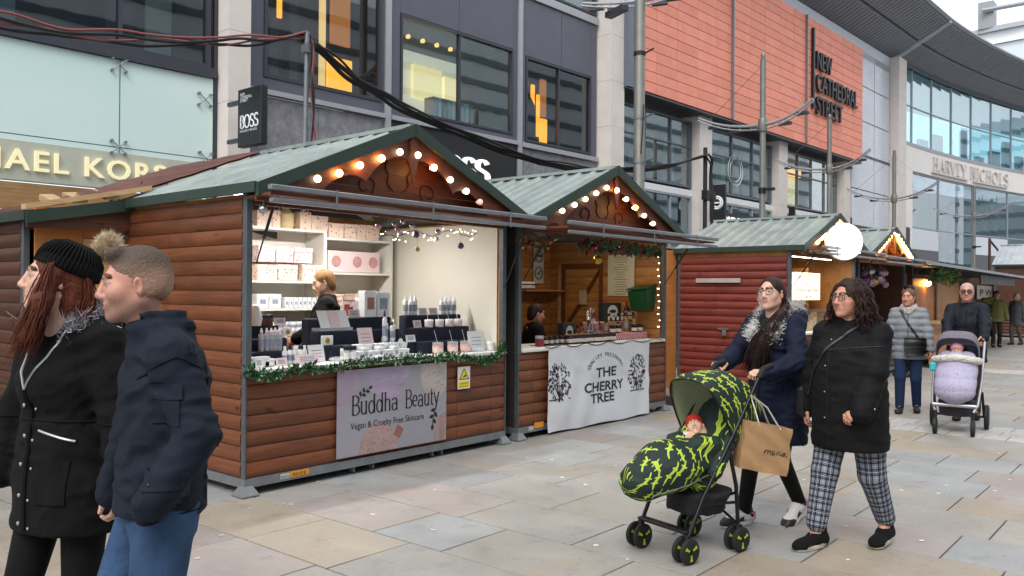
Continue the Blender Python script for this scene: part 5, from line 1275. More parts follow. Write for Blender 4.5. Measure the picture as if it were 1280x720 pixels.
for i, (zx, zy, r, c) in enumerate(((610,152,.022,'pink'),(640,142,.022,'silver'),(622,172,.028,'pink'),(676,158,.024,'silver'),(690,190,.03,'purple'),(773,182,.028,'silver'),(768,207,.018,'silver'),(858,232,.03,'purple'),(696,245,.02,'gold'),(550,157,.026,'pink'),(585,180,.024,'silver'),(118,95,.036,'silver'))):
    px, py = z6(zx, zy); bauble(px, py, 5.45, r, c, '%s bauble hanging under the raised hatch of the skincare stall' % c, 'baubles under the skincare hatch')
mb = MB(); P = [ony(*z6(580+i*28, 185+12*math.sin(i*1.3)), 5.46) for i in range(13)]; mb.tube(P, .004, 5); 
tw2 = mb.build('twig_lights', M('twig', '#6b5a4a', .7), None); tag(tw2, 'thin string of tiny white lights under the hatch of the skincare stall', 'fairy lights')
q = MB()
for p in P:
    for k in range(3): q.sphere(p+np.array([random.uniform(-.08,.08), random.uniform(-.02,.02), random.uniform(-.06,.04)]), .005, 6, 4)
q.build('tiny_bulbs', M('fairy_bulb', '#fff4dc', .3, var=0, emit=6, ecol='#fff0d0'), tw2)['kind'] = 'stuff'
# ---------------------------------------------------------------- unseen LED battens added to brighten the stall interiors
def batten(x0, x1, y, z, power, label, col=(1,.93,.82)):
    b = empty('added_batten', ((x0+x1)/2, y, z), label, 'lamp', 'unseen light battens added in the stalls')
    bx(b, 'housing', m_capw, ((x0, y-.02, z), (x1, y+.02, z+.03))); bx(b, 'diffuser', M('added_batten_glow', '#fff6e6', .4, var=0, emit=5, ecol='#fff2dc'), ((x0+.01, y-.015, z-.012), (x1-.01, y+.015, z-.001)))
    l = bpy.data.lights.new('added_batten_light', 'AREA'); l.shape = 'RECTANGLE'; l.size = x1-x0-.04; l.size_y = .06; l.energy = power; l.color = col
    o = bpy.data.objects.new('added_batten_light', l); COL.objects.link(o); o.location = ((x0+x1)/2, y, z-.02); wparent(o, b)
batten(3.9, 5.8, 6.5, 2.42, 34, 'added unseen light batten over the counter of the skincare stall', (1,.98,.95))
batten(7.4, 9.3, 6.0, 2.36, 8, 'added unseen light batten over the counter of the jar stall', (1,.85,.65))
batten(13, 15, 5.2, 2.2, 12, 'added unseen light batten inside the red stall', (1,.8,.55))

# ================================================================ goods on the jar stall
def z7(x, y): return 640+x/4.8, 290+y/4.8
m_jam = M('jam', '#3d1016', .2, var=.2); m_lidj = M('jar_lid', '#2a2224', .4, .3); m_lab = M('jar_label', '#d8cfc4', .6, var=.08)
ZJ = .971
for i in range(17):
    x = ony(z7(345+i*16.5, 0)[0], 425, 5.78)[0]; jar(x, 5.78+.01*math.sin(i), ZJ+.006, .028, .1, m_jam, m_lidj, 'jam jar in the long front row on the counter', 'front row of jam jars', lab=m_lab, caph=.2)
for i in range(9):
    x = ony(z7(205+i*16, 0)[0], 420, 5.86)[0]; jar(x, 5.86+.06*(i % 2), ZJ+.006, .028, .09, m_jam, m_lidj, 'jam jar in the left block of jars on the counter', 'left block of jam jars', lab=m_lab, caph=.2)
for i in range(12):
    x = ony(z7(330+i*22, 0)[0], 415, 5.9)[0]; jar(x, 5.9, ZJ+.006, .028, .1, m_jam, M('lid_wood', '#9a7448', .6), 'jam jar with a pale lid in the second row', 'second row of jam jars', caph=.2)
mb = MB(); a, b = ony(z7(195, 0)[0], 430, 5.74)[0], ony(z7(615, 0)[0], 430, 5.74)[0]; mb.bbox((a, 5.74, ZJ), (b, 5.96, ZJ+.005), .001); mb.thing('jar_tray', m_blk, 'low dark tray under the jam jars', 'tray')
for zr, Y, z0, lab_ in (((308,475,382,582), 6.0, ZJ, 'slate gift box with an oval window left of the wrapped hamper'), ((552,372,655,470), 6.1, 1.21, 'slate gift box with an oval window standing above the gingham')):
    (pa, pb), (pc, pd) = z7(zr[0], zr[1]), z7(zr[2], zr[3]); x0, x1 = ony(pa, pd, Y)[0], ony(pc, pd, Y)[0]; h = .24
    mb = MB(); mb.bbox((x0, Y, z0+.002), (x1, Y+.09, z0+h), .004); o = mb.thing('gift_box', M('slate_box', '#23262b', .5, var=.1), lab_, 'box', 'slate gift boxes')
    q = MB(); w_ = (x1-x0); c = ((x0+x1)/2, Y-.002, z0+h*.5); P = [(c[0]+w_*.3*math.cos(t), c[1], c[2]+h*.36*math.sin(t)) for t in np.linspace(0, 6.283, 21)[:-1]]; q.add(P, [tuple(range(20))]); q.build('oval_window', m_lab, o, fix=False)
    q = MB(); P = [(c[0]+w_*.2*math.cos(t), c[1]-.001, c[2]+h*.02+h*.1*math.sin(t)) for t in np.linspace(0, 6.283, 17)[:-1]]; q.add(P, [tuple(range(16))]); q.build('print', INK, o, fix=False)
def gingham():
    ma, t, b = newmat('gingham'); v = coords(t, 'World'); ck = nn(t, 'ShaderNodeTexChecker'); ck.inputs['Scale'].default_value = 45; ck.inputs[1].default_value = (*lin('#a8323c'), 1); ck.inputs[2].default_value = (*lin('#d9b6b2'), 1)
    t.links.new(v, ck.inputs['Vector']); t.links.new(ck.outputs[0], b.inputs['Base Color']); b.inputs['Roughness'].default_value = .8; return ma
m_ging = gingham()
a, b = ony(z7(602, 0)[0], 415, 5.8)[0], ony(z7(830, 0)[0], 415, 5.8)[0]
mb = MB(); mb.bbox((a, 5.84, ZJ), (b, 6.06, 1.06), .01); mb.bbox((a-.1, 6.07, ZJ), (b-.05, 6.22, 1.2), .01); mb.thing('gingham_stand', m_ging, 'stepped stand draped in red gingham at the right of the jar counter', 'stand')
for zx in (612, 647, 741, 776): x = ony(z7(zx, 0)[0], 405, 5.88)[0]; jar(x, 5.9, 1.062, .038, .1, m_jam, m_blk, 'black-lidded jar on the gingham stand', 'jars on the gingham stand', lab=m_lab)
for zx, h_ in ((597, .19), (690, .24), (735, .22), (692, .16), (570, .16), (640, .14)): x = ony(z7(zx, 0)[0], 395, 5.98)[0]; bottle(x, 5.99, 1.062, .032, h_, M('syrup', '#6a1f24' if zx > 600 else '#9a7a2e', .25), m_redp if zx > 640 else m_blk, 'labelled bottle on the gingham stand', 'bottles on the gingham stand', False)
for zx in (268, 292, 316): x = ony(z7(zx, 0)[0], 412, 6.0)[0]; jar(x, 6.0, ZJ+.002, .027, .085, m_blk, m_blk, 'little black jar in the trio left of the slate box', 'trio of black jars', lab=m_lab)
for i, zx in enumerate(range(575, 800, 26)): x = ony(z7(zx, 0)[0], 398, 6.12)[0]; jar(x, 6.12, 1.202, .034, .11, m_jam if i % 3 else M('chutney', '#8a5a22', .3, var=.2), M('lid_white', '#c9c4ba', .5) if i % 2 else m_blk, 'jar on the rear step of the gingham stand', 'rear jars on the gingham stand', lab=m_lab)
for i, zx in enumerate((560, 600, 690, 730)): x = ony(z7(zx, 0)[0], 398, 6.17)[0]; bottle(x, 6.18, 1.202, .03, .26-.02*(i % 2), M('cordial', '#4a1218', .25), m_redp, 'tall cordial bottle at the back of the gingham stand', 'tall bottles on the gingham stand', False)
for i, zx in enumerate((400, 425, 500, 530)): x = ony(z7(zx, 0)[0], 408, 6.06)[0]; bottle(x, 6.08, ZJ+.002, .032, .2+.03*(i % 2), M('sauce', '#7a3a18', .3), m_blk, 'sauce bottle behind the jam jars', 'sauce bottles behind the jam jars', False)
x = ony(z7(165, 0)[0], 425, 5.78)[0]; jar(x, 5.78, ZJ+.002, .05, .12, m_redp, m_clear, 'clear tub of red sweets at the left of the jar counter', None, name='tub')
x = ony(z7(465, 0)[0], 410, 5.98)[0]; hm = empty('wrapped_hamper', (x, 5.98, ZJ), 'cellophane wrapped hamper of jars tied with a bow in the middle', 'hamper')
mb = MB(); mb.lathe((x, 5.98, ZJ), [(.1,0),(.11,.1),(.08,.28),(.03,.33),(.09,.42)], 14); mb.build('cellophane', glass('cellophane', (.95,.95,.95), .1, .12), hm, True)
for dx, dz in ((-.04, 0), (.04, 0), (0, .13), (-.02, .26)): mb = MB(); mb.lathe((x+dx, 5.98, ZJ+.01+dz), [(.03,0),(.03,.1),(.026,.11)], 10); mb.build('jar', m_jam if dz < .2 else m_lab, hm, True)
mb = MB(); [mb.tube([(x, 5.96, ZJ+.33), (x+s*.06, 5.94, ZJ+.37), (x+s*.05, 5.95, ZJ+.31), (x, 5.96, ZJ+.33)], .008, 5) for s in (-1, 1)]; mb.build('bow', m_redp, hm)
# things on the right and rear walls of the jar stall
a, b = onx(*z7(577, 140), 9.86), onx(*z7(735, 385), 9.86)
nt_ = empty('price_notice', (9.86, (a[1]+b[1])/2, b[2]), 'tall cream price notice pinned to the inner wall of the jar stall', 'notice')
bx(nt_, 'sheet', M('notice_cream', '#cfc7ac', .7, var=.05), ((9.853, a[1], b[2]), (9.857, b[1], a[2])))
mb = MB(); y0, y1, z0, z1 = min(a[1], b[1]), max(a[1], b[1]), b[2], a[2]
for k in range(16):
    z = z1-.03-(z1-z0-.06)*k/15; l = random.uniform(.3,.8)*(y1-y0)*.8; c = (y0+y1)/2
    mb.add([(9.8515, c+l/2, z), (9.8515, c-l/2, z), (9.8515, c-l/2, z-.008), (9.8515, c+l/2, z-.008)], [(0,1,2,3)])
mb.build('print_lines', M('faded_ink', '#6b6357', .7), nt_, fix=False)['kind'] = 'stuff'
a, b = onx(*z7(735, 325), 9.80), onx(*z7(850, 480), 9.80)
mb = MB(); mb.add([(9.86, a[1], a[2]-.02), (9.86, b[1], a[2]), (9.62, b[1], a[2]-.05), (9.62, a[1], a[2]-.07), (9.86, a[1], b[2]), (9.86, b[1]+.03, b[2]+.02), (9.68, b[1]+.03, b[2]+.03), (9.68, a[1]-.02, b[2]+.01)], [(0,1,2,3),(4,7,6,5),(0,4,5,1),(1,5,6,2),(2,6,7,3),(3,7,4,0)])
gb = mb.thing('green_bin', M('bin_green', '#124a28', .4, var=.08), 'green plastic caddy bin fixed to the inner wall of the jar stall', 'bin')
mb = MB(); mb.obox((9.6, a[1]+.01, a[2]-.06), (.27, 0, .05), (0, b[1]-a[1]-.02, .02), (0, 0, .02)); mb.build('lid', MATS['bin_green'], gb)
a, b = ony(*z7(133, 95), 7.52), ony(*z7(190, 310), 7.52)
sg2 = empty('hanging_sign', ((a[0]+b[0])/2, 7.52, b[2]), 'narrow white hanging sign with two round stamps at the back of the jar stall', 'sign')
bx(sg2, 'sheet', M('sign_white', '#cfccc4', .6), ((a[0], 7.525, b[2]), (b[0], 7.53, a[2])))
for f, tick in ((.78, 0), (.3, 1)):
    mb = MB(); c = np.array([(a[0]+b[0])/2, 7.522, b[2]+(a[2]-b[2])*f]); r = (b[0]-a[0])*.4
    mb.tube([c+np.array([r*math.cos(t), 0, r*math.sin(t)]) for t in np.linspace(0, 6.283, 25)[:-1]], .006, 4, closed=True); mb.tube([c+np.array([r*.75*math.cos(t), 0, r*.75*math.sin(t)]) for t in np.linspace(0, 6.283, 25)[:-1]], .004, 4, closed=True)
    if tick: mb.tube([c+np.array([-r*.35, 0, 0]), c+np.array([-r*.05, 0, -r*.3]), c+np.array([r*.4, 0, r*.35])], .01, 4)
    else: mb.box(c+np.array([-r*.7, -.002, -r*.14]), c+np.array([r*.7, .002, r*.14]))
    mb.build('stamp', INK, sg2)
a = onx(*z7(405, 350), 9.84); b = onx(*z7(450, 435), 9.84); bx(None, 'wall_card', M('card_buff', '#b9a888', .7), ((9.832, a[1], b[2]), (9.836, b[1], a[2]))); tag(bpy.data.objects['wall_card'], 'small buff card on the inner door of the jar stall', 'card')
# shelf with jars behind the seller
for i in range(6):
    x = ony(z7(70+i*14, 0)[0], 375, 7.3)[0]; jar(x, 7.35, 1.62, .035, .11, m_jam, m_capw, 'red jar on the rear shelf above the jar seller', 'jars on the rear shelf', lab=m_lab)
x0 = ony(z7(50, 0)[0], 380, 7.35)[0]; bx(S2, 'rear_shelf', w_in, ((x0, 7.25, 1.595), (x0+.9, 7.56, 1.618)))
gp = [ony(*z7(60+i*20, 65+14*math.sin(i*1.1)), 5.5) for i in range(10)]
garland(gp, 260, [m_lf[0], m_lf[1], mats_b['red'], mats_b['gold'], M('ribbon_red', '#9a2a30', .5)], 'festive garland at the top left of the jar stall opening', .06, .06)
gp = [ony(*z7(410+i*25, 80+i*2.2+10*math.sin(i*1.7)), 5.5) for i in range(20)]
garland(gp, 800, [m_lf[0], m_lf[0], m_lf[1], M('frond_blue', '#3f5a5a', .5), mats_b['red']], 'dark fir garland with red ribbons across the jar stall opening', .075, .07)
for zx, zy, r, c, lb in ((483,92,.045,'red','large red bauble in the fir garland of the jar stall'), (512,168,.055,'gold','mirrored gold ball hanging below the fir garland')): bauble(*z7(zx, zy), 5.45, r, c, lb, None)
mb = MB(); P = [ony(*z7(875+4*math.sin(i*2), 150+i*38), 5.6) for i in range(12)]; mb.tube(P, .003, 4); o = mb.build('light_string', MATS['twig']); tag(o, 'string of tiny lights down the right post of the jar stall', 'fairy lights')
q = MB(); [q.sphere(p+np.array([random.uniform(-.02,.02), -.01, 0]), .006, 6, 4) for p in P for _ in range(2)]; q.build('tiny_bulbs', MATS['fairy_bulb'], o)['kind'] = 'stuff'
# beaded trim under the jar counter
mb = MB(); P = [ony(682+i*6.4, 434-i*.42+1.6*math.sin(i*1.4), 5.58) for i in range(24)]; mb.tube(P, .006, 5); o = mb.thing('bead_trim', M('bead_dark', '#2d3340', .4), 'dark beaded trim along the front edge of the jar counter', 'trim')

# ================================================================ red stall and bauble stall goods
bx(None, 'shop_sign', M('rock_board', '#2b2422', .7), ((12.7, 4.905, .36), (14.9, 4.915, .84))); rs = tag(bpy.data.objects['shop_sign'], 'board with big white capitals on the front of the red stall', 'sign')
mb = MB(); put_text(mb, 'ROCK', (12.78, 4.90, .42), (1,0,0), (0,0,1), h=.36, wd=2.0, depth=.012, bold=.03); mb.build('letters', M('letter_white', '#d9d6d0', .6), rs)
lb_ = empty('light_box', (13.4, 5.4, 1.55), 'white letter light box on a shelf in the red stall', 'sign')
a, b = ony(992, 340, 5.4), ony(1025, 375, 5.4); bx(lb_, 'case', M('lightbox', '#f2ecd8', .5, var=0, emit=.6, ecol='#fff2d4'), ((a[0], 5.4, b[2]), (b[0], 5.46, a[2])))
mb = MB()
for k, s in enumerate(('HAND CRAFTED', 'IN', 'MANCHESTER', '1 KM')):
    z = a[2]-(a[2]-b[2])*(.22+.24*k); w_ = (b[0]-a[0])*(.86, .14, .8, .3)[k]; put_text(mb, s, ((a[0]+b[0])/2, 5.396, z), (1,0,0), (0,0,1), h=(a[2]-b[2])*.13, wd=w_, center=True)
mb.build('letters', INK, lb_)
b_ = b
hk = empty('goods_shelf', (13.4, 5.55, .97), 'pine shelf unit of little jars inside the red stall', 'shelf')
for z in (1.12, 1.5, 1.86): bx(hk, 'shelf_board', w_in, ((12.7, 5.45, z-.03), (14.6, 5.75, z)))
for x in (12.68, 14.6): bx(hk, 'upright', w_in, ((x, 5.46, .97), (x+.03, 5.74, 2.05)))
for i in range(9): jar(12.9+i*.14, 5.55, 1.862, .045, .11, M('honey', '#a8641e', .3), M('lid_black', '#1e1a18', .4), 'amber jar on the top shelf in the red stall', 'amber jars in the red stall')
for i in range(9):
    x = 12.9+i*.16; jar(x, 5.2, .975, .05, .2+.05*(i % 3), M('pale_candle', '#d6bd92', .4, var=.1), M('lid_gold', '#b08a4a', .4), 'pale candle jar on the counter of the red stall', 'candle jars on the red stall counter')
bx(None, 'display_case', glass('case_glass', (.95,.97,.97), .02, .05), ((12.7, 5.05, .975), (14.5, 5.35, 1.34))); tag(bpy.data.objects['display_case'], 'clear display case over the candles on the red stall counter', 'case')
dsk = empty('round_sign', ony(1055, 302, 4.4), 'round white lit sign standing on the awning between the far stalls', 'sign')
c = ony(1055, 302, 4.4); r = 23.5/FPX*float((c-O3) @ CF)
nrm = np.array([-.75, -.66, 0])
mb = MB(); mb.lathe(c-nrm*.05, [(r*.98,0),(r,.01),(r,.07)], 40, nrm); mb.build('rim', M('rim_grey', '#c9c9c9', .4), dsk, True)
mb = MB(); mb.lathe(c+nrm*.022, [(r*.97,0),(r*.96,.006)], 40, nrm); mb.build('face', M('sign_glow', '#ffffff', .4, var=0, emit=.75, ecol='#fffdf6'), dsk)
mb = MB(); mb.tube([c-np.array([0,0,r])-nrm*.02, (c[0], c[1], 2.25)-nrm*.02], .02, 6); mb.build('stem', m_galv, dsk)
for i in range(14): bauble(random.uniform(1068, 1108), random.uniform(338, 356), 5.0, random.uniform(.06,.1), random.choice(('silver','purple','gold','pink')), 'large bauble hung in the opening of the bauble stall', 'baubles in the bauble stall', .2)
mb = MB(); 
plants = []
gp = [(19.6+i*.16, 4.6, 2.02+.04*math.sin(i*2)) for i in range(14)]
garland(gp, 700, [m_lf[0], m_lf[1], M('leaf_olive', '#5d6a38', .6)], 'leafy plants in a trough hung under the long awning', .14, .16, name='hanging_plants')
# ================================================================ poles, cables, blade signs
m_pole = M('pole_steel', '#85847f', .5, .5, var=.12, vs=4)
def arc_arm(parent, c, dirv, L1, L2, rise, lamps=True):
    d = np.array(dirv, float); d /= np.linalg.norm(d)
    for sg, L in ((1, L1), (-1, L2)):
        a = []; b = []
        for i in range(13):
            f = i/12; p = c+d*sg*L*f+Z3*(rise*f**2.2); a.append(p); b.append(p-Z3*(.1*(1-f*.5))+d*sg*.02)
        mb = MB(); mb.tube(a, [.035-.012*i/12 for i in range(13)], 7); mb.tube(b, .018, 6)
        for i in range(2, 13, 2): mb.tube([a[i], b[i]], .012, 5)
        mb.build('curved_arm', m_lsteel, parent, True)
        for f in (5, 9):
            q = MB(); p = b[f]-Z3*.05; q.obox(p-d*.14, d*.28, np.cross(d, Z3)*.1, Z3*.06); q.build('lamp_head', m_frame, parent)
def fpole(px, ptop, parm, Y, r, label, L1, L2, rise):
    top = ony(px, ptop, Y); x, y = top[0], top[1]; o = empty('festoon_pole', (x, y, 0), label, 'lamp post', 'steel poles with curved arms')
    mb = MB(); mb.lathe((x, y, 0), [(r*1.25,0),(r*1.25,.9),(r,1.0),(r*.92,top[2]-.15)], 14); mb.build('shaft', m_pole, o, True)
    mb = MB(); mb.lathe((x, y, top[2]-.15), [(r*.5,0),(r*.6,.03),(r*.8,.09),(r*.5,.15)], 12); mb.build('finial', m_pole, o, True)
    za = ony(px, parm, Y)[2]; c = np.array([x, y, za])
    mb = MB(); mb.lathe((x, y, za-.15), [(r*1.3,0),(r*1.5,.08),(r*1.5,.2),(r*1.3,.28)], 14); mb.build('collar', m_pole, o, True)
    arc_arm(o, c, (.12, 1, 0), L1, L2, rise)
    mb = MB(); d = np.array([.12, 1, 0]); d /= np.linalg.norm(d)
    for sg, L in ((1, L1), (-1, L2)): mb.tube([(x, y, top[2]-.25), c+d*sg*L*.85+Z3*rise*.7], .006, 4)
    mb.build('stay_wire', m_galv, o)
    mb = MB(); mb.lathe((x, y, za-1.5), [(r*1.25,0),(r*1.25,.12)], 12); mb.box((x-.1, y-.3, za-1.46), (x-.02, y-.1, za-1.4)); mb.build('clamp', m_black, o)
    return o
fpole(954, 66, 156, 7.5, .068, 'steel pole with curved light arms in front of the terracotta box, nearest of its row', 1.65, 1.15, .38)
fpole(1037, 143, 211, 8.6, .07, 'steel pole with curved light arms below the end of the street name', 1.7, 1.2, .45)
fpole(1118, 187, 248, 8.6, .07, 'steel pole with curved light arms in front of the tall stone column', 1.7, 1.5, .5)
fpole(1218, 232, 270, 8.4, .07, 'farthest steel pole with curved light arms before the white store', 1.8, 1.5, .5)
# tall thick lamp column
p = ony(800, 4, 8.0); tl = empty('lamp_column', (p[0], p[1], 0), 'tall thick grey lamp column rising behind the jar stall roof', 'lamp post')
mb = MB(); mb.lathe((p[0], p[1], 0), [(.14,0),(.14,1.2),(.105,1.3),(.095,9.5)], 18); mb.build('shaft', m_pole, tl, True)
for pz in (70, 150, 205):
    q = ony(800, pz, 8.0); mb = MB(); mb.lathe((p[0], p[1], q[2]), [(.112,0),(.112,.07)], 16); mb.tube([(p[0], p[1]-.12, q[2]+.03), (p[0]-.1, p[1]-.35, q[2]+.05)], .015, 6); mb.build('clamp', m_black if pz == 70 else m_galv, tl)
arc_arm(tl, np.array([p[0], p[1], p[2]+.05]), (-.3, 1, 0), 1.1, .8, .1)
mb = MB(); mb.obox((p[0]-.3, p[1]+.2, p[2]-.15), (.2, .5, 0), (.15, -.05, 0), (0, 0, .1)); mb.build('floodlight', m_frame, tl)
mb = MB(); mb.tube([(p[0]-.1, p[1]-.1, 4.1), (p[0]-.12, p[1]-.15, 4.6), (p[0]-.04, p[1]-.12, 5.0)], .012, 6); mb.build('flex', m_black, tl)
# scaffold tube behind the near stall, with its leads
YS = 8.1
a, b = ony(384, 40, YS), ony(380, 260, YS); sc_ = empty('scaffold_pole', (a[0], YS, 0), 'thin galvanised scaffold pole behind the near stall carrying the cables', 'pole')
mb = MB(); mb.tube([(b[0]-.03, YS, 0), a], .03, 10); mb.build('tube', m_galv, sc_, True)
mb = MB(); mb.box((a[0]-.05, YS-.06, a[2]-.25), (a[0]+.05, YS+.05, a[2]-.15)); mb.build('coupler', m_galv, sc_)
m_cab = [M('cable_black', '#141416', .5, var=.1), M('cable_red', '#8a4a44', .5, var=.1)]
def cable(pts, r, mat, label, sag=0.0, group='black and red cables strung over the stalls', wob=.02):
    P = []
    for i in range(len(pts)-1):
        a, b = np.array(pts[i]), np.array(pts[i+1])
        for k in range(10):
            f = k/10; P.append(a*(1-f)+b*f-Z3*sag*4*f*(1-f))
    P.append(np.array(pts[-1])); ph = random.random()*6
    P = [q+np.array([0, wob*math.sin(i*.5+ph), wob*math.sin(i*.37+ph*2)]) for i, q in enumerate(P)]
    mb = MB(); mb.tube(P, r, 7); o = mb.build('cable', mat, None, 'all'); return tag(o, label, 'cable', group)
for k, (mm, dz, lab) in enumerate(((1, .05, 'reddish cable on top of the bundle at upper left'), (0, 0, 'black cable in the bundle at upper left'), (1, -.02, 'lower reddish cable in the bundle at upper left'), (0, -.05, 'lowest black cable in the bundle at upper left'))):
    P = [ony(px, py, YS)+np.array([0, .03*k, dz*(.5 if px > 300 else .8)]) for px, py in ((-120,14),(0,23),(90,40),(180,48),(280,51),(340,48),(384,44))]
    cable(P, .016 if mm == 0 else .012, m_cab[mm], lab)
for k in range(5):
    P = [ony(px, py+(k-2)*1.1*(1 if 400 < px < 860 else .3), YS)+np.array([0, .03*k, 0]) for px, py in ((384,44),(410,66),(450,100),(500,130),(560,158),(620,182),(680,203),(740,212),(800,212),(850,205),(886,194))]
    cable(P, .017, m_cab[0], 'black cable strand sagging from the scaffold pole across to the lamp column, %s of five' % ORD[k], wob=.014)
for k in range(3): cable([ony(388+k*3, 48, YS-.06), ony(392-k*2, 110, YS-.06), ony(390+k*4, 195, YS-.06)], .011, m_cab[k % 2], '%s lead hanging down beside the scaffold pole' % ('left','middle','right')[k], wob=.02)
for k in range(3): cable([ony(884+k*2, 193, YS), ony(889+k, 215, YS), ony(888+k, 285, YS)], .02, m_cab[0], '%s of three black leads dropping behind the red stall roof' % ('left','middle','right')[k], wob=.03)
a = ony(886, 190, YS); mb = MB(); mb.tube([(a[0], YS+.08, 0), (a[0], YS+.08, a[2]+.1)], .045, 8); mb.box((a[0]-.12, YS-.02, 3.55), (a[0]+.3, YS+.1, 3.75)); mb.thing('cable_post', m_black, 'dark post holding cable ends behind the red stall', 'pole', smooth=True)
cable([ony(1237, 300, 8.0), ony(1255, 322, 8.0), ony(1290, 345, 8.0)], .05, m_cab[0], 'thick black cable looping down at the right edge', wob=0)
a = ony(1237, 298, 8.0); mb = MB(); mb.tube([(a[0], 8.0, 0), (a[0], 8.0, a[2])], .06, 8); mb.thing('cable_post', M('rust_post', '#4a2a26', .6), 'thin dark red post among the far stalls at the right', 'pole', smooth=True)
# blade signs
def blade(X, px0, px1, py0, py1, label):
    a, b = onx(px0, (py0+py1)/2, X), onx(px1, (py0+py1)/2, X); zt, zb = onx((px0+px1)/2, py0, X)[2], onx((px0+px1)/2, py1, X)[2]
    o = empty('blade_sign', (X, (a[1]+b[1])/2, zb), label, 'sign'); y0, y1 = min(a[1], b[1]), max(a[1], b[1])
    bx(o, 'panel', m_black, ((X, y0, zb), (X+.12, y1, zt)), ch=.01); bx(o, 'bracket', m_frame, ((X+.03, y1, zt-.2), (X+.09, y1+.35, zt-.14))); bx(o, 'bracket', m_frame, ((X+.03, y1, zb+.1), (X+.09, y1+.35, zb+.16))); return o, y0, y1, zb, zt
o, y0, y1, zb, zt = blade(7.02, 297, 326, 109, 182, 'black projecting sign with white serif letters on the first stone pillar')
mb = MB(); w_ = y1-y0; put_text(mb, '', (7.016, y1-w_*.1, zb+(zt-zb)*.32), (0,-1,0), (0,0,1), h=.19, wd=w_*.8, glyphs=serif('BOSS', .2, .09, .11, -.02)); put_text(mb, 'HUGO BOSS', (7.016, y1-w_*.12, zb+(zt-zb)*.25), (0,-1,0), (0,0,1), h=.035, wd=w_*.72)
for k, s in enumerate(('NEW', 'CATHEDRAL', 'STREET')): put_text(mb, s, (7.016, y1-w_*.12, zb+(zt-zb)*(.88-.055*k)), (0,-1,0), (0,0,1), h=.045, wd=w_*(.2, .5, .33)[k])
mb.build('lettering', MATS['emblem_white'], o, fix=False)
o, y0, y1, zb, zt = blade(22.6, 886, 906, 231, 276, 'black projecting sign with a round white emblem near the red stall roof')
mb = MB(); c = np.array([22.595, (y0+y1)/2, (zb+zt)/2]); r = min(y1-y0, zt-zb)*.36
for rr in (r, r*.7): mb.tube([c+np.array([0, rr*math.cos(t), rr*math.sin(t)]) for t in np.linspace(0, 6.283, 25)[:-1]], .025, 4, closed=True)
mb.box(c+np.array([-.004, -r*.5, -r*.12]), c+np.array([.004, r*.5, r*.12])); mb.build('emblem', MATS['emblem_white'], o)
blade(28.6, 974, 993, 259, 277, 'small black projecting sign below the terracotta box'); blade(34.2, 1051, 1064, 272, 285, 'small black projecting sign beside the white panelled bay')
# ================================================================ people: smooth bodies grown from blended shapes
def _h(ix, iy, iz):
    n = (ix*374761393+iy*668265263+iz*2147483647*7+1013) & 0x7fffffff; n = ((n ^ (n >> 13))*1274126177) & 0x7fffffff; return (n & 0xffff)/65535.0
def vnoise(P, s, seed=0):
    q = P*s+seed*17.3; i = np.floor(q).astype(np.int64); f = q-i; f = f*f*(3-2*f); r = 0
    for dx in (0, 1):
        for dy in (0, 1):
            for dz in (0, 1):
                w = (f[:,0] if dx else 1-f[:,0])*(f[:,1] if dy else 1-f[:,1])*(f[:,2] if dz else 1-f[:,2]); r = r+w*_h(i[:,0]+dx, i[:,1]+dy, i[:,2]+dz)
    return r*2-1
class Cone:      # tapered limb between two joints; sq flattens it along a direction
    def __init__(s, a, b, ra, rb, k=.03, mat=0, sub=False, flat=None, fk=1.0):
        s.a, s.b, s.ra, s.rb, s.k, s.mat, s.sub = np.array(a, float), np.array(b, float), ra, rb, k, mat, sub
        s.flat = None if flat is None else np.array(flat, float)/np.linalg.norm(flat); s.fk = fk
    def bounds(s):
        r = max(s.ra, s.rb)*(1 if s.fk >= 1 else 1)*max(1, 1/s.fk if s.fk < 1 else 1); return np.minimum(s.a, s.b)-r, np.maximum(s.a, s.b)+r
    def d(s, P):
        ab = s.b-s.a; pa = P-s.a
        if s.flat is not None: pa = pa+np.outer(pa @ s.flat, s.flat)*(s.fk-1); ab = ab+s.flat*(ab @ s.flat)*(s.fk-1)
        t = np.clip(pa @ ab/(ab @ ab+1e-9), 0, 1); q = pa-t[:,None]*ab; return np.sqrt((q*q).sum(1))-(s.ra+(s.rb-s.ra)*t)
class Ell:
    def __init__(s, c, r, k=.02, mat=0, sub=False, rot=None):
        s.c, s.r, s.k, s.mat, s.sub = np.array(c, float), np.array(r, float), k, mat, sub; s.rot = None if rot is None else np.array(rot)
    def bounds(s): m_ = s.r.max() if s.rot is not None else s.r; return s.c-m_, s.c+m_
    def d(s, P):
        q = P-s.c
        if s.rot is not None: q = q @ s.rot
        k0 = np.sqrt(((q/s.r)**2).sum(1)); k1 = np.sqrt(((q/s.r**2)**2).sum(1))+1e-9; return k0*(k0-1)/k1
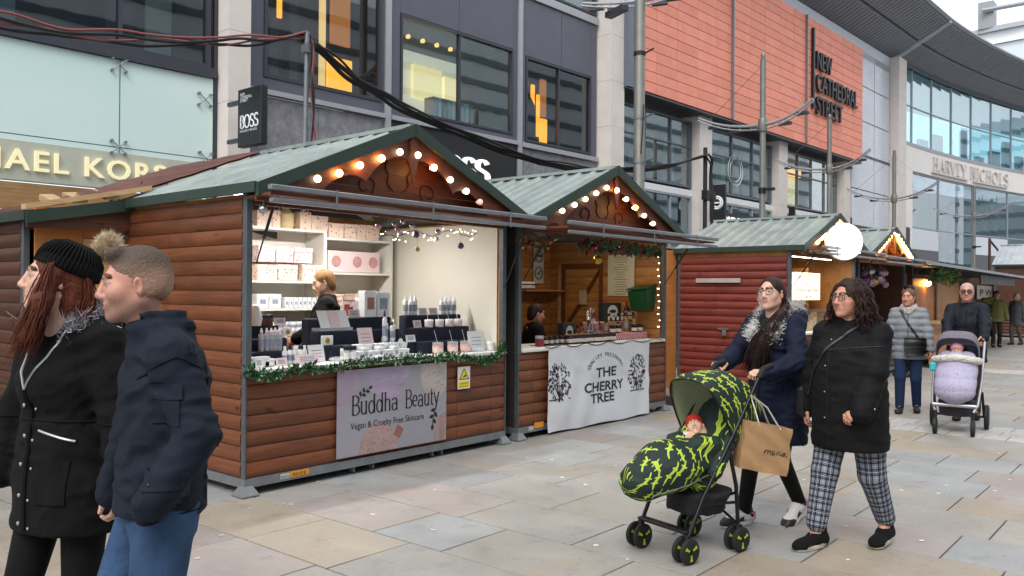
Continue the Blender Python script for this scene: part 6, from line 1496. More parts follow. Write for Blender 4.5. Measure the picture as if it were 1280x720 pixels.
class Loft:      # stack of ovals along z: rows (z, half width x, half depth y, centre x, centre y)
    def __init__(s, rows, k=.03, mat=0, sub=False, power=2.3): s.rows = np.array(sorted(rows), float); s.k, s.mat, s.sub, s.p = k, mat, sub, power
    def bounds(s): r = s.rows; return np.array([(r[:,3]-r[:,1]).min(), (r[:,4]-r[:,2]).min(), r[0,0]]), np.array([(r[:,3]+r[:,1]).max(), (r[:,4]+r[:,2]).max(), r[-1,0]])
    def d(s, P):
        r = s.rows; z = P[:,2]; zc = np.clip(z, r[0,0], r[-1,0])
        # smooth interpolation between rows
        i = np.clip(np.searchsorted(r[:,0], zc)-1, 0, len(r)-2); t = (zc-r[i,0])/(r[i+1,0]-r[i,0]); t = t*t*(3-2*t)*.6+t*.4
        g = lambda c: r[i,c]*(1-t)+r[i+1,c]*t
        a, b, cx, cy = g(1), g(2), g(3), g(4); e = (np.abs((P[:,0]-cx)/a)**s.p+np.abs((P[:,1]-cy)/b)**s.p)**(1/s.p); dd = (e-1)*np.minimum(a, b)
        return np.maximum(dd, np.maximum(r[0,0]-z, z-r[-1,0]))
class Xf:        # a shape carried by a rigid frame
    def __init__(s, sh, Rm, T): s.sh, s.R, s.T, s.k, s.mat, s.sub = sh, np.array(Rm), np.array(T), sh.k, sh.mat, sh.sub
    def bounds(s):
        a, b = s.sh.bounds(); C = np.array([[x, y, z] for x in (a[0], b[0]) for y in (a[1], b[1]) for z in (a[2], b[2])]) @ s.R.T+s.T; return C.min(0), C.max(0)
    def d(s, P): return s.sh.d((P-s.T) @ s.R)
def sdf_mesh(shapes, res, wr=None, want_mats=True):
    """dual-contour style surface of the blended shapes; returns verts, quads, material ids"""
    lo = np.min([s.bounds()[0] for s in shapes if not s.sub], 0)-res*3-.02; hi = np.max([s.bounds()[1] for s in shapes if not s.sub], 0)+res*3+.02
    n = np.ceil((hi-lo)/res).astype(int)+1; D = np.full(n, 1.0)
    for s in shapes:
        a, b = s.bounds(); mgn = s.k*1.2+res*2.5; i0 = np.clip(np.floor((a-mgn-lo)/res).astype(int), 0, n-1); i1 = np.clip(np.ceil((b+mgn-lo)/res).astype(int)+1, 1, n)
        if (i1 <= i0).any(): continue
        ax = [lo[q]+res*np.arange(i0[q], i1[q]) for q in range(3)]; G = np.stack(np.meshgrid(*ax, indexing='ij'), -1).reshape(-1, 3)
        d = s.d(G).reshape(i1-i0); sl = tuple(slice(i0[q], i1[q]) for q in range(3)); c = D[sl]; k = max(s.k, 1e-6)
        if s.sub:
            h = np.maximum(k-np.abs(c+d), 0)/k; D[sl] = np.maximum(c, -d)+h*h*k*.25
        else:
            h = np.maximum(k-np.abs(c-d), 0)/k; D[sl] = np.minimum(c, d)-h*h*k*.25
    if wr is not None:
        m_ = np.abs(D) < .05; idx = np.argwhere(m_); D[m_] += wr(lo+idx*res)
    S = D < 0; nx, ny, nz = n; cell = np.zeros((nx-1, ny-1, nz-1), bool); acc = np.zeros((nx-1, ny-1, nz-1, 3)); cnt = np.zeros((nx-1, ny-1, nz-1))
    cs = [(0,0,0),(1,0,0),(0,1,0),(1,1,0),(0,0,1),(1,0,1),(0,1,1),(1,1,1)]
    sub = lambda A, c: A[c[0]:c[0]+nx-1, c[1]:c[1]+ny-1, c[2]:c[2]+nz-1]
    tot = sum(sub(S, c).astype(int) for c in cs); cell = (tot > 0) & (tot < 8)
    ci = np.argwhere(cell); acc = np.zeros((len(ci), 3)); cnt = np.zeros(len(ci))
    for a in range(8):
        for b in range(a+1, 8):
            if sum(abs(cs[a][q]-cs[b][q]) for q in range(3)) != 1: continue
            da = D[ci[:,0]+cs[a][0], ci[:,1]+cs[a][1], ci[:,2]+cs[a][2]]; db = D[ci[:,0]+cs[b][0], ci[:,1]+cs[b][1], ci[:,2]+cs[b][2]]
            x = (da < 0) != (db < 0); t = np.where(x, da/np.where(x, da-db, 1), 0)
            p = np.array(cs[a])+t[:,None]*(np.array(cs[b])-np.array(cs[a])); acc[x] += p[x]; cnt[x] += 1
    V = lo+res*(ci+acc/np.maximum(cnt, 1)[:,None]); ids = np.full(cell.shape, -1); ids[tuple(ci.T)] = np.arange(len(ci)); F = []
    for ax in range(3):
        o1, o2 = [(1,2),(2,0),(0,1)][ax]; sa = [slice(None)]*3; sb = [slice(None)]*3; sa[ax] = slice(0, n[ax]-1); sb[ax] = slice(1, n[ax])
        A, B = S[tuple(sa)], S[tuple(sb)]; e = np.argwhere(A != B); e = e[(e[:,o1] > 0) & (e[:,o2] > 0) & (e[:,o1] < n[o1]-1) & (e[:,o2] < n[o2]-1)]
        fl = A[tuple(e.T)]; q = []
        for d1, d2 in ((-1,-1),(0,-1),(0,0),(-1,0)):
            c = e.copy(); c[:,o1] += d1; c[:,o2] += d2; q.append(ids[tuple(c.T)])
        q = np.stack(q, 1); q[~fl] = q[~fl][:, ::-1]; F.append(q)
    F = np.concatenate(F); F = F[(F >= 0).all(1)]
    mats = None
    if want_mats and len({s.mat for s in shapes}) > 1:
        C = V[F].mean(1); best = np.full(len(C), 9.0); mats = np.zeros(len(C), int)
        for s in shapes:
            if s.sub: continue
            d = s.d(C)-(.0012 if s.mat else 0); u = d < best; best[u] = d[u]; mats[u] = s.mat
    return V, F, mats
def mesh_obj(name, parts, mats, parent, attr=None):
    """several surfaces joined as one mesh object in the parent's own frame"""
    V = np.concatenate([p[0] for p in parts]); off = np.cumsum([0]+[len(p[0]) for p in parts[:-1]]); F = np.concatenate([p[1]+o for p, o in zip(parts, off)])
    me = bpy.data.meshes.new(name); me.vertices.add(len(V)); me.vertices.foreach_set('co', V.astype(np.float32).ravel())
    me.loops.add(len(F)*4); me.loops.foreach_set('vertex_index', F.astype(np.int32).ravel()); me.polygons.add(len(F)); me.polygons.foreach_set('loop_start', np.arange(0, len(F)*4, 4, dtype=np.int32)); me.polygons.foreach_set('loop_total', np.full(len(F), 4, np.int32))
    for m_ in mats: me.materials.append(m_)
    mi = np.concatenate([p[2] if len(p) > 2 and p[2] is not None else np.zeros(len(p[1]), int) for p in parts]); me.polygons.foreach_set('material_index', mi.astype(np.int32))
    me.polygons.foreach_set('use_smooth', np.ones(len(F), bool))
    if attr is not None:
        at = me.attributes.new('wrap', 'FLOAT_VECTOR', 'POINT'); at.data.foreach_set('vector', attr(V).astype(np.float32).ravel())
    me.update(); me.validate(); o = bpy.data.objects.new(name, me); COL.objects.link(o); o.parent = parent; return o
# ---- materials of people
def skin_mat(name, c, c2, stub=False):
    ma, t, b = newmat(name); v = coords(t, 'Object'); n = noise(t, v, 22, 5, .65, .5); cc = ramp(t, n, [(.25, lin(c)), (.75, lin(c2))]); n2 = noise(t, v, 45, 4, .7); cc = mixc(t, ramp(t, n2, [(.5, 0.0), (.75, .3)]), cc, lin('#b06a58')); n3 = noise(t, v, 240, 3, .7); cc = mixc(t, ramp(t, n3, [(.55, 0.0), (.75, .22)]), cc, lin('#8a5a48'))
    if stub:
        sp = nn(t, 'ShaderNodeSeparateXYZ'); t.links.new(v, sp.inputs[0]); cc = mixc(t, mathn(t, 'MULTIPLY', mathn(t, 'MULTIPLY_ADD', sp.outputs[2], -22.0, 34.75, clamp=True), mathn(t, 'MULTIPLY_ADD', n3, .9, .12, clamp=True)), cc, lin('#6a544a'))
    t.links.new(cc, b.inputs['Base Color'])
    b.inputs['Roughness'].default_value = .48; b.inputs['Subsurface Weight'].default_value = .25; b.inputs['Subsurface Radius'].default_value = (.012,.004,.002); b.inputs['Subsurface Scale'].default_value = 1
    bn = nn(t, 'ShaderNodeBump'); bn.inputs['Strength'].default_value = .12; bn.inputs['Distance'].default_value = .002; t.links.new(noise(t, v, 420, 2), bn.inputs['Height']); t.links.new(bn.outputs[0], b.inputs['Normal']); return ma
SKIN = skin_mat('skin_pale', '#c79a84', '#d8ae98'); SKIN2 = skin_mat('skin_warm', '#b98068', '#cc9680'); SKIN3 = skin_mat('skin_ruddy', '#bd8471', '#cf9c89')
LIPS = M('lips', '#a96e62', .45, var=.1, vs=60); BROW = M('brow', '#4d382c', .8, var=.2); EYEW = M('eye_white', '#a8988c', .6, var=0, spec=.2); IRIS = M('iris', '#231a16', .15, var=0)
def cloth(name, c, rough=.85, bump=.25, bs=700, var=.12, vs=5, sheen=.05, wr=.35, ws=16):
    """woven cloth: fine weave, broad soft creases"""
    ma, t, b = newmat(name); v = coords(t, 'Object'); n = noise(t, v, vs, 5, .6); cc = lin(c)
    t.links.new(ramp(t, n, [(.28, tuple(q*(1-var) for q in cc)), (.72, tuple(min(1, q*(1+var)) for q in cc))]), b.inputs['Base Color']); b.inputs['Roughness'].default_value = min(.95, rough+.1); b.inputs['Specular IOR Level'].default_value = .25
    b1 = nn(t, 'ShaderNodeBump'); b1.inputs['Strength'].default_value = wr; b1.inputs['Distance'].default_value = .02; t.links.new(noise(t, mapping(t, v, (1,1,.6)), ws, 3, .55, .8), b1.inputs['Height'])
    b2 = nn(t, 'ShaderNodeBump'); b2.inputs['Strength'].default_value = bump; b2.inputs['Distance'].default_value = .001; t.links.new(noise(t, v, bs, 2), b2.inputs['Height']); t.links.new(b1.outputs[0], b2.inputs['Normal']); t.links.new(b2.outputs[0], b.inputs['Normal']); MATS[name] = ma; return ma
def hair_mat(name, c1, c2, sc=(60,60,4)):
    ma, t, b = newmat(name); v = coords(t, 'Object'); n = noise(t, mapping(t, v, sc), 3.0, 4, .6); t.links.new(ramp(t, n, [(.3, lin(c1)), (.7, lin(c2))]), b.inputs['Base Color']); b.inputs['Roughness'].default_value = .6; b.inputs['Specular IOR Level'].default_value = .25
    bn = nn(t, 'ShaderNodeBump'); bn.inputs['Strength'].default_value = .6; bn.inputs['Distance'].default_value = .004; t.links.new(n, bn.inputs['Height']); t.links.new(bn.outputs[0], b.inputs['Normal']); return ma
def fur_tuft(base, n, L, r, seed, rad=.0015):
    """short hairs standing off given base points (list of (p, dir))"""
    rr = random.Random(seed); mb = MB()
    for _ in range(n):
        p, d = rr.choice(base); d = np.array(d)+np.array([rr.gauss(0,.5), rr.gauss(0,.5), rr.gauss(0,.5)]); d /= np.linalg.norm(d)+1e-9; p = np.array(p)+np.array([rr.gauss(0,r), rr.gauss(0,r), rr.gauss(0,r)])
        l = L*rr.uniform(.6,1.3); s = np.cross(d, [rr.random(), rr.random(), rr.random()]); s /= np.linalg.norm(s)+1e-9
        m1 = p+d*l*.55+s*l*.08; mb.add([p-s*rad, p+s*rad, m1+s*rad*.8, p+d*l+s*l*.12, m1-s*rad*.8], [(0,1,2,3,4)])
    return mb
def rotm(yaw=0, pitch=0, roll=0):
    return np.array(Matrix.Rotation(R(yaw), 3, 'Z') @ Matrix.Rotation(R(pitch), 3, 'X') @ Matrix.Rotation(R(roll), 3, 'Y'))
def head_shapes(fem=False, age=0, wide=1.0):
    """face looks along +y, head centre at the origin, 0.23 tall; materials 0 skin 1 lips 2 brow 3 eye 4 iris"""
    j = .92 if fem else 1.0; W = wide; L = []
    L += [Ell((0,-.014,.032), (.073*W,.094,.084), .02), Ell((0,.028,-.028), (.060*W,.064,.080), .03)]
    for s in (-1, 1):
        L += [Cone((s*.050*W*j,-.008,-.052), (s*.018,.062,-.093), .020*j, .017*j, .035), Ell((s*.040*W,.058,-.022), (.022,.022,.024), .03)]
        L += [Ell((s*.0335,.102,.004), (.017,.016,.0125), .016, sub=True)]
        L += [Ell((s*.031,.0735,.004), (.0135,.0135,.0115), .002, 3), Ell((s*.031+.001,.0825,.004), (.0068,.0058,.0066), .001, 4)]
        L += [Cone((s*.018,.0845,.0125), (s*.046,.0735,.0115), .0056, .0046, .005), Cone((s*.019,.0825,-.0062), (s*.044,.0735,-.0055), .0052, .0044, .006)]
        L += [Cone((s*.014,.0905,.030), (s*.034,.0845,.0345), .0024 if fem else .003, .0024, .003, 2), Cone((s*.034,.0845,.0345), (s*.052,.0725,.029), .0022, .0012, .003, 2)]
        L += [Ell((s*.0125,.098,-.034), (.0085,.011,.008), .008)]
        L += [Ell((s*.0755*W,-.008,-.006), (.0085,.017,.031), .006, rot=rotm(s*-22, -8, 0)), Ell((s*.084*W,-.004,-.004), (.006,.009,.018), .004, sub=True, rot=rotm(s*-22, 0, 0))]
    L += [Cone((-.03,.080,.030), (.03,.080,.030), .010, .010, .02)]
    L += [Cone((0,.090,.014), (0,.109,-.025), .0085, .0105, .014), Ell((0,.109,-.029), (.0105,.0105,.009), .008)]
    L += [Ell((0,.084,-.060), (.026,.014,.017), .02)]
    L += [Ell((0,.0925,-.0565), (.0185,.0062,.0034), .006, 1), Ell((0,.0915,-.0645), (.0165,.0070,.0044), .006, 1), Ell((0,.1005,-.0606), (.020,.006,.0011), .003, sub=True)]
    L += [Ell((0,.076,-.097), (.019*j,.017,.016), .02)]
    if age: 
        for s in (-1, 1): L += [Cone((s*.026,.094,-.032), (s*.034,.078,-.062), .0025, .002, .004, sub=True), Ell((s*.04,.05,-.06), (.018,.018,.02), .02)]
    L += [Cone((0,-.018,-.07), (0,-.035,-.20), .052*j, .058*j, .03)]
    return L
HAIRCAP = lambda W=1.0, t=.010: [Ell((0,-.016,.036), (.073*W+t,.094+t,.084+t), .01), Ell((0,-.05,-.01), (.070*W+t,.06+t,.075), .03)]
def xf(shapes, Rm, T): return [Xf(s, Rm, T) for s in shapes]
def hand_shapes(side, curl=.5, spread=.3, grip=False):
    """wrist at origin, fingers along +y, palm faces -z, thumb on the side given by side (+1: +x)"""
    L = [Cone((0,-.05,0), (0,.005,0), .024, .026, .02, flat=(0,0,1), fk=1.35), Cone((-.019,.02,0), (-.021,.075,0), .017, .0145, .02), Cone((.019,.02,0), (.022,.075,0), .018, .0145, .02), Cone((0,.02,0), (0,.078,0), .018, .015, .02)]
    for i, (x, l, r) in enumerate(((.030,.068,.0092), (.010,.076,.0096), (-.010,.071,.0092), (-.028,.056,.008))):
        x *= side; p = np.array([x, .078-abs(i-1.2)*.004, 0]); a = R(8+curl*28); sp = x*spread*2.2
        for k, f in enumerate((.45, .32, .23)):
            d = np.array([sp if k == 0 else sp*.6, math.cos(a), -math.sin(a)]); d /= np.linalg.norm(d); q = p+d*l*f; L.append(Cone(p, q, r*(1-.09*k), r*(.93-.1*k), .004)); p = q; a += R(15+curl*55)
    p = np.array([.024*side, .012, -.006]); q = p+np.array([.030*side, .026, -.012]); t = q+np.array([.006*side+(-.018*side if grip else 0), .030, -.012-(.014 if grip else 0)]); u = t+np.array([-.004*side, .024, -.008])
    L += [Cone(p, q, .0145, .0125, .012), Cone(q, t, .0115, .0102, .005), Cone(t, u, .0102, .0085, .004)]
    return L
def ik(a, b, l1, l2, hint):
    a, b, h = np.array(a, float), np.array(b, float), np.array(hint, float); d = b-a; L = min(np.linalg.norm(d), (l1+l2)*.999); d = d/np.linalg.norm(d); x = (l1*l1-l2*l2+L*L)/(2*L); y = math.sqrt(max(l1*l1-x*x, 0)); h = h-d*(h @ d); h /= np.linalg.norm(h)+1e-9; return a+d*x+h*y, a+d*L
def frame(d, up):
    """rotation whose +y is d and +z close to up"""
    y = np.array(d, float)/np.linalg.norm(d); x = np.cross(y, up); x /= np.linalg.norm(x); z = np.cross(x, y); return np.stack([x, y, z], 1)
class Body:
    """joints of a standing or walking figure; faces +y, right side is +x"""
    def __init__(s, H=1.7, feet=((.1,.0),(-.1,.0)), lift=(0,0), hands=None, elbow=((.6,-1,-.2),(-.6,-1,-.2)), shw=.185, lean=0.0, hipw=.09, twist=0.0, toe=((.05,1,0),(-.05,1,0))):
        k = H/1.7; s.H, s.k = H, k; s.hipz = .885*k; sy = lean
        s.pelvis = np.array([0, 0, s.hipz+.04]); s.hip = [np.array([hipw*k, 0, s.hipz]), np.array([-hipw*k, 0, s.hipz])]
        s.ank = [np.array([f[0], f[1], .085*k+l]) for f, l in zip(feet, lift)]; s.toe = [np.array(t, float) for t in toe]; s.lift = lift
        s.knee = []
        for h, a in zip(s.hip, s.ank): kn, a2 = ik(h, a, .425*k, .40*k, (0, 1, 0)); s.knee.append(kn)
        c, sn = math.cos(R(twist)), math.sin(R(twist)); s.shz = 1.395*k
        s.sh = [np.array([shw*k*c, sy+shw*k*sn, s.shz]), np.array([-shw*k*c, sy-shw*k*sn, s.shz])]
        s.neck = np.array([0, sy-.005, 1.45*k]); s.head = np.array([0, sy+.035, 1.585*k])
        hands = hands or ((.27*k, .05, .80*k), (-.27*k, .05, .80*k)); s.el = []; s.wr = []
        for q in range(2): e, w_ = ik(s.sh[q], hands[q], .285*k, .255*k, elbow[q]); s.el.append(e); s.wr.append(w_)
    def skin(s, bulk=1.0):
        k = s.k; L = [Loft([(s.hipz-.05, .15*bulk, .1, 0, 0), (1.05*k, .135*bulk, .1, 0, s.neck[1]*.4), (1.26*k, .13*bulk, .09, 0, s.neck[1]*.8), (1.36*k, .07, .06, 0, s.neck[1])], .05)]
        for q in range(2):
            L += [Cone(s.hip[q], s.knee[q], .065, .045, .03), Cone(s.knee[q], s.ank[q], .042, .032, .02), Cone(s.ank[q], s.ank[q]+s.toe[q]*.12-[0,0,.05], .035, .025, .02)]
            sg = -1 if q == 0 else 1; L += [Cone(s.sh[q]+np.array([sg*.03,0,-.06]), s.el[q], .036, .034, .03), Cone(s.el[q], s.wr[q], .034, .024, .02)]
        L += [Cone(s.neck-[0,0,.06], s.head-[0,.02,.09], .055, .05, .03)]
        return L
    def sleeves(s, r0, r1, r2, k=.035, ext=.0, mat=0):
        L = []
        for q in range(2):
            w_ = s.wr[q]+(s.wr[q]-s.el[q])*ext; sg = -1 if q == 0 else 1; L += [Cone(s.sh[q]+np.array([sg*.022, 0, -.035]), s.el[q], r0*.86, r1*.92, .028, mat), Cone(s.el[q], w_, r1*.92, r2, .025, mat), Cone(s.neck+np.array([-sg*.05, -.01, -.035]), s.sh[q]+np.array([sg*.02, 0, -.03]), .05, .058, .05, mat)]
        return L
    def trousers(s, r0, r1, r2, k=.03, z1=None, hem=.0):
        L = [Loft([(s.hipz-.08*s.k, r0*1.6, r0*1.1, 0, 0), (s.hipz+.05*s.k, r0*1.5, r0*1.1, 0, 0)], .06)]
        for q in range(2): L += [Cone(s.hip[q], s.knee[q], r0, r1, k), Cone(s.knee[q], s.ank[q]+np.array([0,0,hem]), r1, r2, k*.7)]
        return L
def wrinkle(amp, freq, seed=1, z_amp=None):
    def f(P):
        W = np.stack([vnoise(P, freq*.5, seed+9), vnoise(P, freq*.5, seed+5), vnoise(P, freq*.5, seed+7)], 1)*.07; Q = (P+W)*np.array([.8, .8, 1.7]); n = vnoise(Q, freq*.9, seed)*.65+vnoise(Q, freq*2.0, seed+3)*.35; n = np.clip(1-np.abs(n)*3.0, -.8, 1)
        return -amp*n*(1 if z_amp is None else z_amp(P))
    return f
def shoe(b, q, mats, parent, L=.27, W=.042, hi=.07, sole=.022, name='shoe', stripe=None, res=.006):
    """shoe with upper, sole lip; follows the foot's direction and lift"""
    k = b.k; a = b.ank[q]; d = b.toe[q]/np.linalg.norm(b.toe[q]); p = -math.asin(max(-.9, min(.9, d[2]))); Rm = frame(d, (0,0,1)); o = a-np.array([0, 0, .085*k])
    u = [Cone((0,-.055,.045), (0,.02,.055), W*.95, W*.95, .03), Cone((0,.02,.05), (0,L*.55,.032), W*.98, W*.86, .03), Ell((0,L*.56,.03), (W*1.02,.07,.032), .03, 2 if len(mats) > 2 else 0), Cone((0,-.035,.06), (0,-.03,.07+hi), W*.95, W*.92, .03, 2 if len(mats) > 2 else 0)]
    s_ = [Loft([(0, W*1.0, L*.5, 0, L*.27), (sole, W*1.06, L*.515, 0, L*.27)], .008, 1, power=2.6)]
    shapes = xf(u+s_, Rm, o)
    V, F, mt = sdf_mesh(shapes, res); V[:,2] = np.maximum(V[:,2], o[2]+.001) if p == 0 else V[:,2]
    ob = mesh_obj(name, [(V, F, mt)], mats, parent); return ob, Rm, o
def hair_strands(parent, roots, mat, n, rad, seed, name='hair', wav=.01, base=None, mats=None, seg=9, curl=0.0, jit=.012):
    """locks: each follows a guide polyline with jitter and taper"""
    rr = random.Random(seed); mb = MB()
    for _ in range(n):
        g = rr.choice(roots); j = np.array([rr.gauss(0,jit), rr.gauss(0,jit), rr.gauss(0,jit)]); pts = []; ph = rr.random()*6.3; f_ = rr.uniform(.75,1.05)
        G = [np.array(q, float) for q in g]; m_ = len(G)-1
        for i in range(seg+1):
            t = i/seg*m_*f_; k = min(int(t), m_-1); p = G[k]+(G[k+1]-G[k])*(t-k); w_ = i/seg
            p = p+j*(.35+w_*1.2)+np.array([math.sin(ph+w_*9+curl*w_*18), math.cos(ph*1.7+w_*8+curl*w_*18), 0])*wav*(.2+w_); pts.append(p)
        mb.tube(pts, [rad*(.55+.6*math.sin(math.pi*min(1, .25+i/seg*.75))) for i in range(seg)]+[rad*.2], 5)
    o = mb.build(name, mat, None, 'all'); o.parent = parent; return o
def glasses(parent, Rm, T, mat, w=.064, round_=True, r=.021, lens=None):
    mb = MB(); tf = lambda p: np.array(Rm) @ np.array(p)+T
    for s in (-1, 1):
        P = []
        for t in np.linspace(0, 2*math.pi, 21)[:-1]:
            cx, cz = math.cos(t), math.sin(t); ex = .8 if not round_ else 1
            P.append(tf((s*.032+r*1.15*np.sign(cx)*abs(cx)**ex, .104-abs(s*.032+r*cx)*.14, .004+r*.86*np.sign(cz)*abs(cz)**ex)))
        mb.tube(P, .0022, 6, closed=True); mb.tube([tf((s*.056,.094,.008)), tf((s*.077,.06,.009)), tf((s*.081,-.005,.006)), tf((s*.078,-.02,-.012))], .002, 6)
    mb.tube([tf((-.012,.107,.008)), tf((0,.109,.011)), tf((.012,.107,.008))], .002, 6)
    o = mb.build('glasses', mat, None, True); o.parent = parent
    for s in (-1, 1):
        q = MB(); q.add([tf((s*.032+r*1.1*math.cos(t), .1035-abs(s*.032+r*math.cos(t))*.14, .004+r*.84*math.sin(t))) for t in np.linspace(0, 2*math.pi, 17)[:-1]], [tuple(range(16))]); l = q.build('lens', lens, None, fix=False); l.parent = o
    return o
LENS = M('spectacle_lens', '#ffffff', .05, var=0, alpha=.06); LENSD = M('dark_lens', '#1a0f0d', .08, var=0, coat=.5)
def person(name, label, loc, heading, group=None):
    """heading: compass in degrees of where the figure faces, 0 = +x, 90 = +y"""
    return empty(name, loc, label, 'person', group, R(heading-90))
from mathutils.bvhtree import BVHTree
class Surf:
    """finds the outside of a garment so that pockets, seams and studs lie on it"""
    def __init__(s, V, F): s.t = BVHTree.FromPolygons([tuple(v) for v in V], [tuple(int(i) for i in f) for f in F])
    def hit(s, p, d, off=.003):
        d = np.array(d, float)/np.linalg.norm(d); q = s.t.ray_cast(Vector(np.array(p, float)-d*.6), Vector(d), 1.2)
        if q[0] is None: q = s.t.find_nearest(Vector(p))
        return np.array(q[0])-d*off
    def patch(s, parent, name, mat, o, ex, ey, d, n=6, off=.004, th=.006, pts=None):
        o, ex, ey, d = [np.array(q, float) for q in (o, ex, ey, d)]; d /= np.linalg.norm(d); V = []
        for i in range(n+1):
            for j in range(n+1): V.append(s.hit(o+ex*i/n+ey*j/n, d, off))
        m_ = (n+1)**2; V += [v+d*th for v in V]; F = []
        for i in range(n):
            for j in range(n): a = i*(n+1)+j; F += [(a, a+n+1, a+n+2, a+1), (m_+a+1, m_+a+n+2, m_+a+n+1, m_+a)]
        for i in range(n):
            for a, b in ((i, i+1), (n*(n+1)+i+1, n*(n+1)+i), ((i+1)*(n+1), i*(n+1)), (i*(n+1)+n, (i+1)*(n+1)+n)): F.append((a, b, m_+b, m_+a))
        mb = MB(); mb.add(V, F); q = mb.build(name, mat, None, True); q.parent = parent; return q
    def line(s, parent, name, mat, pts, d, r=.003, off=.002, n=14, nn_=6):
        P = []
        for a, b in zip(pts, pts[1:]):
            for k in range(n): f = k/n; P.append(s.hit(np.array(a)*(1-f)+np.array(b)*f, d, off))
        P.append(s.hit(pts[-1], d, off)); mb = MB(); mb.tube(P, r, nn_); q = mb.build(name, mat, None, True); q.parent = parent; return q
    def stud(s, parent, mat, p, d, r=.006, name='stud'):
        c = s.hit(p, d, .002); mb = MB(); mb.lathe(c, [(r,0),(r*.9,.003),(r*.4,.005)], 10, tuple(-np.array(d, float))); q = mb.build(name, mat, None, True); q.parent = parent
def garment(name, shapes, res, mats, parent, wr=None, attr=None):
    zb = min([s.rows[0,0] for s in shapes if isinstance(s, Loft) and not s.sub] or [-9]); w0 = wr
    if wr is not None: wr = lambda P: w0(P)*np.clip((P[:,2]-zb)/.07, .12, 1) if zb > .2 else w0(P)
    V, F, mt = sdf_mesh(shapes, res, wr); o = mesh_obj(name, [(V, F, mt)], mats, parent, attr); return o, Surf(V, F)
def body_mesh(parent, b, headR, skin, fem=False, age=0, hands=(), hres=.0042, bulk=1.0, brow=None, head=True, wide=1.0, hs=1.0, lips=None):
    parts = [sdf_mesh(b.skin(bulk), .016, None, False)]
    T = b.head
    if head: parts.append(sdf_mesh(xf([q for q in head_shapes(fem, age, wide)], headR, T), hres))
    for (q, d, up, curl, grip) in hands:
        parts.append(sdf_mesh(xf(hand_shapes(1 if q == 1 else -1, curl, .25, grip), frame(d, up), b.wr[q]), .0036, None, False))
    return mesh_obj('body', parts, [skin, lips or LIPS, brow or BROW, EYEW, IRIS], parent)
ZIP = M('zip_metal', '#a8a8aa', .35, .8, var=.1); STUD = M('stud_metal', '#b5b5b5', .3, .9, var=0)
def at_depth(px, d): q = ray(px, 365)*d; return (q[0], q[1], 0)

# ================================================================ man in navy jacket (left)
pm = person('person', 'man with cropped hair in a navy jacket and jeans walking at the left', at_depth(203, 2.72), 163)
b = Body(1.71, ((.09,.16),(-.09,-.14)), (0,.02), hands=((.24,.12,.86),(-.225,.075,.92)), elbow=((.5,-1,0),(-.35,-1,-.1)), shw=.17, lean=.0)
b.head = b.head+np.array([0,.045,.0]); hR = rotm(-8, -4, 0); BROWL = M('brow_light', '#5d4334', .8, var=.2)
body_mesh(pm, b, hR, skin_mat('skin_stubble', '#bd8471', '#cf9c89', True), hands=(), hres=.0036, brow=BROWL, lips=M('lips_pale', '#b5796c', .5, var=.1))
nav = cloth('navy_waxed', '#121a27', .7, .15, 900, .2, 4, .04, .5, 11); navd = cloth('navy_knit', '#0b0f16', .85, .4, 300, .2)
js_ = [Loft([(.865, .182,.142,0,.0), (1.0,.175,.132,0,-.002), (1.15,.172,.135,0,-.008), (1.3,.168,.135,0,-.012), (1.37,.14,.112,0,-.012), (1.42,.085,.085,0,.0)], .04, power=2.1)]+b.sleeves(.080,.066,.050, .05)
js_ += [Loft([(1.35,.105,.10,0,-.005),(1.41,.088,.094,0,.0),(1.46,.084,.092,0,.012),(1.505,.082,.09,0,.018)], .025, power=2.1), Loft([(1.455,.098,.104,0,.005),(1.475,.097,.105,0,.012)], .012, power=2.1), Loft([(1.43,.06,.066,0,.012),(1.56,.068,.076,0,.025)], .006, sub=True), Ell((0,.12,1.50),(.028,.06,.075),.012,sub=True)]
jk, sf = garment('jacket', js_, .0085, [nav], pm, wrinkle(.0085, 9, 2))
d = (1, -.25, 0)
sf.patch(jk, 'pocket', nav, (-.4,.03,1.17), (0,.085,-.0), (0,0,.10), d, 6, .006); sf.patch(jk, 'pocket_flap', nav, (-.4,.022,1.25), (0,.10,-.005), (0,0,.045), d, 6, .011)
sf.patch(jk, 'pocket', nav, (-.4,.0,.895), (0,.13,0), (0,0,.12), d, 6, .006); sf.patch(jk, 'pocket_flap', nav, (-.4,-.005,.985), (0,.14,.0), (0,0,.05), d, 6, .011)
for p in ((-.4,.04,1.262), (-.4,.10,1.262), (-.4,.02,1.0), (-.4,.115,1.0)): sf.stud(jk, M('stud_dark', '#3a3e46', .3, .8), p, d)
sf.line(jk, 'seam', navd, [(-.3,-.12,1.36), (-.3,-.12,.9)], (1,0,0), .0025); sf.line(jk, 'hem_seam', navd, [(-.4,.12,.885), (-.4,0,.885), (-.4,-.12,.885)], (1,0,0), .0025); sf.line(jk, 'shoulder_seam', navd, [(-.3,.09,1.36), (-.3,.0,1.395), (-.3,-.09,1.36)], (1,0,-.3), .0025)
sf.patch(jk, 'collar_tab', nav, (-.3,-.06,1.40), (0,.0,.03), (0,.012,.0), (1,.1,-.2), 3, .006)
jn = cloth('blue_jeans', '#334a68', .85, .5, 500, .35, 7, .0, .45, 14)
garment('jeans', b.trousers(.098,.075,.062), .012, [jn], pm, wrinkle(.007, 10, 5))

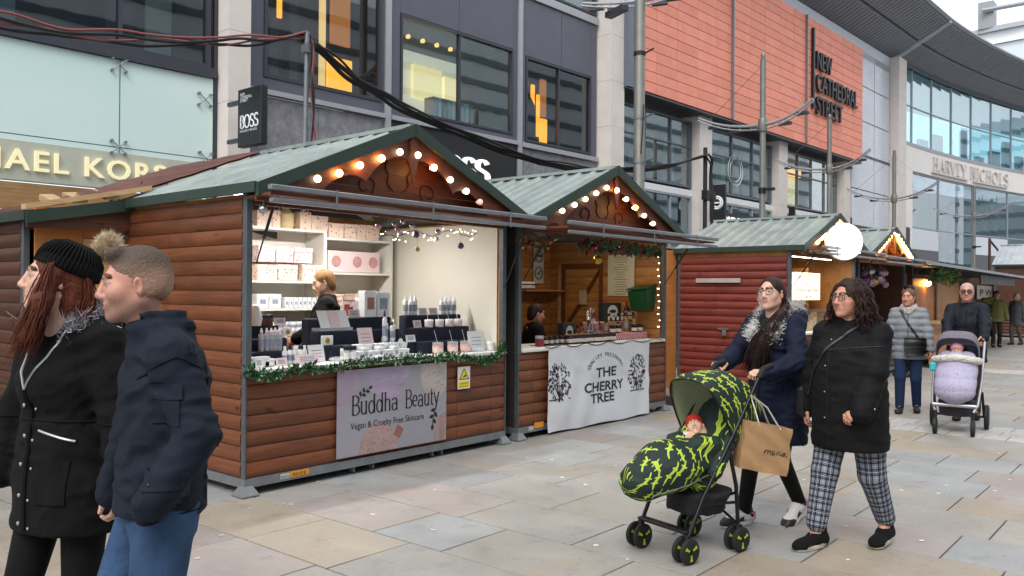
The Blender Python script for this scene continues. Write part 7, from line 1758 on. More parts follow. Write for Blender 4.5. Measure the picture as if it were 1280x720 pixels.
def fade_mat():
    ma, t, bb = newmat('hair_fade'); v = coords(t, 'Object'); sp = nn(t, 'ShaderNodeSeparateXYZ'); t.links.new(v, sp.inputs[0]); n = noise(t, v, 260, 3, .6); f = mathn(t, 'MULTIPLY_ADD', sp.outputs[2], 11.0, -17.45, clamp=True)
    c = mixc(t, f, ramp(t, n, [(.3, lin('#8a6a58')), (.7, lin('#b08c76'))]), ramp(t, n, [(.3, lin('#33281f')), (.7, lin('#5a493c'))])); t.links.new(c, bb.inputs['Base Color']); bb.inputs['Roughness'].default_value = .7
    bn = nn(t, 'ShaderNodeBump'); bn.inputs['Strength'].default_value = .7; bn.inputs['Distance'].default_value = .004; t.links.new(noise(t, mapping(t, v, (1,.45,1)), 170, 3, .6), bn.inputs['Height']); t.links.new(bn.outputs[0], bb.inputs['Normal']); return ma
hmf = fade_mat(); hm_ = hmf
caps = [Ell((0,-.018,.047), (.077,.095,.080), .01), Ell((0,-.068,.0), (.066,.042,.055), .03, 1), Ell((0,.105,-.02), (.15,.066,.095), .012, sub=True), Ell((.13,.04,-.045), (.062,.075,.075), .01, sub=True), Ell((-.13,.04,-.045), (.062,.075,.075), .01, sub=True), Ell((0,.14,.05), (.2,.062,.05), .02, sub=True), Cone((-.035,.05,.108),(.035,.05,.108),.018,.018,.03), Cone((-.03,.068,.1),(.03,.068,.1),.014,.014,.02)]
cl_ = [Ell((s*.055,-.035,.008), (.024,.055,.05), .01, 1) for s in (-1,1)]
V, F, mt = sdf_mesh(xf(caps+cl_, hR, b.head), .0045, wrinkle(.0016, 150, 4)); hair = mesh_obj('hair', [(V, F, mt)], [hm_, hmf], pm)
for q_ in (0, 1): shoe(b, q_, [M('boot_brown', '#2a201a', .6), M('sole_black', '#141414', .8)], pm)

# ================================================================ woman in black parka and bobble hat (left)
pw = person('person', 'woman in a black hooded parka and black bobble hat at the left edge', at_depth(90, 3.1), 196)
b = Body(1.73, ((.09,.2),(-.09,-.18)), (0,.03), hands=((.26,.12,.80),(-.31,.02,.80)), elbow=((.5,-1,0),(-.6,-1,-.1)), shw=.18)
hR = rotm(-32, 5, 0); b.head = b.head+np.array([0,.03,.0])
body_mesh(pw, b, hR, SKIN, True, hands=((1, (0,.15,-1), (-1,-.3,0), .45, False),), hres=.004, brow=BROW)
blk = cloth('black_parka', '#08080a', .8, .2, 800, .25, 5, .03, .5, 12)
js_ = [Loft([(.70,.232,.165,0,.0),(.85,.225,.165,0,0),(1.02,.195,.15,0,0),(1.12,.175,.14,0,0),(1.25,.18,.16,0,.012),(1.36,.15,.13,0,.0),(1.43,.1,.095,0,-.01),(1.47,.08,.085,0,-.01)], .04, power=2.1)]+b.sleeves(.080,.068,.052, .05)
js_ += [Cone((s*.09,.06,1.40),(s*.12,-.07,1.44),.035,.05,.04) for s in (-1,1)]+[Cone((-.1,-.1,1.43),(.1,-.1,1.43),.06,.06,.05)]
js_ += [Cone((0,.20,1.30),(0,.12,1.56),.04,.052,.02,sub=True)]
jk, sf = garment('parka', js_, .0095, [blk], pw, wrinkle(.007, 8, 7))
dv = (-.1,-1,0)
sf.line(jk, 'zip', ZIP, [(.075,.3,1.44),(.06,.3,1.33),(.02,.3,1.22)], (0,-1,0), .005); sf.line(jk, 'zip', ZIP, [(-.10,.3,1.45),(-.055,.3,1.34),(.02,.3,1.22)], (0,-1,0), .005); sf.line(jk, 'placket', blk, [(.02,.3,1.22),(.02,.3,.72)], (0,-1,0), .01)
for z in (1.16,1.05,.95,.84,.74): sf.stud(jk, STUD, (.055,.3,z), (0,-1,0), .008); sf.stud(jk, STUD, (-.005,.3,z-.01), (0,-1,0), .006)
sf.line(jk, 'pocket_zip', ZIP, [(-.07,.3,1.075),(-.20,.25,1.04)], (.3,-1,0), .005); sf.patch(jk, 'pocket', blk, (-.19,.3,.82), (.12,0,0), (0,0,.15), (.25,-1,0), 6, .006)
sf.line(jk, 'drawcord', blk, [(-.3,.05,1.1),(-.12,.3,1.11),(.2,.3,1.11)], (.2,-1,0), .004); sf.stud(jk, STUD, (-.11,.3,1.39), (.2,-1,0), .008)
rb = [(np.array([s*(.085+.05*t), .07-.17*t, 1.435+.045*t]), np.array([s*.7, .2, .9])) for s in (-1,1) for t in np.linspace(0,1,9)]+[(np.array([x,-.10,1.49]), np.array([x*3,-.4,1])) for x in np.linspace(-.1,.1,9)]
q = fur_tuft(rb, 5200, .045, .02, 5, .0016).build('fur_trim', M('fur_grey', '#b5b3bb', .8, var=.45, vs=30), None, fix=False); q.parent = jk
garment('leggings', b.trousers(.092,.062,.045), .012, [cloth('black_tights', '#0b0a0a', .8)], pw)
for q_ in (0, 1): shoe(b, q_, [M('boot_black', '#101010', .5), MATS['sole_black']], pw, hi=.16)
aub = hair_mat('hair_auburn', '#3a1a10', '#6b3420'); tf = lambda p: hR @ np.array(p)+b.head
V, F, mt = sdf_mesh(xf([Ell((0,-.02,.03),(.083,.1,.09),.01),Ell((0,-.06,-.06),(.085,.06,.12),.04),Ell((0,.13,-.03),(.075,.07,.14),.015,sub=True)]+[Cone((s_*.068,.02,.02),(s_*.082,.045,-.08),.024,.03,.03) for s_ in (-1,1)]+[Cone((s_*.082,.045,-.08),(s_*.072,.085,-.22),.03,.022,.03) for s_ in (-1,1)], hR, b.head), .006, wrinkle(.003,45,4)); hb = mesh_obj('hair', [(V,F,mt)], [aub], pw)
gd = []
for x in np.linspace(-.085,-.045,4): gd.append([tf((x,.03,.05)), tf((x*1.08,.045,-.02)), tf((x*1.1,.05,-.10)), tf((x*1.0,.07,-.18)), tf((x*.9,.09,-.26))])
for x in np.linspace(.045,.085,4): gd.append([tf((x,.03,.05)), tf((x*1.08,.045,-.02)), tf((x*1.1,.04,-.10)), tf((x*1.05,.06,-.18)), tf((x*1.0,.07,-.25))])
for x in np.linspace(-.07,.07,5): gd.append([tf((x,-.09,.03)), tf((x,-.105,-.05)), tf((x,-.105,-.13)), tf((x,-.1,-.2))])
q = hair_strands(hb, gd, aub, 900, .0019, 6, 'locks', .006, jit=.014)
hat = [Ell((0,-.024,.062),(.09,.108,.084),.01), Loft([(.035,.094,.112,0,-.018),(.075,.093,.11,0,-.022)], .012), Ell((0,.0,-.07),(.2,.2,.105),.004,sub=True)]
ht = rotm(0,18,0); hk_ = cloth('black_knit', '#0a0a0b', .95, .6, 260, .2, 8, .1, .2, 40)
V, F, mt = sdf_mesh(xf(hat, hR @ ht, b.head+np.array([0,0,.004])), .0055); hto = mesh_obj('bobble_hat', [(V,F,mt)], [hk_], pw)
mb = MB(); HR = hR @ ht; HT = b.head+np.array([0,0,.004])
for k in range(46):
    a = k/46*2*math.pi; P = [HR @ np.array([.0955*math.cos(a)*f, -.02+.113*math.sin(a)*f, z])+HT for f, z in ((1.0,.036),(1.0,.07),(.93,.1),(.72,.128),(.4,.145))]; mb.tube(P, .0042, 5)
q = mb.build('knit_ribs', hk_, None, 'all'); q.parent = hto
pc = HR @ np.array([.0,-.115,.178])+HT; mb = MB(); mb.sphere(pc, .034, 14, 10); q = mb.build('bobble_core', M('bobble_fur', '#d6c7ad', .85, var=.35, vs=40), None, 'all'); q.parent = hto
rb = [(pc+np.array([math.cos(t)*math.cos(p),math.sin(t)*math.cos(p),math.sin(p)])*.02, np.array([math.cos(t)*math.cos(p),math.sin(t)*math.cos(p),math.sin(p)])*2) for t in np.linspace(0,6.28,16) for p in np.linspace(-1.4,1.4,9)]
q = fur_tuft(rb, 6500, .034, .008, 9, .0013).build('bobble', M('bobble_fur', '#d6c7ad', .85, var=.4, vs=40), None, fix=False); q.parent = hto

# ================================================================ woman pushing the green pushchair
HS = 168
P0 = np.array([5.60, 2.31, 0]); ps = person('person', 'woman with glasses and long ponytail in a navy parka pushing the green pushchair', P0, HS)
b = Body(1.70, ((.10,.22),(-.08,-.16)), (0,.05), hands=((.185,.36,1.10),(-.16,.35,1.06)), elbow=((.6,-.9,-.5),(-.7,-.8,-.5)), shw=.18, lean=.03, toe=((.1,1,0),(-.1,1,-.45)))
hR = rotm(8, 6, 4); b.head = b.head+np.array([0,.0,-.005])
body_mesh(ps, b, hR, SKIN, True, hands=((0, (-.15,1,.05), (.35,0,1), .95, True), (1, (.25,1,.1), (-.4,0,1), .95, True)), hres=.004)
nvp = cloth('navy_parka', '#10172c', .7, .15, 800, .2, 4, .03, .55, 10)
js_ = [Loft([(.56,.22,.165,0,.0),(.75,.215,.165,0,.0),(.95,.195,.15,0,.0),(1.1,.18,.14,0,.01),(1.25,.18,.145,0,.02),(1.35,.15,.12,0,.02),(1.41,.1,.09,0,.01)], .04, power=2.1)]+b.sleeves(.082,.07,.055, .05, -.02)
js_ += [Cone((-.13,-.06,1.42),(.13,-.06,1.42),.06,.06,.05), Ell((0,.16,1.36),(.055,.07,.13),.02,sub=True)]
jk, sf = garment('parka', js_, .0095, [nvp], ps, wrinkle(.0095, 8, 12))
sf.line(jk, 'zip', navd, [(.03,.4,1.24),(.03,.4,.6)], (0,-1,0), .006); sf.patch(jk, 'placket', nvp, (.035,.4,.6), (.05,0,0), (0,0,.66), (0,-1,0), 8, .006)
for z in (1.22,1.1,.98,.86): sf.stud(jk, STUD, (.06,.4,z), (0,-1,0), .006)
for x, z in ((.13,1.34),(.15,1.31),(.12,1.30),(-.13,1.33)): sf.stud(jk, STUD, (x,.4,z), (0,-1,-.2), .006)
for s in (1,-1): sf.patch(jk, 'pocket_flap', nvp, (s*.07,.4,.93), (s*.12,0,-.01), (0,0,.05), (-s*.2,-1,0), 6, .009)
# jumper under the coat with a red square motif
jp = [Loft([(1.15,.12,.12,0,.02),(1.3,.12,.115,0,.03),(1.40,.08,.085,0,.03),(1.445,.06,.062,0,.015)], .03)]
jo, sj_ = garment('jumper', jp, .008, [cloth('green_knit', '#123026', .9, .5, 300)], ps)
sj_.patch(jo, 'red_motif', M('motif_red', '#b52a34', .8, var=.1), (-.02,.4,1.325), (.045,0,0), (0,0,.035), (0,-1,0), 4, .003, .003); sj_.patch(jo, 'white_motif', M('motif_white', '#d5d5d0', .8), (.0,.4,1.27), (.04,0,0), (0,0,.012), (0,-1,0), 3, .003, .003)
rb = [(np.array([s*(.07+.045*t), .165-.20*t, 1.29+.165*t]), np.array([s*.6,.8,.4])) for s in (-1,1) for t in np.linspace(0,1,14)]+[(np.array([x,-.07,1.485]), np.array([x*3,.1,1])) for x in np.linspace(-.13,.13,10)]
q = fur_tuft(rb, 6500, .042, .02, 15, .002).build('fur_trim', M('fur_pale', '#d8d5d2', .85, var=.4, vs=30), None, fix=False); q.parent = jk
garment('leggings', b.trousers(.088,.06,.046), .011, [MATS['black_tights']], ps)
for q_ in (0, 1):
    so_, Rm, o_ = shoe(b, q_, [M('trainer_white', '#d4d2d0', .5, var=.05), M('trainer_sole', '#dcdad6', .6, var=.05), M('trainer_black', '#17171a', .5)], ps, hi=.03, name='trainer')
    for nm, mm, bxs in (('toe_patch', M('trainer_black', '#17171a', .5), ((-.03,.11,.06),(.03,.11,.06),(.022,.165,.05),(-.022,.165,.05))), ('heel_patch', M('trainer_pink', '#c76a7c', .5), ((-.045,-.07,.03),(-.045,.0,.03),(-.043,.0,.075),(-.043,-.07,.085))), ('side_patch', MATS['trainer_black'], ((-.0465,.02,.035),(-.0445,.1,.03),(-.042,.08,.055),(-.043,.02,.07)))):
        for s in ((1,) if nm == 'toe_patch' else (1,-1)):
            q = MB(); q.add([Rm @ (np.array(p)*np.array([s,1,1]))+o_+np.array([0,0,.004]) for p in bxs], [(0,1,2,3)]); r_ = q.build(nm, mm, None, fix=False); r_.parent = so_
dkb = hair_mat('hair_dark', '#170f0d', '#36231f'); tf = lambda p: hR @ np.array(p)+b.head
V, F, mt = sdf_mesh(xf([Ell((0,-.02,.036),(.081,.10,.086),.01),Ell((0,-.06,-.02),(.078,.05,.075),.03),Ell((0,.125,-.025),(.072,.072,.125),.012,sub=True),Ell((0,.115,.035),(.064,.06,.078),.012,sub=True)], hR, b.head), .005, wrinkle(.0015,90,3)); hb = mesh_obj('hair', [(V,F,mt)], [dkb], ps)
gd = [[tf((-.03+.01*k,-.09,-.03)), tf((-.075,-.06,-.09)), np.array([-.085,.08,1.44]), np.array([-.07,.175,1.36]), np.array([-.03+.014*k,.205,1.27]), np.array([.0+.02*k,.215,1.16]), np.array([.02+.022*k,.21,1.07])] for k in range(-2,4)]
hair_strands(hb, gd, dkb, 800, .0021, 16, 'ponytail', .006, jit=.014)
V, F, mt = sdf_mesh([Cone(p_, q_, .028, .028, .03) for p_, q_ in zip(gd[2][1:], gd[2][2:])], .008, wrinkle(.003,45,4)); mesh_obj('hair_mass', [(V,F,mt)], [dkb], hb)
glasses(ps, hR, b.head+hR @ np.array([0,-.004,.002]), M('specs_black', '#15120f', .3, var=0), lens=LENS, r=.024)
HANDS_S = [b.wr[0].copy(), b.wr[1].copy()]

# ================================================================ woman in plaid trousers
pp = person('person', 'woman with curly dark hair, glasses, black coat and plaid trousers', np.array([5.40, 1.735, 0]), 170)
b = Body(1.665, ((.115,.21),(-.115,-.21)), (0,.012), hands=((.30,.05,.70),(-.175,.245,.815)), elbow=((.6,-1,0),(-.85,-.6,-.1)), shw=.195, hipw=.1, toe=((.15,1,0),(-.12,1,-.05)))
hR = rotm(-14, 2, 0); b.head = b.head+np.array([0,.01,.0])
body_mesh(pp, b, hR, SKIN2, True, 1, hands=((0, (.1,.1,-1), (1,.2,0), .45, False), (1, (.75,.5,-.45), (-.3,.6,.75), .6, False)), hres=.004, bulk=1.15, wide=1.06)
bk = cloth('black_softshell', '#0b0b0e', .7, .12, 900, .2, 4, .03, .4, 9)
js_ = [Loft([(.62,.232,.2,0,.02),(.8,.232,.205,0,.025),(.98,.222,.205,0,.03),(1.1,.212,.2,0,.035),(1.23,.205,.19,0,.03),(1.33,.165,.135,0,.0),(1.395,.1,.09,0,-.01),(1.425,.075,.08,0,-.01)], .04, power=2.1)]+b.sleeves(.092,.084,.07, .05, .02)
js_ += [Cone((-.07,-.06,1.41),(.07,-.06,1.41),.04,.04,.04), Cone((-.075,.03,1.40),(-.07,-.06,1.42),.03,.035,.03), Cone((.075,.03,1.40),(.07,-.06,1.42),.03,.035,.03)]
jk, sf = garment('coat', js_, .0095, [bk], pp, wrinkle(.0075, 7, 22))
bks = M('coat_seam', '#040405', .6)
sf.line(jk, 'front_seam', bks, [(.03,.5,1.36),(.03,.5,.64)], (0,-1,0), .0035); sf.line(jk, 'yoke_seam', bks, [(.04,.5,1.235),(.15,.5,1.255),(.26,.3,1.27)], (-.1,-1,0), .004); sf.line(jk, 'yoke_seam', bks, [(.02,.5,1.235),(-.13,.5,1.255),(-.26,.3,1.27)], (.1,-1,0), .004)
for z in (1.3,1.14,.98,.82): sf.stud(jk, STUD, (.05,.5,z), (0,-1,0), .005)
for q_ in (0,1):
    e, w_ = b.el[q_], b.wr[q_]; dd = (w_-e)/np.linalg.norm(w_-e); mb = MB(); mb.tube([w_-dd*.015, w_+dd*.006], [.071,.068], 18); q = mb.build('cuff', bk, None, True); q.parent = jk
sf.stud(jk, STUD, b.wr[1]-np.array([.1,-.0,-.02]), (1,.1,0), .007)
def plaid():
    ma, t, bb = newmat('plaid'); at = nn(t, 'ShaderNodeAttribute', attribute_name='wrap'); sp = nn(t, 'ShaderNodeSeparateXYZ'); t.links.new(at.outputs['Vector'], sp.inputs[0])
    def band(x, period, off, wd): f = mathn(t, 'FRACT', mathn(t, 'MULTIPLY_ADD', x, 1/period, off)); return mathn(t, 'LESS_THAN', mathn(t, 'ABSOLUTE', mathn(t, 'SUBTRACT', f, .5)), wd/2)
    out = None
    for x in (sp.outputs[0], sp.outputs[1]):
        wide = mathn(t, 'MULTIPLY', band(x, .075, 0, .42), .34); s = wide
        for off, wd, a in ((.5, .05, .75), (.38, .04, .45), (.62, .04, .45), (.02, .05, .5)): s = mathn(t, 'MAXIMUM', s, mathn(t, 'MULTIPLY', band(x, .075, off, wd), a))
        out = s if out is None else mathn(t, 'MULTIPLY_ADD', out, .62, mathn(t, 'MULTIPLY', s, .62))
    c = ramp(t, out, [(0.0, lin('#07080c')), (.3, lin('#3c4250')), (.6, lin('#a9aebb')), (.95, lin('#dcdfe6'))]); t.links.new(c, bb.inputs['Base Color']); bb.inputs['Roughness'].default_value = .9
    bn = nn(t, 'ShaderNodeBump'); bn.inputs['Strength'].default_value = .3; bn.inputs['Distance'].default_value = .01; t.links.new(noise(t, coords(t, 'Object'), 14, 3, .5, .6), bn.inputs['Height']); t.links.new(bn.outputs[0], bb.inputs['Normal']); return ma
def legwrap(b):
    def f(V):
        out = np.zeros((len(V), 3)); best = np.full(len(V), 9.0)
        for q in range(2):
            for i, (a, c, L0, r) in enumerate(((b.hip[q], b.knee[q], 0, .1), (b.knee[q], b.ank[q], np.linalg.norm(b.knee[q]-b.hip[q]), .08))):
                ab = c-a; t = np.clip((V-a) @ ab/(ab @ ab), 0, 1); w_ = V-a-t[:,None]*ab; dd = np.linalg.norm(w_, axis=1); u = dd < best; best[u] = dd[u]
                ang = np.arctan2(w_[:,0], w_[:,1]); out[u] = np.stack([ang*.085+q*.4, L0+t*np.linalg.norm(ab), np.zeros(len(V))], 1)[u]
        return out
    return f
garment('plaid_trousers', b.trousers(.115,.082,.062, hem=.07), .010, [plaid()], pp, wrinkle(.007, 9, 31), legwrap(b))
for q_ in (0, 1): shoe(b, q_, [cloth('sock_black', '#0d0d0f', .9, .5, 400), M('sole_offwhite', '#b9b3a6', .7, var=.15)], pp, hi=.09, name='sock_shoe', sole=.026, L=.25, W=.045)
crl = hair_mat('hair_curly', '#140c0a', '#3a2620', (40,40,12)); tf = lambda p: hR @ np.array(p)+b.head
V, F, mt = sdf_mesh(xf([Ell((0,-.022,.035),(.092,.112,.092),.01),Ell((0,-.06,-.06),(.1,.07,.11),.04),Ell((0,.125,-.03),(.075,.075,.13),.015,sub=True),Ell((0,.115,.03),(.064,.062,.085),.015,sub=True)], hR, b.head), .006, wrinkle(.005,38,3)); hb = mesh_obj('hair', [(V,F,mt)], [crl], pp)
gd = []
for a in np.linspace(-65, 245, 26):
    c, s = math.cos(R(a-180)), math.sin(R(a-180))
    if s > .45: continue
    gd.append([tf((.03*c,-.02+.03*s,.12)), tf((.088*c,-.02+.1*s,.06)), tf((.105*c,-.02+.115*s,-.03)), tf((.12*c,-.025+.13*s,-.12)), tf((.125*c,-.03+.135*s,-.19))])
hair_strands(hb, gd, crl, 620, .0042, 26, 'curls', .013, curl=1.0, jit=.016, seg=14)
glasses(pp, hR, b.head+hR @ np.array([0,-.004,.002]), M('specs_brown', '#3b2a20', .3, var=0), lens=LENS, r=.019, round_=False)
PLAIDSF = sf; PLAIDB = b
sb = empty('shoulder_bag', pp.location, 'black strap of a shoulder bag across the plaid-trousered woman', 'bag', rz=R(170-90))
sf.line(sb, 'strap', M('bag_strap', '#1b1b1d', .5), [(-.08,.2,1.40),(.05,.5,1.29),(.16,.5,1.13),(.24,.4,.98)], (0,-1,-.15), .011, .004, 14, 6)
mb = MB(); mb.bbox((.265,-.1,.78), (.33,.12,.98), .02); q = mb.build('pouch', M('bag_black', '#111113', .5, var=.1), None, True); q.parent = sb

# ================================================================ smaller figures further down the street
def figure(label, loc, heading, H, top, bottom, hairm, skin, hem=.8, hands=None, feet=((.1,.1),(-.1,-.08)), turn=0, hairlong=False, fem=False, bulk=1.0, res=.014, glassm=None, scarf=None, quilt=False, cap=None, bald=False, shoem=None, elbow=None, hres=.006, pitch=0, group=None):
    p_ = person('person', label, loc, heading, group); kw = {} if elbow is None else {'elbow': elbow}
    b = Body(H, feet, (0,.01), hands=hands, **kw); k = b.k; hR = rotm(turn, pitch, 0); W = .21*bulk
    body_mesh(p_, b, hR, skin, fem, 1, hands=tuple((q, b.wr[q]-b.el[q], (1 if q == 0 else -1, .2, .2), .5, False) for q in (0,1)) if res < .02 else (), hres=hres)
    js_ = [Loft([(hem, W*1.02, W*.74, 0,0), (1.0*k, W*.95, W*.72, 0,0), (1.2*k, W*.88, W*.74,0,.01), (1.34*k, W*.72, W*.58,0,0), (1.40*k,.1,.088,0,0), (1.45*k,.072,.08,0,-.005)], .04, power=2.1)]+b.sleeves(.082*bulk,.068*bulk,.054, .05)
    wv = wrinkle(.008, 9, int(loc[0]*3))
    if quilt: wv = lambda P: -.012*np.abs(np.sin(P[:,2]*math.pi/.09))+wrinkle(.005, 9, 4)(P)+.006
    jk, sf = garment('coat', js_, res*.8, [top], p_, wv); sf.line(jk, 'zip', navd, [(0,.4,1.38*k),(0,.4,hem+.02)], (0,-1,0), .004)
    garment('trousers', b.trousers(.09*bulk,.068,.056), res, [bottom], p_, wrinkle(.006, 9, 8))
    for q in (0,1): shoe(b, q, [shoem or M('shoe_black', '#121212', .5), MATS['sole_black']], p_, res=.009)
    hs = [Ell((0,-.02,.036),(.08,.1,.086),.01),Ell((0,-.06,-.03),(.08,.05,.08),.03),Ell((0,.125,-.025),(.075,.072,.125),.012,sub=True),Ell((0,.115,.035),(.064,.06,.075),.012,sub=True)]
    if not bald:
        V, F, mt = sdf_mesh(xf(hs, hR, b.head), .007, wrinkle(.003,60,3)); mesh_obj('hair', [(V,F,mt)], [hairm], p_)
    else:
        V, F, mt = sdf_mesh(xf([Ell((0,-.022,.04),(.079,.094,.08),.01), Ell((0,-.05,-.01),(.076,.05,.06),.03), Ell((0,.115,-.02),(.2,.085,.13),.012,sub=True)], hR, b.head), .007); mesh_obj('hair', [(V,F,mt)], [hairm], p_)
    if glassm: glasses(p_, hR, b.head, M('specs_black', '#15120f', .3, var=0), lens=glassm, r=.026, round_=False)
    if scarf:
        V, F, mt = sdf_mesh([Cone((-.07,.03,1.43*k),(.07,.04,1.43*k),.04,.04,.03),Cone((-.07,.03,1.43*k),(-.06,-.07,1.47*k),.04,.04,.03),Cone((.07,.03,1.43*k),(.06,-.07,1.47*k),.04,.04,.03),Ell((0,.1,1.39*k),(.06,.04,.06),.03)], .01, wrinkle(.008,30,2)); mesh_obj('scarf', [(V,F,mt)], [scarf], p_)
    if cap:
        V, F, mt = sdf_mesh(xf([Ell((0,-.015,.07),(.088,.11,.06),.01), Ell((0,.1,.055),(.07,.055,.012),.01), Ell((0,0,-.03),(.2,.2,.07),.004,sub=True)], hR, b.head), .007); mesh_obj('flat_cap', [(V,F,mt)], [cap], p_)
    return p_, b, sf, jk
gq = cloth('grey_quilt', '#7d8187', .55, .1, 900, .12, 5, .05, .3, 12)
gw, bg_, sfg, jkg = figure('woman in a grey quilted coat and patterned scarf beside the pram', np.array([12.05,3.13,0]), 192, 1.66, gq, cloth('blue_trouser', '#1c2c48', .85), hair_mat('hair_mouse', '#4a3a2e', '#6d5a48'), SKIN2, .72, hands=((.27,.1,.82),(-.27,.14,.84)), turn=-16, fem=True, quilt=True, scarf=M('scarf_print', '#a59d96', .9, var=.55, vs=40), hres=.0055)
hb_ = empty('handbag', gw.location, 'black handbag on a strap worn by the woman in grey', 'bag', rz=gw.rotation_euler[2])
sfg.line(hb_, 'strap', MATS['bag_strap'], [(.1,.3,1.38),(.0,.4,1.2),(-.12,.4,1.02)], (0,-1,0), .014, .004); sfg.patch(hb_, 'bag_body', MATS['bag_black'], (-.22,.4,.78), (.26,0,0), (0,0,.22), (0,-1,0), 6, .07, .08); sfg.patch(hb_, 'flap', M('bag_flap', '#1c1c1f', .4), (-.225,.4,.88), (.27,0,0), (0,0,.13), (0,-1,0), 6, .078, .01)
nvd = cloth('navy_puffer', '#10141f', .6, .15, 800, .2, 4, .03, .6, 8)
PRH = 187; PR = np.array([10.78, 2.27, 0])
fwd = np.array([math.cos(R(PRH)), math.sin(R(PRH)), 0]); rgt = np.array([math.sin(R(PRH)), -math.cos(R(PRH)), 0])
mloc = PR-fwd*1.02-rgt*.02
figure('grey-haired man in sunglasses and a navy padded coat pushing the pram', mloc, 189, 1.74, nvd, cloth('brown_trouser', '#3d342e', .85), hair_mat('hair_grey', '#8d8a86', '#b5b2ae'), SKIN3, .74, hands=((.2,.46,1.02),(-.2,.46,1.02)), feet=((.1,.0),(-.1,-.2)), bald=True, glassm=LENSD, bulk=1.08, hres=.0055, elbow=((.9,-.6,-.4),(-.9,-.6,-.4)))
figure('man in an olive jacket and cap, hand to his face, far down the street', onz(1245,434), 200, 1.72, cloth('olive_tweed', '#6b6a3e', .9), cloth('dark_trouser', '#2a2a28', .9), hair_mat('hair_grey2', '#77716a', '#9a948c'), SKIN3, .78, hands=((.13,.19,1.5),(-.3,.05,.85)), res=.026, hres=.012, cap=M('cap_brown', '#4a4238', .9), elbow=((1,-.2,-.3),(-.6,-1,0)))
figure('person in a long grey coat with pale hair beside the olive jacket man', onz(1271,431), 160, 1.66, cloth('grey_wool', '#55575c', .9), cloth('taupe_trouser', '#5d5048', .9), hair_mat('hair_white', '#b5aea4', '#d2ccc2'), SKIN3, .62, res=.026, hres=.012, fem=True)
figure('person in dark clothes with back turned at the bauble stall counter', np.array([17.2,4.45,0]), 95, 1.78, cloth('charcoal_coat', '#1a1f20', .85), MATS['black_tights'], dkb, SKIN2, .7, res=.02, hres=.01)
figure('person in a pink scarf half hidden behind the plaid-trousered woman', np.array([11.2,3.62,0]), 20, 1.6, cloth('dark_plum', '#251c22', .9), MATS['black_tights'], dkb, SKIN2, .7, res=.02, hres=.01, scarf=M('scarf_pink', '#c793a0', .9, var=.3, vs=20))
figure('seller with fair hair in a black hooded top inside the skincare stall', np.array([5.0,6.55,.13]), 140, 1.64, cloth('black_hoodie', '#0d0d0e', .85), MATS['black_tights'], hair_mat('hair_blonde', '#5c4226', '#8f6c40'), SKIN, .72, hands=((.2,.3,.98),(-.22,.26,1.0)), turn=10, fem=True, pitch=-18)
figure('seller with dark hair looking down behind the jar stall counter', np.array([ony(667,395,6.4)[0],6.4,-.08]), 330, 1.5, MATS['black_hoodie'], MATS['black_tights'], dkb, SKIN2, .72, hands=((.2,.25,.9),(-.2,.25,.9)), fem=True, pitch=-14)

# ================================================================ green crocodile-print pushchair
def croc(name='croc_print', dark='#0e221d', lime='#b2c93c', lime2='#8ca832'):
    ma, t, bb = newmat(name); at = nn(t, 'ShaderNodeAttribute', attribute_name='wrap'); v0 = mapping(t, at.outputs['Vector'], (8.4, 14.0, 1))
    vo = nn(t, 'ShaderNodeTexVoronoi', voronoi_dimensions='2D'); vo.inputs['Scale'].default_value = 1; vo.inputs['Randomness'].default_value = .55; t.links.new(v0, vo.inputs['Vector'])
    df = nn(t, 'ShaderNodeVectorMath', operation='SUBTRACT'); t.links.new(v0, df.inputs[0]); t.links.new(vo.outputs['Position'], df.inputs[1])
    un = mapping(t, df.outputs[0], (1/8.4*10.5, 1/14.0*10.5, 1)); sc = nn(t, 'ShaderNodeSeparateColor'); t.links.new(vo.outputs['Color'], sc.inputs[0])
    ro = nn(t, 'ShaderNodeVectorRotate', rotation_type='Z_AXIS'); t.links.new(un, ro.inputs['Vector']); t.links.new(mathn(t, 'MULTIPLY_ADD', sc.outputs[0], 1.3, -.65), ro.inputs['Angle'])
    sp = nn(t, 'ShaderNodeSeparateXYZ'); t.links.new(ro.outputs[0], sp.inputs[0]); X, Y = sp.outputs[0], sp.outputs[1]
    Y = mathn(t, 'ADD', Y, mathn(t, 'MULTIPLY', mathn(t, 'SINE', mathn(t, 'MULTIPLY', X, 5.5)), .07))
    def el(cx, cy, rx, ry):
        a = mathn(t, 'MULTIPLY', mathn(t, 'SUBTRACT', X, cx), 1/rx); c = mathn(t, 'MULTIPLY', mathn(t, 'SUBTRACT', Y, cy), 1/ry); return mathn(t, 'SUBTRACT', 1, mathn(t, 'ADD', mathn(t, 'MULTIPLY', a, a), mathn(t, 'MULTIPLY', c, c)))
    m_ = el(0, 0, .34, .10)
    for e in ((.36,.02,.2,.055), (-.42,0,.28,.055), (.17,-.14,.04,.1), (-.17,-.14,.04,.1), (.2,.14,.04,.1), (-.13,.14,.04,.1)): m_ = mathn(t, 'MAXIMUM', m_, el(*e))
    edge = mathn(t, 'ADD', m_, mathn(t, 'MULTIPLY', noise(t, v0, 9, 2), .3))
    f = mathn(t, 'GREATER_THAN', edge, .18); f2 = mathn(t, 'GREATER_THAN', edge, .75)
    c = mixc(t, f, lin(dark), lin(lime)); c = mixc(t, mathn(t, 'MULTIPLY', f2, .55), c, lin(lime2)); t.links.new(c, bb.inputs['Base Color']); bb.inputs['Roughness'].default_value = .75
    bn = nn(t, 'ShaderNodeBump'); bn.inputs['Strength'].default_value = .4; bn.inputs['Distance'].default_value = .012; t.links.new(noise(t, coords(t, 'Object'), 13, 3, .5, .6), bn.inputs['Height']); t.links.new(bn.outputs[0], bb.inputs['Normal']); return ma
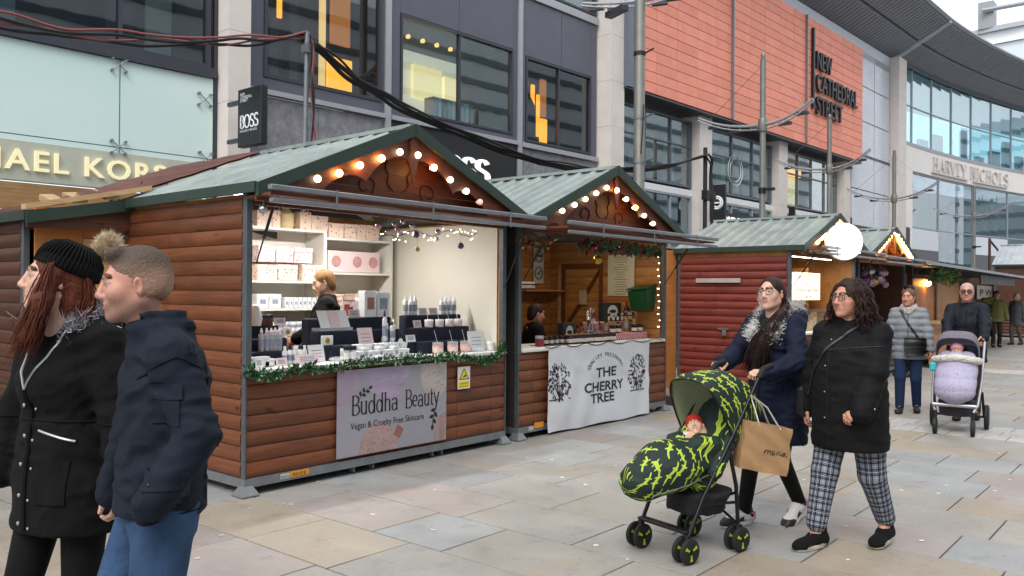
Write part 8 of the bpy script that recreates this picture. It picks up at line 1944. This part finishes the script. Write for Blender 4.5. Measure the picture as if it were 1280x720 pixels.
CROC = croc(); CROCIN = croc('croc_lit_lining', '#a9ae9e', '#b3c27a', '#a2b268'); m_frm = M('pushchair_black', '#131416', .4, .3, var=.08); m_rub = M('tyre_rubber', '#161617', .7, var=.15); m_lime = M('lime_hub', '#9db81e', .45, var=.05); m_liner = M('liner_grey', '#71756a', .9, var=.2, vs=14)  # paler lining colour stands in for light coming through the hood cloth
SC0 = np.array([4.66, 2.475, 0]); pc_ = empty('pushchair', SC0, 'black-framed pushchair with dark green crocodile-print hood and footmuff', 'pushchair', rz=R(165-90))
def loc_tube(parent, name, pts, r, mat, n=10): mb = MB(); mb.tube(pts, r, n); o = mb.build(name, mat, None, True); o.parent = parent; return o
def wheel(parent, x, y, r, wd, rimm, name='wheel', spokes=3, face=1, z=None):
    z = r if z is None else z
    mb = MB(); mb.lathe((x-wd/2, y, z), [(r*.72,0),(r*.93,.002),(r,wd*.25),(r,wd*.75),(r*.93,wd-.002),(r*.72,wd)], 24, (1,0,0)); w_ = mb.build(name, m_rub, None, True); w_.parent = parent
    q = MB(); q.lathe((x-wd/2-.002, y, z), [(r*.22,0),(r*.22,wd+.004)], 12, (1,0,0)); q.lathe((x-wd*.3, y, z), [(r*.74,0),(r*.74,wd*.6)], 20, (1,0,0)); h = q.build('rim', m_frm, None, True); h.parent = w_
    for s in (-1, 1):
        q = MB()
        for k in range(spokes):
            a = 2*math.pi*k/spokes+.5; d = np.array([0, math.cos(a), math.sin(a)]); e = np.array([0, -math.sin(a), math.cos(a)]); c = np.array([x+s*(wd/2+.001), y, z])
            q.add([c+e*r*.09, c-e*r*.09, c+d*r*.45-e*r*.08, c+d*r*.7-e*r*.15, c+d*r*.7+e*r*.15, c+d*r*.45+e*r*.08], [(0,1,2,3,4,5)])
        h = q.build('hub_spokes', rimm, None, fix=False); h.parent = w_
for sx_ in (-1, 1):
    for y in (.235, -.215):
        for dx in (-.032, .032): wheel(pc_, sx_*.195+dx, y, .076, .028, m_lime)
        loc_tube(pc_, 'axle', [(sx_*.195-.05, y, .076), (sx_*.195+.05, y, .076)], .012, m_frm); loc_tube(pc_, 'wheel_fork', [(sx_*.195, y, .08), (sx_*.195, y-.02, .16)], .022, m_frm)
    loc_tube(pc_, 'front_leg', [(sx_*.195,.215,.15), (sx_*.2,.1,.36), (sx_*.21,-.16,.72), (sx_*.205,-.33,.95), (sx_*.2,-.41,1.06)], .0125, m_frm)
    loc_tube(pc_, 'rear_leg', [(sx_*.195,-.225,.15), (sx_*.2,-.2,.4), (sx_*.205,-.12,.66)], .0125, m_frm)
    loc_tube(pc_, 'handle', [(sx_*.2,-.405,1.05), (sx_*.195,-.46,1.105), (sx_*.19,-.54,1.12)], .02, M('handle_foam', '#0e0e0f', .8))
    loc_tube(pc_, 'side_brace', [(sx_*.2,.12,.33), (sx_*.2,-.2,.3)], .009, m_frm)
mb = MB(); mb.bbox((-.2,.19,.17), (.2,.25,.19), .006); q = mb.build('footrest', m_frm, None); q.parent = pc_
loc_tube(pc_, 'cross_brace', [(-.195,-.2,.18), (.195,-.215,.36)], .009, m_frm); loc_tube(pc_, 'cross_brace', [(.195,-.2,.18), (-.195,-.215,.36)], .009, m_frm)
V, F, mt = sdf_mesh([Loft([(.24,.16,.17,0,-.06),(.36,.19,.2,0,-.08)], .02)], .014, wrinkle(.008,12,3)); q = mesh_obj('basket', [(V,F,mt)], [M('basket_mesh', '#191b1c', .9, var=.2)], pc_)
mw = lambda V: np.stack([np.arctan2(V[:,0], V[:,2]-.42)*.19, V[:,1]+V[:,2]*.5, V[:,2]*0], 1)
seat = [Cone((0,-.25,.78),(0,-.06,.46),.15,.16,.06,flat=(0,1,.4),fk=2.2), Cone((-.17,-.2,.72),(-.17,-.03,.5),.04,.05,.04), Cone((.17,-.2,.72),(.17,-.03,.5),.04,.05,.04)]
garment('seat', seat, .011, [CROC], pc_, wrinkle(.006,12,5), mw)
muff = [Cone((0,-.04,.56),(0,.2,.53),.165,.175,.06,flat=(0,0,1),fk=1.25), Cone((0,.2,.53),(0,.4,.47),.17,.135,.06,flat=(0,0,1),fk=1.15), Cone((-.12,-.08,.655),(.12,-.08,.655),.05,.05,.05), Cone((-.15,-.1,.63),(-.1,.02,.66),.045,.05,.04), Cone((.15,-.1,.63),(.1,.02,.66),.045,.05,.04)]
mf, sfm = garment('footmuff', muff, .010, [CROC], pc_, wrinkle(.007,9,6), mw)
sfm.line(mf, 'piping', M('piping_pale', '#8a9088', .7), [(-.17,-.02,.47),(-.16,.2,.44),(-.1,.42,.4)], (1,0,.1), .004)
# hood: hoops fanned about a pivot
def hood(parent, pivot, w, Rr, a0, a1, outer, inner, sx=1.0, n=22, m_=28, name='hood', wrap=True, dome=.62):
    V = []; W = []
    for off in (0, -.008):
        for i in range(n+1):
            ph = R(a0+(a1-a0)*i/n); bulge = 1+.015*math.sin(i*math.pi*3/n*2)
            for j in range(m_+1):
                t = math.pi*j/m_; s = math.sin(t)**dome if 0 < j < m_ else 0; x = -(w+off)*math.copysign(abs(math.cos(t))**.55, math.cos(t)); rr = (Rr*bulge+off)*s
                V.append((x, pivot[0]+rr*math.cos(ph), pivot[1]+rr*math.sin(ph))); W.append((1.05*(j/m_), ph*Rr*(.45+.55*s), 0))
    k = (n+1)*(m_+1); F = []; MI = []
    for i in range(n):
        for j in range(m_): a = i*(m_+1)+j; F.append((a, a+1, a+m_+2, a+m_+1)); MI.append(0); F.append((k+a, k+a+m_+1, k+a+m_+2, k+a+1)); MI.append(1)
    for i in (0, n):
        for j in range(m_): a = i*(m_+1)+j; F.append((a, a+1, k+a+1, k+a)); MI.append(0)
    W = np.array(W); return mesh_obj(name, [(np.array(V), np.array(F), np.array(MI))], [outer, inner], parent, (lambda q: W) if wrap else None)
hd_ = hood(pc_, (-.17,.67), .21, .425, 62, 152, CROC, CROCIN)
n_ = 24; P = []
for j in range(n_+1):
    t = math.pi*j/n_; q_ = math.sin(t)**.62 if 0 < j < n_ else 0; P.append((-.211*math.copysign(abs(math.cos(t))**.55, math.cos(t)), -.17+.427*q_*math.cos(R(62)), .67+.427*q_*math.sin(R(62))))
loc_tube(pc_, 'hood_hoop', P, .007, m_frm, 6)
bch = empty('baby', SC0, 'baby in a red hat asleep under the crocodile-print footmuff', 'person', rz=R(165-90))
cap_m = cloth('red_hat', '#a52a1e', .9, .5, 400); bR = rotm(30, 35, 20); bT = np.array([.045,-.10,.735])
V, F, mt = sdf_mesh(xf(head_shapes(True, 0, 1.15), bR @ np.diag([1,1,1]), bT), .0055); V = (V-bT)*.62+bT; mesh_obj('body', [(V,F,mt), sdf_mesh([Cone((.03,-.12,.68),(0,.05,.58),.07,.08,.05)], .014, None, False)], [SKIN, LIPS, BROW, SKIN, SKIN], bch)
V, F, mt = sdf_mesh(xf([Ell((0,-.02,.05),(.088,.108,.09),.01), Ell((0,.13,-.04),(.11,.1,.1),.01,sub=True)], bR, bT), .006); V = (V-bT)*.66+bT; mesh_obj('hat', [(V,F,mt)], [cap_m], bch)
V, F, mt = sdf_mesh([Ell((.05,-.03,.68),(.04,.03,.03),.02), Ell((.0,-.04,.66),(.06,.035,.03),.02)], .008, wrinkle(.005,40,2)); mesh_obj('muslin', [(V,F,mt)], [M('muslin_white', '#cfcac4', .9)], bch)

# ---- kraft paper carrier hung on the handle
cb = ony(958, 545, 2.2)
bagT = np.array(ray(949, 556)*5.16*1.0); bagT[2] += CAMH
kb = empty('paper_bag', (bagT[0], bagT[1], bagT[2]-.16), 'brown kraft paper carrier bag with white handles hung on the pushchair', 'bag', rz=R(-37))
kraft = M('kraft', '#a17e58', .8, var=.12, vs=7, bump=.3, bs=25, co='Object')
nb = 12; V = []; F = []; ang = R(-12)
def bagp(u, v, s):               # u across, v up, s front(-1)/back(+1)
    wv = .010*math.sin(5*u*3+v*9+s)+.006*math.sin(17*v+9*u); x = (u-.5)*.335*(1-.03*v); z = v*.30; y = s*(.055+.012*math.sin(math.pi*u)*(1-v*.5))+wv
    return (x*math.cos(ang)-z*math.sin(ang)*-1*0-(-z)*math.sin(ang)*0+(x*0), y, z+x*math.tan(ang)*-1*0) if False else (x*math.cos(ang)+z*math.sin(ang)*-.6, y, -x*math.sin(ang)*-1+z*math.cos(ang))
for s in (-1, 1):
    for i in range(nb+1):
        for j in range(nb+1): V.append(bagp(i/nb, j/nb, s))
k = (nb+1)**2
for i in range(nb):
    for j in range(nb): a = i*(nb+1)+j; F += [(a, a+nb+1, a+nb+2, a+1), (k+a, k+a+1, k+a+nb+2, k+a+nb+1)]
for i in range(nb):
    a, b2 = i*(nb+1), (i+1)*(nb+1); F.append((a, k+a, k+b2, b2)); F.append((i, i+1, k+i+1, k+i)); F.append((nb*(nb+1)+i, k+nb*(nb+1)+i, k+nb*(nb+1)+i+1, nb*(nb+1)+i+1))
mb = MB(); mb.add(V, F); q = mb.build('bag', kraft, None, True); q.parent = kb
for s in (-1, 1):
    a, c = np.array(bagp(.28, 1, s)), np.array(bagp(.72, 1, s)); mid = np.array([-.06, 0, .47]); mb = MB(); mb.tube([a-[0,0,.02], a*.5+mid*.5+[-.01,0,.02], mid, c*.5+mid*.5+[.01,0,.02], c-[0,0,.02]], .008, 6, flat=.5); q = mb.build('handle', M('handle_white', '#d6d2cb', .7), None, True); q.parent = kb
mb = MB(); G = text_mesh('mama.', bold=.005, shear=.25)
for (a, z) in G[0]: pass
put = [(np.array(bagp(.42+a/G[2]*.5, .40+z*.13, -1))-np.array([0,.004,0])) for a, z in G[0]]; mb.add(put, G[1]); q = mb.build('lettering', INK, None, fix=False); q.parent = kb

# ================================================================ lilac pram
pr = empty('pram', PR, 'silver-framed pram with lilac hood and quilted lilac footmuff', 'pram', rz=R(PRH-90))
m_slv = M('pram_silver', '#b9babd', .3, .8, var=.05); m_hoodl = M('hood_lilac', '#6d6672', .9, var=.1, vs=30, bump=.3, bs=300)
for sx_ in (-1, 1):
    wheel(pr, sx_*.19, .36, .095, .045, m_frm, spokes=5); wheel(pr, sx_*.285, -.32, .145, .05, m_frm, spokes=5)
    loc_tube(pr, 'wheel_fork', [(sx_*.19,.36,.1),(sx_*.19,.33,.26)], .02, m_frm); loc_tube(pr, 'frame_tube', [(sx_*.19,.33,.26),(sx_*.23,.25,.34),(sx_*.25,-.05,.6),(sx_*.25,-.5,1.02)], .016, m_slv); loc_tube(pr, 'rear_tube', [(sx_*.26,-.32,.15),(sx_*.25,-.1,.45)], .016, m_frm)
loc_tube(pr, 'front_bar', [(-.22,.3,.33),(.22,.3,.33)], .022, m_slv); loc_tube(pr, 'handle_bar', [(-.25,-.5,1.02),(-.2,-.56,1.05),(.2,-.56,1.05),(.25,-.5,1.02)], .018, m_frm); loc_tube(pr, 'axle', [(-.28,-.32,.145),(.28,-.32,.145)], .014, m_frm)
V, F, mt = sdf_mesh([Loft([(.19,.18,.22,0,.0),(.36,.2,.26,0,-.02)], .03)], .014); mesh_obj('basket', [(V,F,mt)], [M('basket_plum', '#2a2630', .8, var=.15)], pr)
V, F, mt = sdf_mesh([Cone((0,-.2,.78),(0,.1,.5),.2,.2,.06,flat=(0,1,.6),fk=1.8)], .014); mesh_obj('seat', [(V,F,mt)], [m_frm], pr)
def speck():
    ma, t, bb = newmat('lilac_speckle'); v = coords(t, 'Object'); vo = nn(t, 'ShaderNodeTexVoronoi'); vo.inputs['Scale'].default_value = 34; t.links.new(v, vo.inputs['Vector']); c = mixc(t, ramp(t, vo.outputs['Distance'], [(.13, 1.0), (.2, 0.0)]), lin('#a5a0b8'), lin('#3f3a4c')); t.links.new(c, bb.inputs['Base Color']); bb.inputs['Roughness'].default_value = .8; return ma
V, F, mt = sdf_mesh([Cone((0,.06,.76),(0,.27,.5),.17,.165,.05), Cone((-.1,.06,.76),(-.1,.27,.5),.12,.11,.05), Cone((.1,.06,.76),(.1,.27,.5),.12,.11,.05)], .011, lambda P: -.009*np.abs(np.sin(P[:,2]*math.pi/.13+.4))**.6+.004); mesh_obj('footmuff', [(V,F,mt)], [speck()], pr)
hood(pr, (-.06,.83), .225, .33, 52, 150, m_hoodl, M('hood_lining', '#8d899c', .9, var=.1), wrap=False, dome=.5)
pts = [(.235*math.cos(t), .13+.03*math.sin(3*t), .845-.045*abs(math.sin(t))**.5*0-.02*math.cos(2*t)) for t in np.linspace(0, math.pi, 13)]; pts = [(x, .02+.2*math.sin(t), z) for (x, y, z), t in zip(pts, np.linspace(0, math.pi, 13))]
V, F, mt = sdf_mesh([Cone(a, b2, .03, .03, .03) for a, b2 in zip(pts, pts[1:])], .011, wrinkle(.01, 30, 3)); mesh_obj('fleece_trim', [(V,F,mt)], [M('fleece_white', '#c9c4bd', .95, var=.1, vs=30, bump=.5, bs=150)], pr)
mb = MB(); mb.bbox((.2,.16,.7),(.27,.2,.8),.02); q = mb.build('turquoise_tag', M('turquoise', '#2fb0b8', .7), None, True); q.parent = pr
bb2 = empty('baby', PR, 'baby in a pink knitted hat sitting up in the lilac pram', 'person', rz=R(PRH-90)); bR = rotm(0, 14, 0); bT = np.array([0,.03,.93])
V, F, mt = sdf_mesh(xf(head_shapes(True, 0, 1.15), bR, bT), .007); V = (V-bT)*.68+bT; mesh_obj('body', [(V,F,mt), sdf_mesh([Cone((0,-.02,.86),(0,.04,.7),.08,.09,.05)], .014, None, False)], [SKIN3, LIPS, BROW, EYEW, IRIS], bb2)
V, F, mt = sdf_mesh(xf([Ell((0,-.01,.055),(.092,.108,.085),.01), Ell((0,.11,-.06),(.15,.1,.1),.01,sub=True)], bR, bT), .008); V = (V-bT)*.74+bT; mesh_obj('hat', [(V,F,mt)], [cloth('pink_knit', '#cf9aa4', .95, .5, 300)], bb2)
V, F, mt = sdf_mesh([Ell((-.1,-.0,.86),(.09,.06,.07),.03), Ell((.1,0,.86),(.09,.06,.07),.03), Ell((0,.05,.84),(.12,.06,.04),.03)], .011, wrinkle(.006,20,3)); mesh_obj('suit', [(V,F,mt)], [cloth('lilac_suit', '#a9a4bd', .9)], bb2)

# ================================================================ look-alikes told apart by their place in the row
_by = {}
for o in bpy.data.objects:
    if o.parent is None and 'label' in o and 'group' in o: _by.setdefault(o['label'], []).append(o)
for lab, os_ in _by.items():
    if 1 < len(os_) <= 20:
        key = lambda o: float(((np.array(o.location)-O3) @ CR)/((np.array(o.location)-O3) @ CF))
        xs = sorted(os_, key=key); ks = [key(o) for o in xs]
        if len(lab.split()) > 12: continue
        zs2 = sorted({round(o.location[2], 2) for o in xs})
        if len(zs2) == 2 and min(b_-a_ for a_, b_ in zip(ks, ks[1:])) < .001:
            for zz, wd in zip(zs2, ('lower', 'upper')):
                for i, o in enumerate([q for q in xs if round(q.location[2], 2) == zz]): o['label'] = lab.replace('stacked rows', wd+' row')+', '+ORD[i]+' from left'
            continue
        for i, o in enumerate(xs): o['label'] = lab+', '+(ORD[i]+' from left' if len(xs) > 2 else ('left one', 'right one')[i])
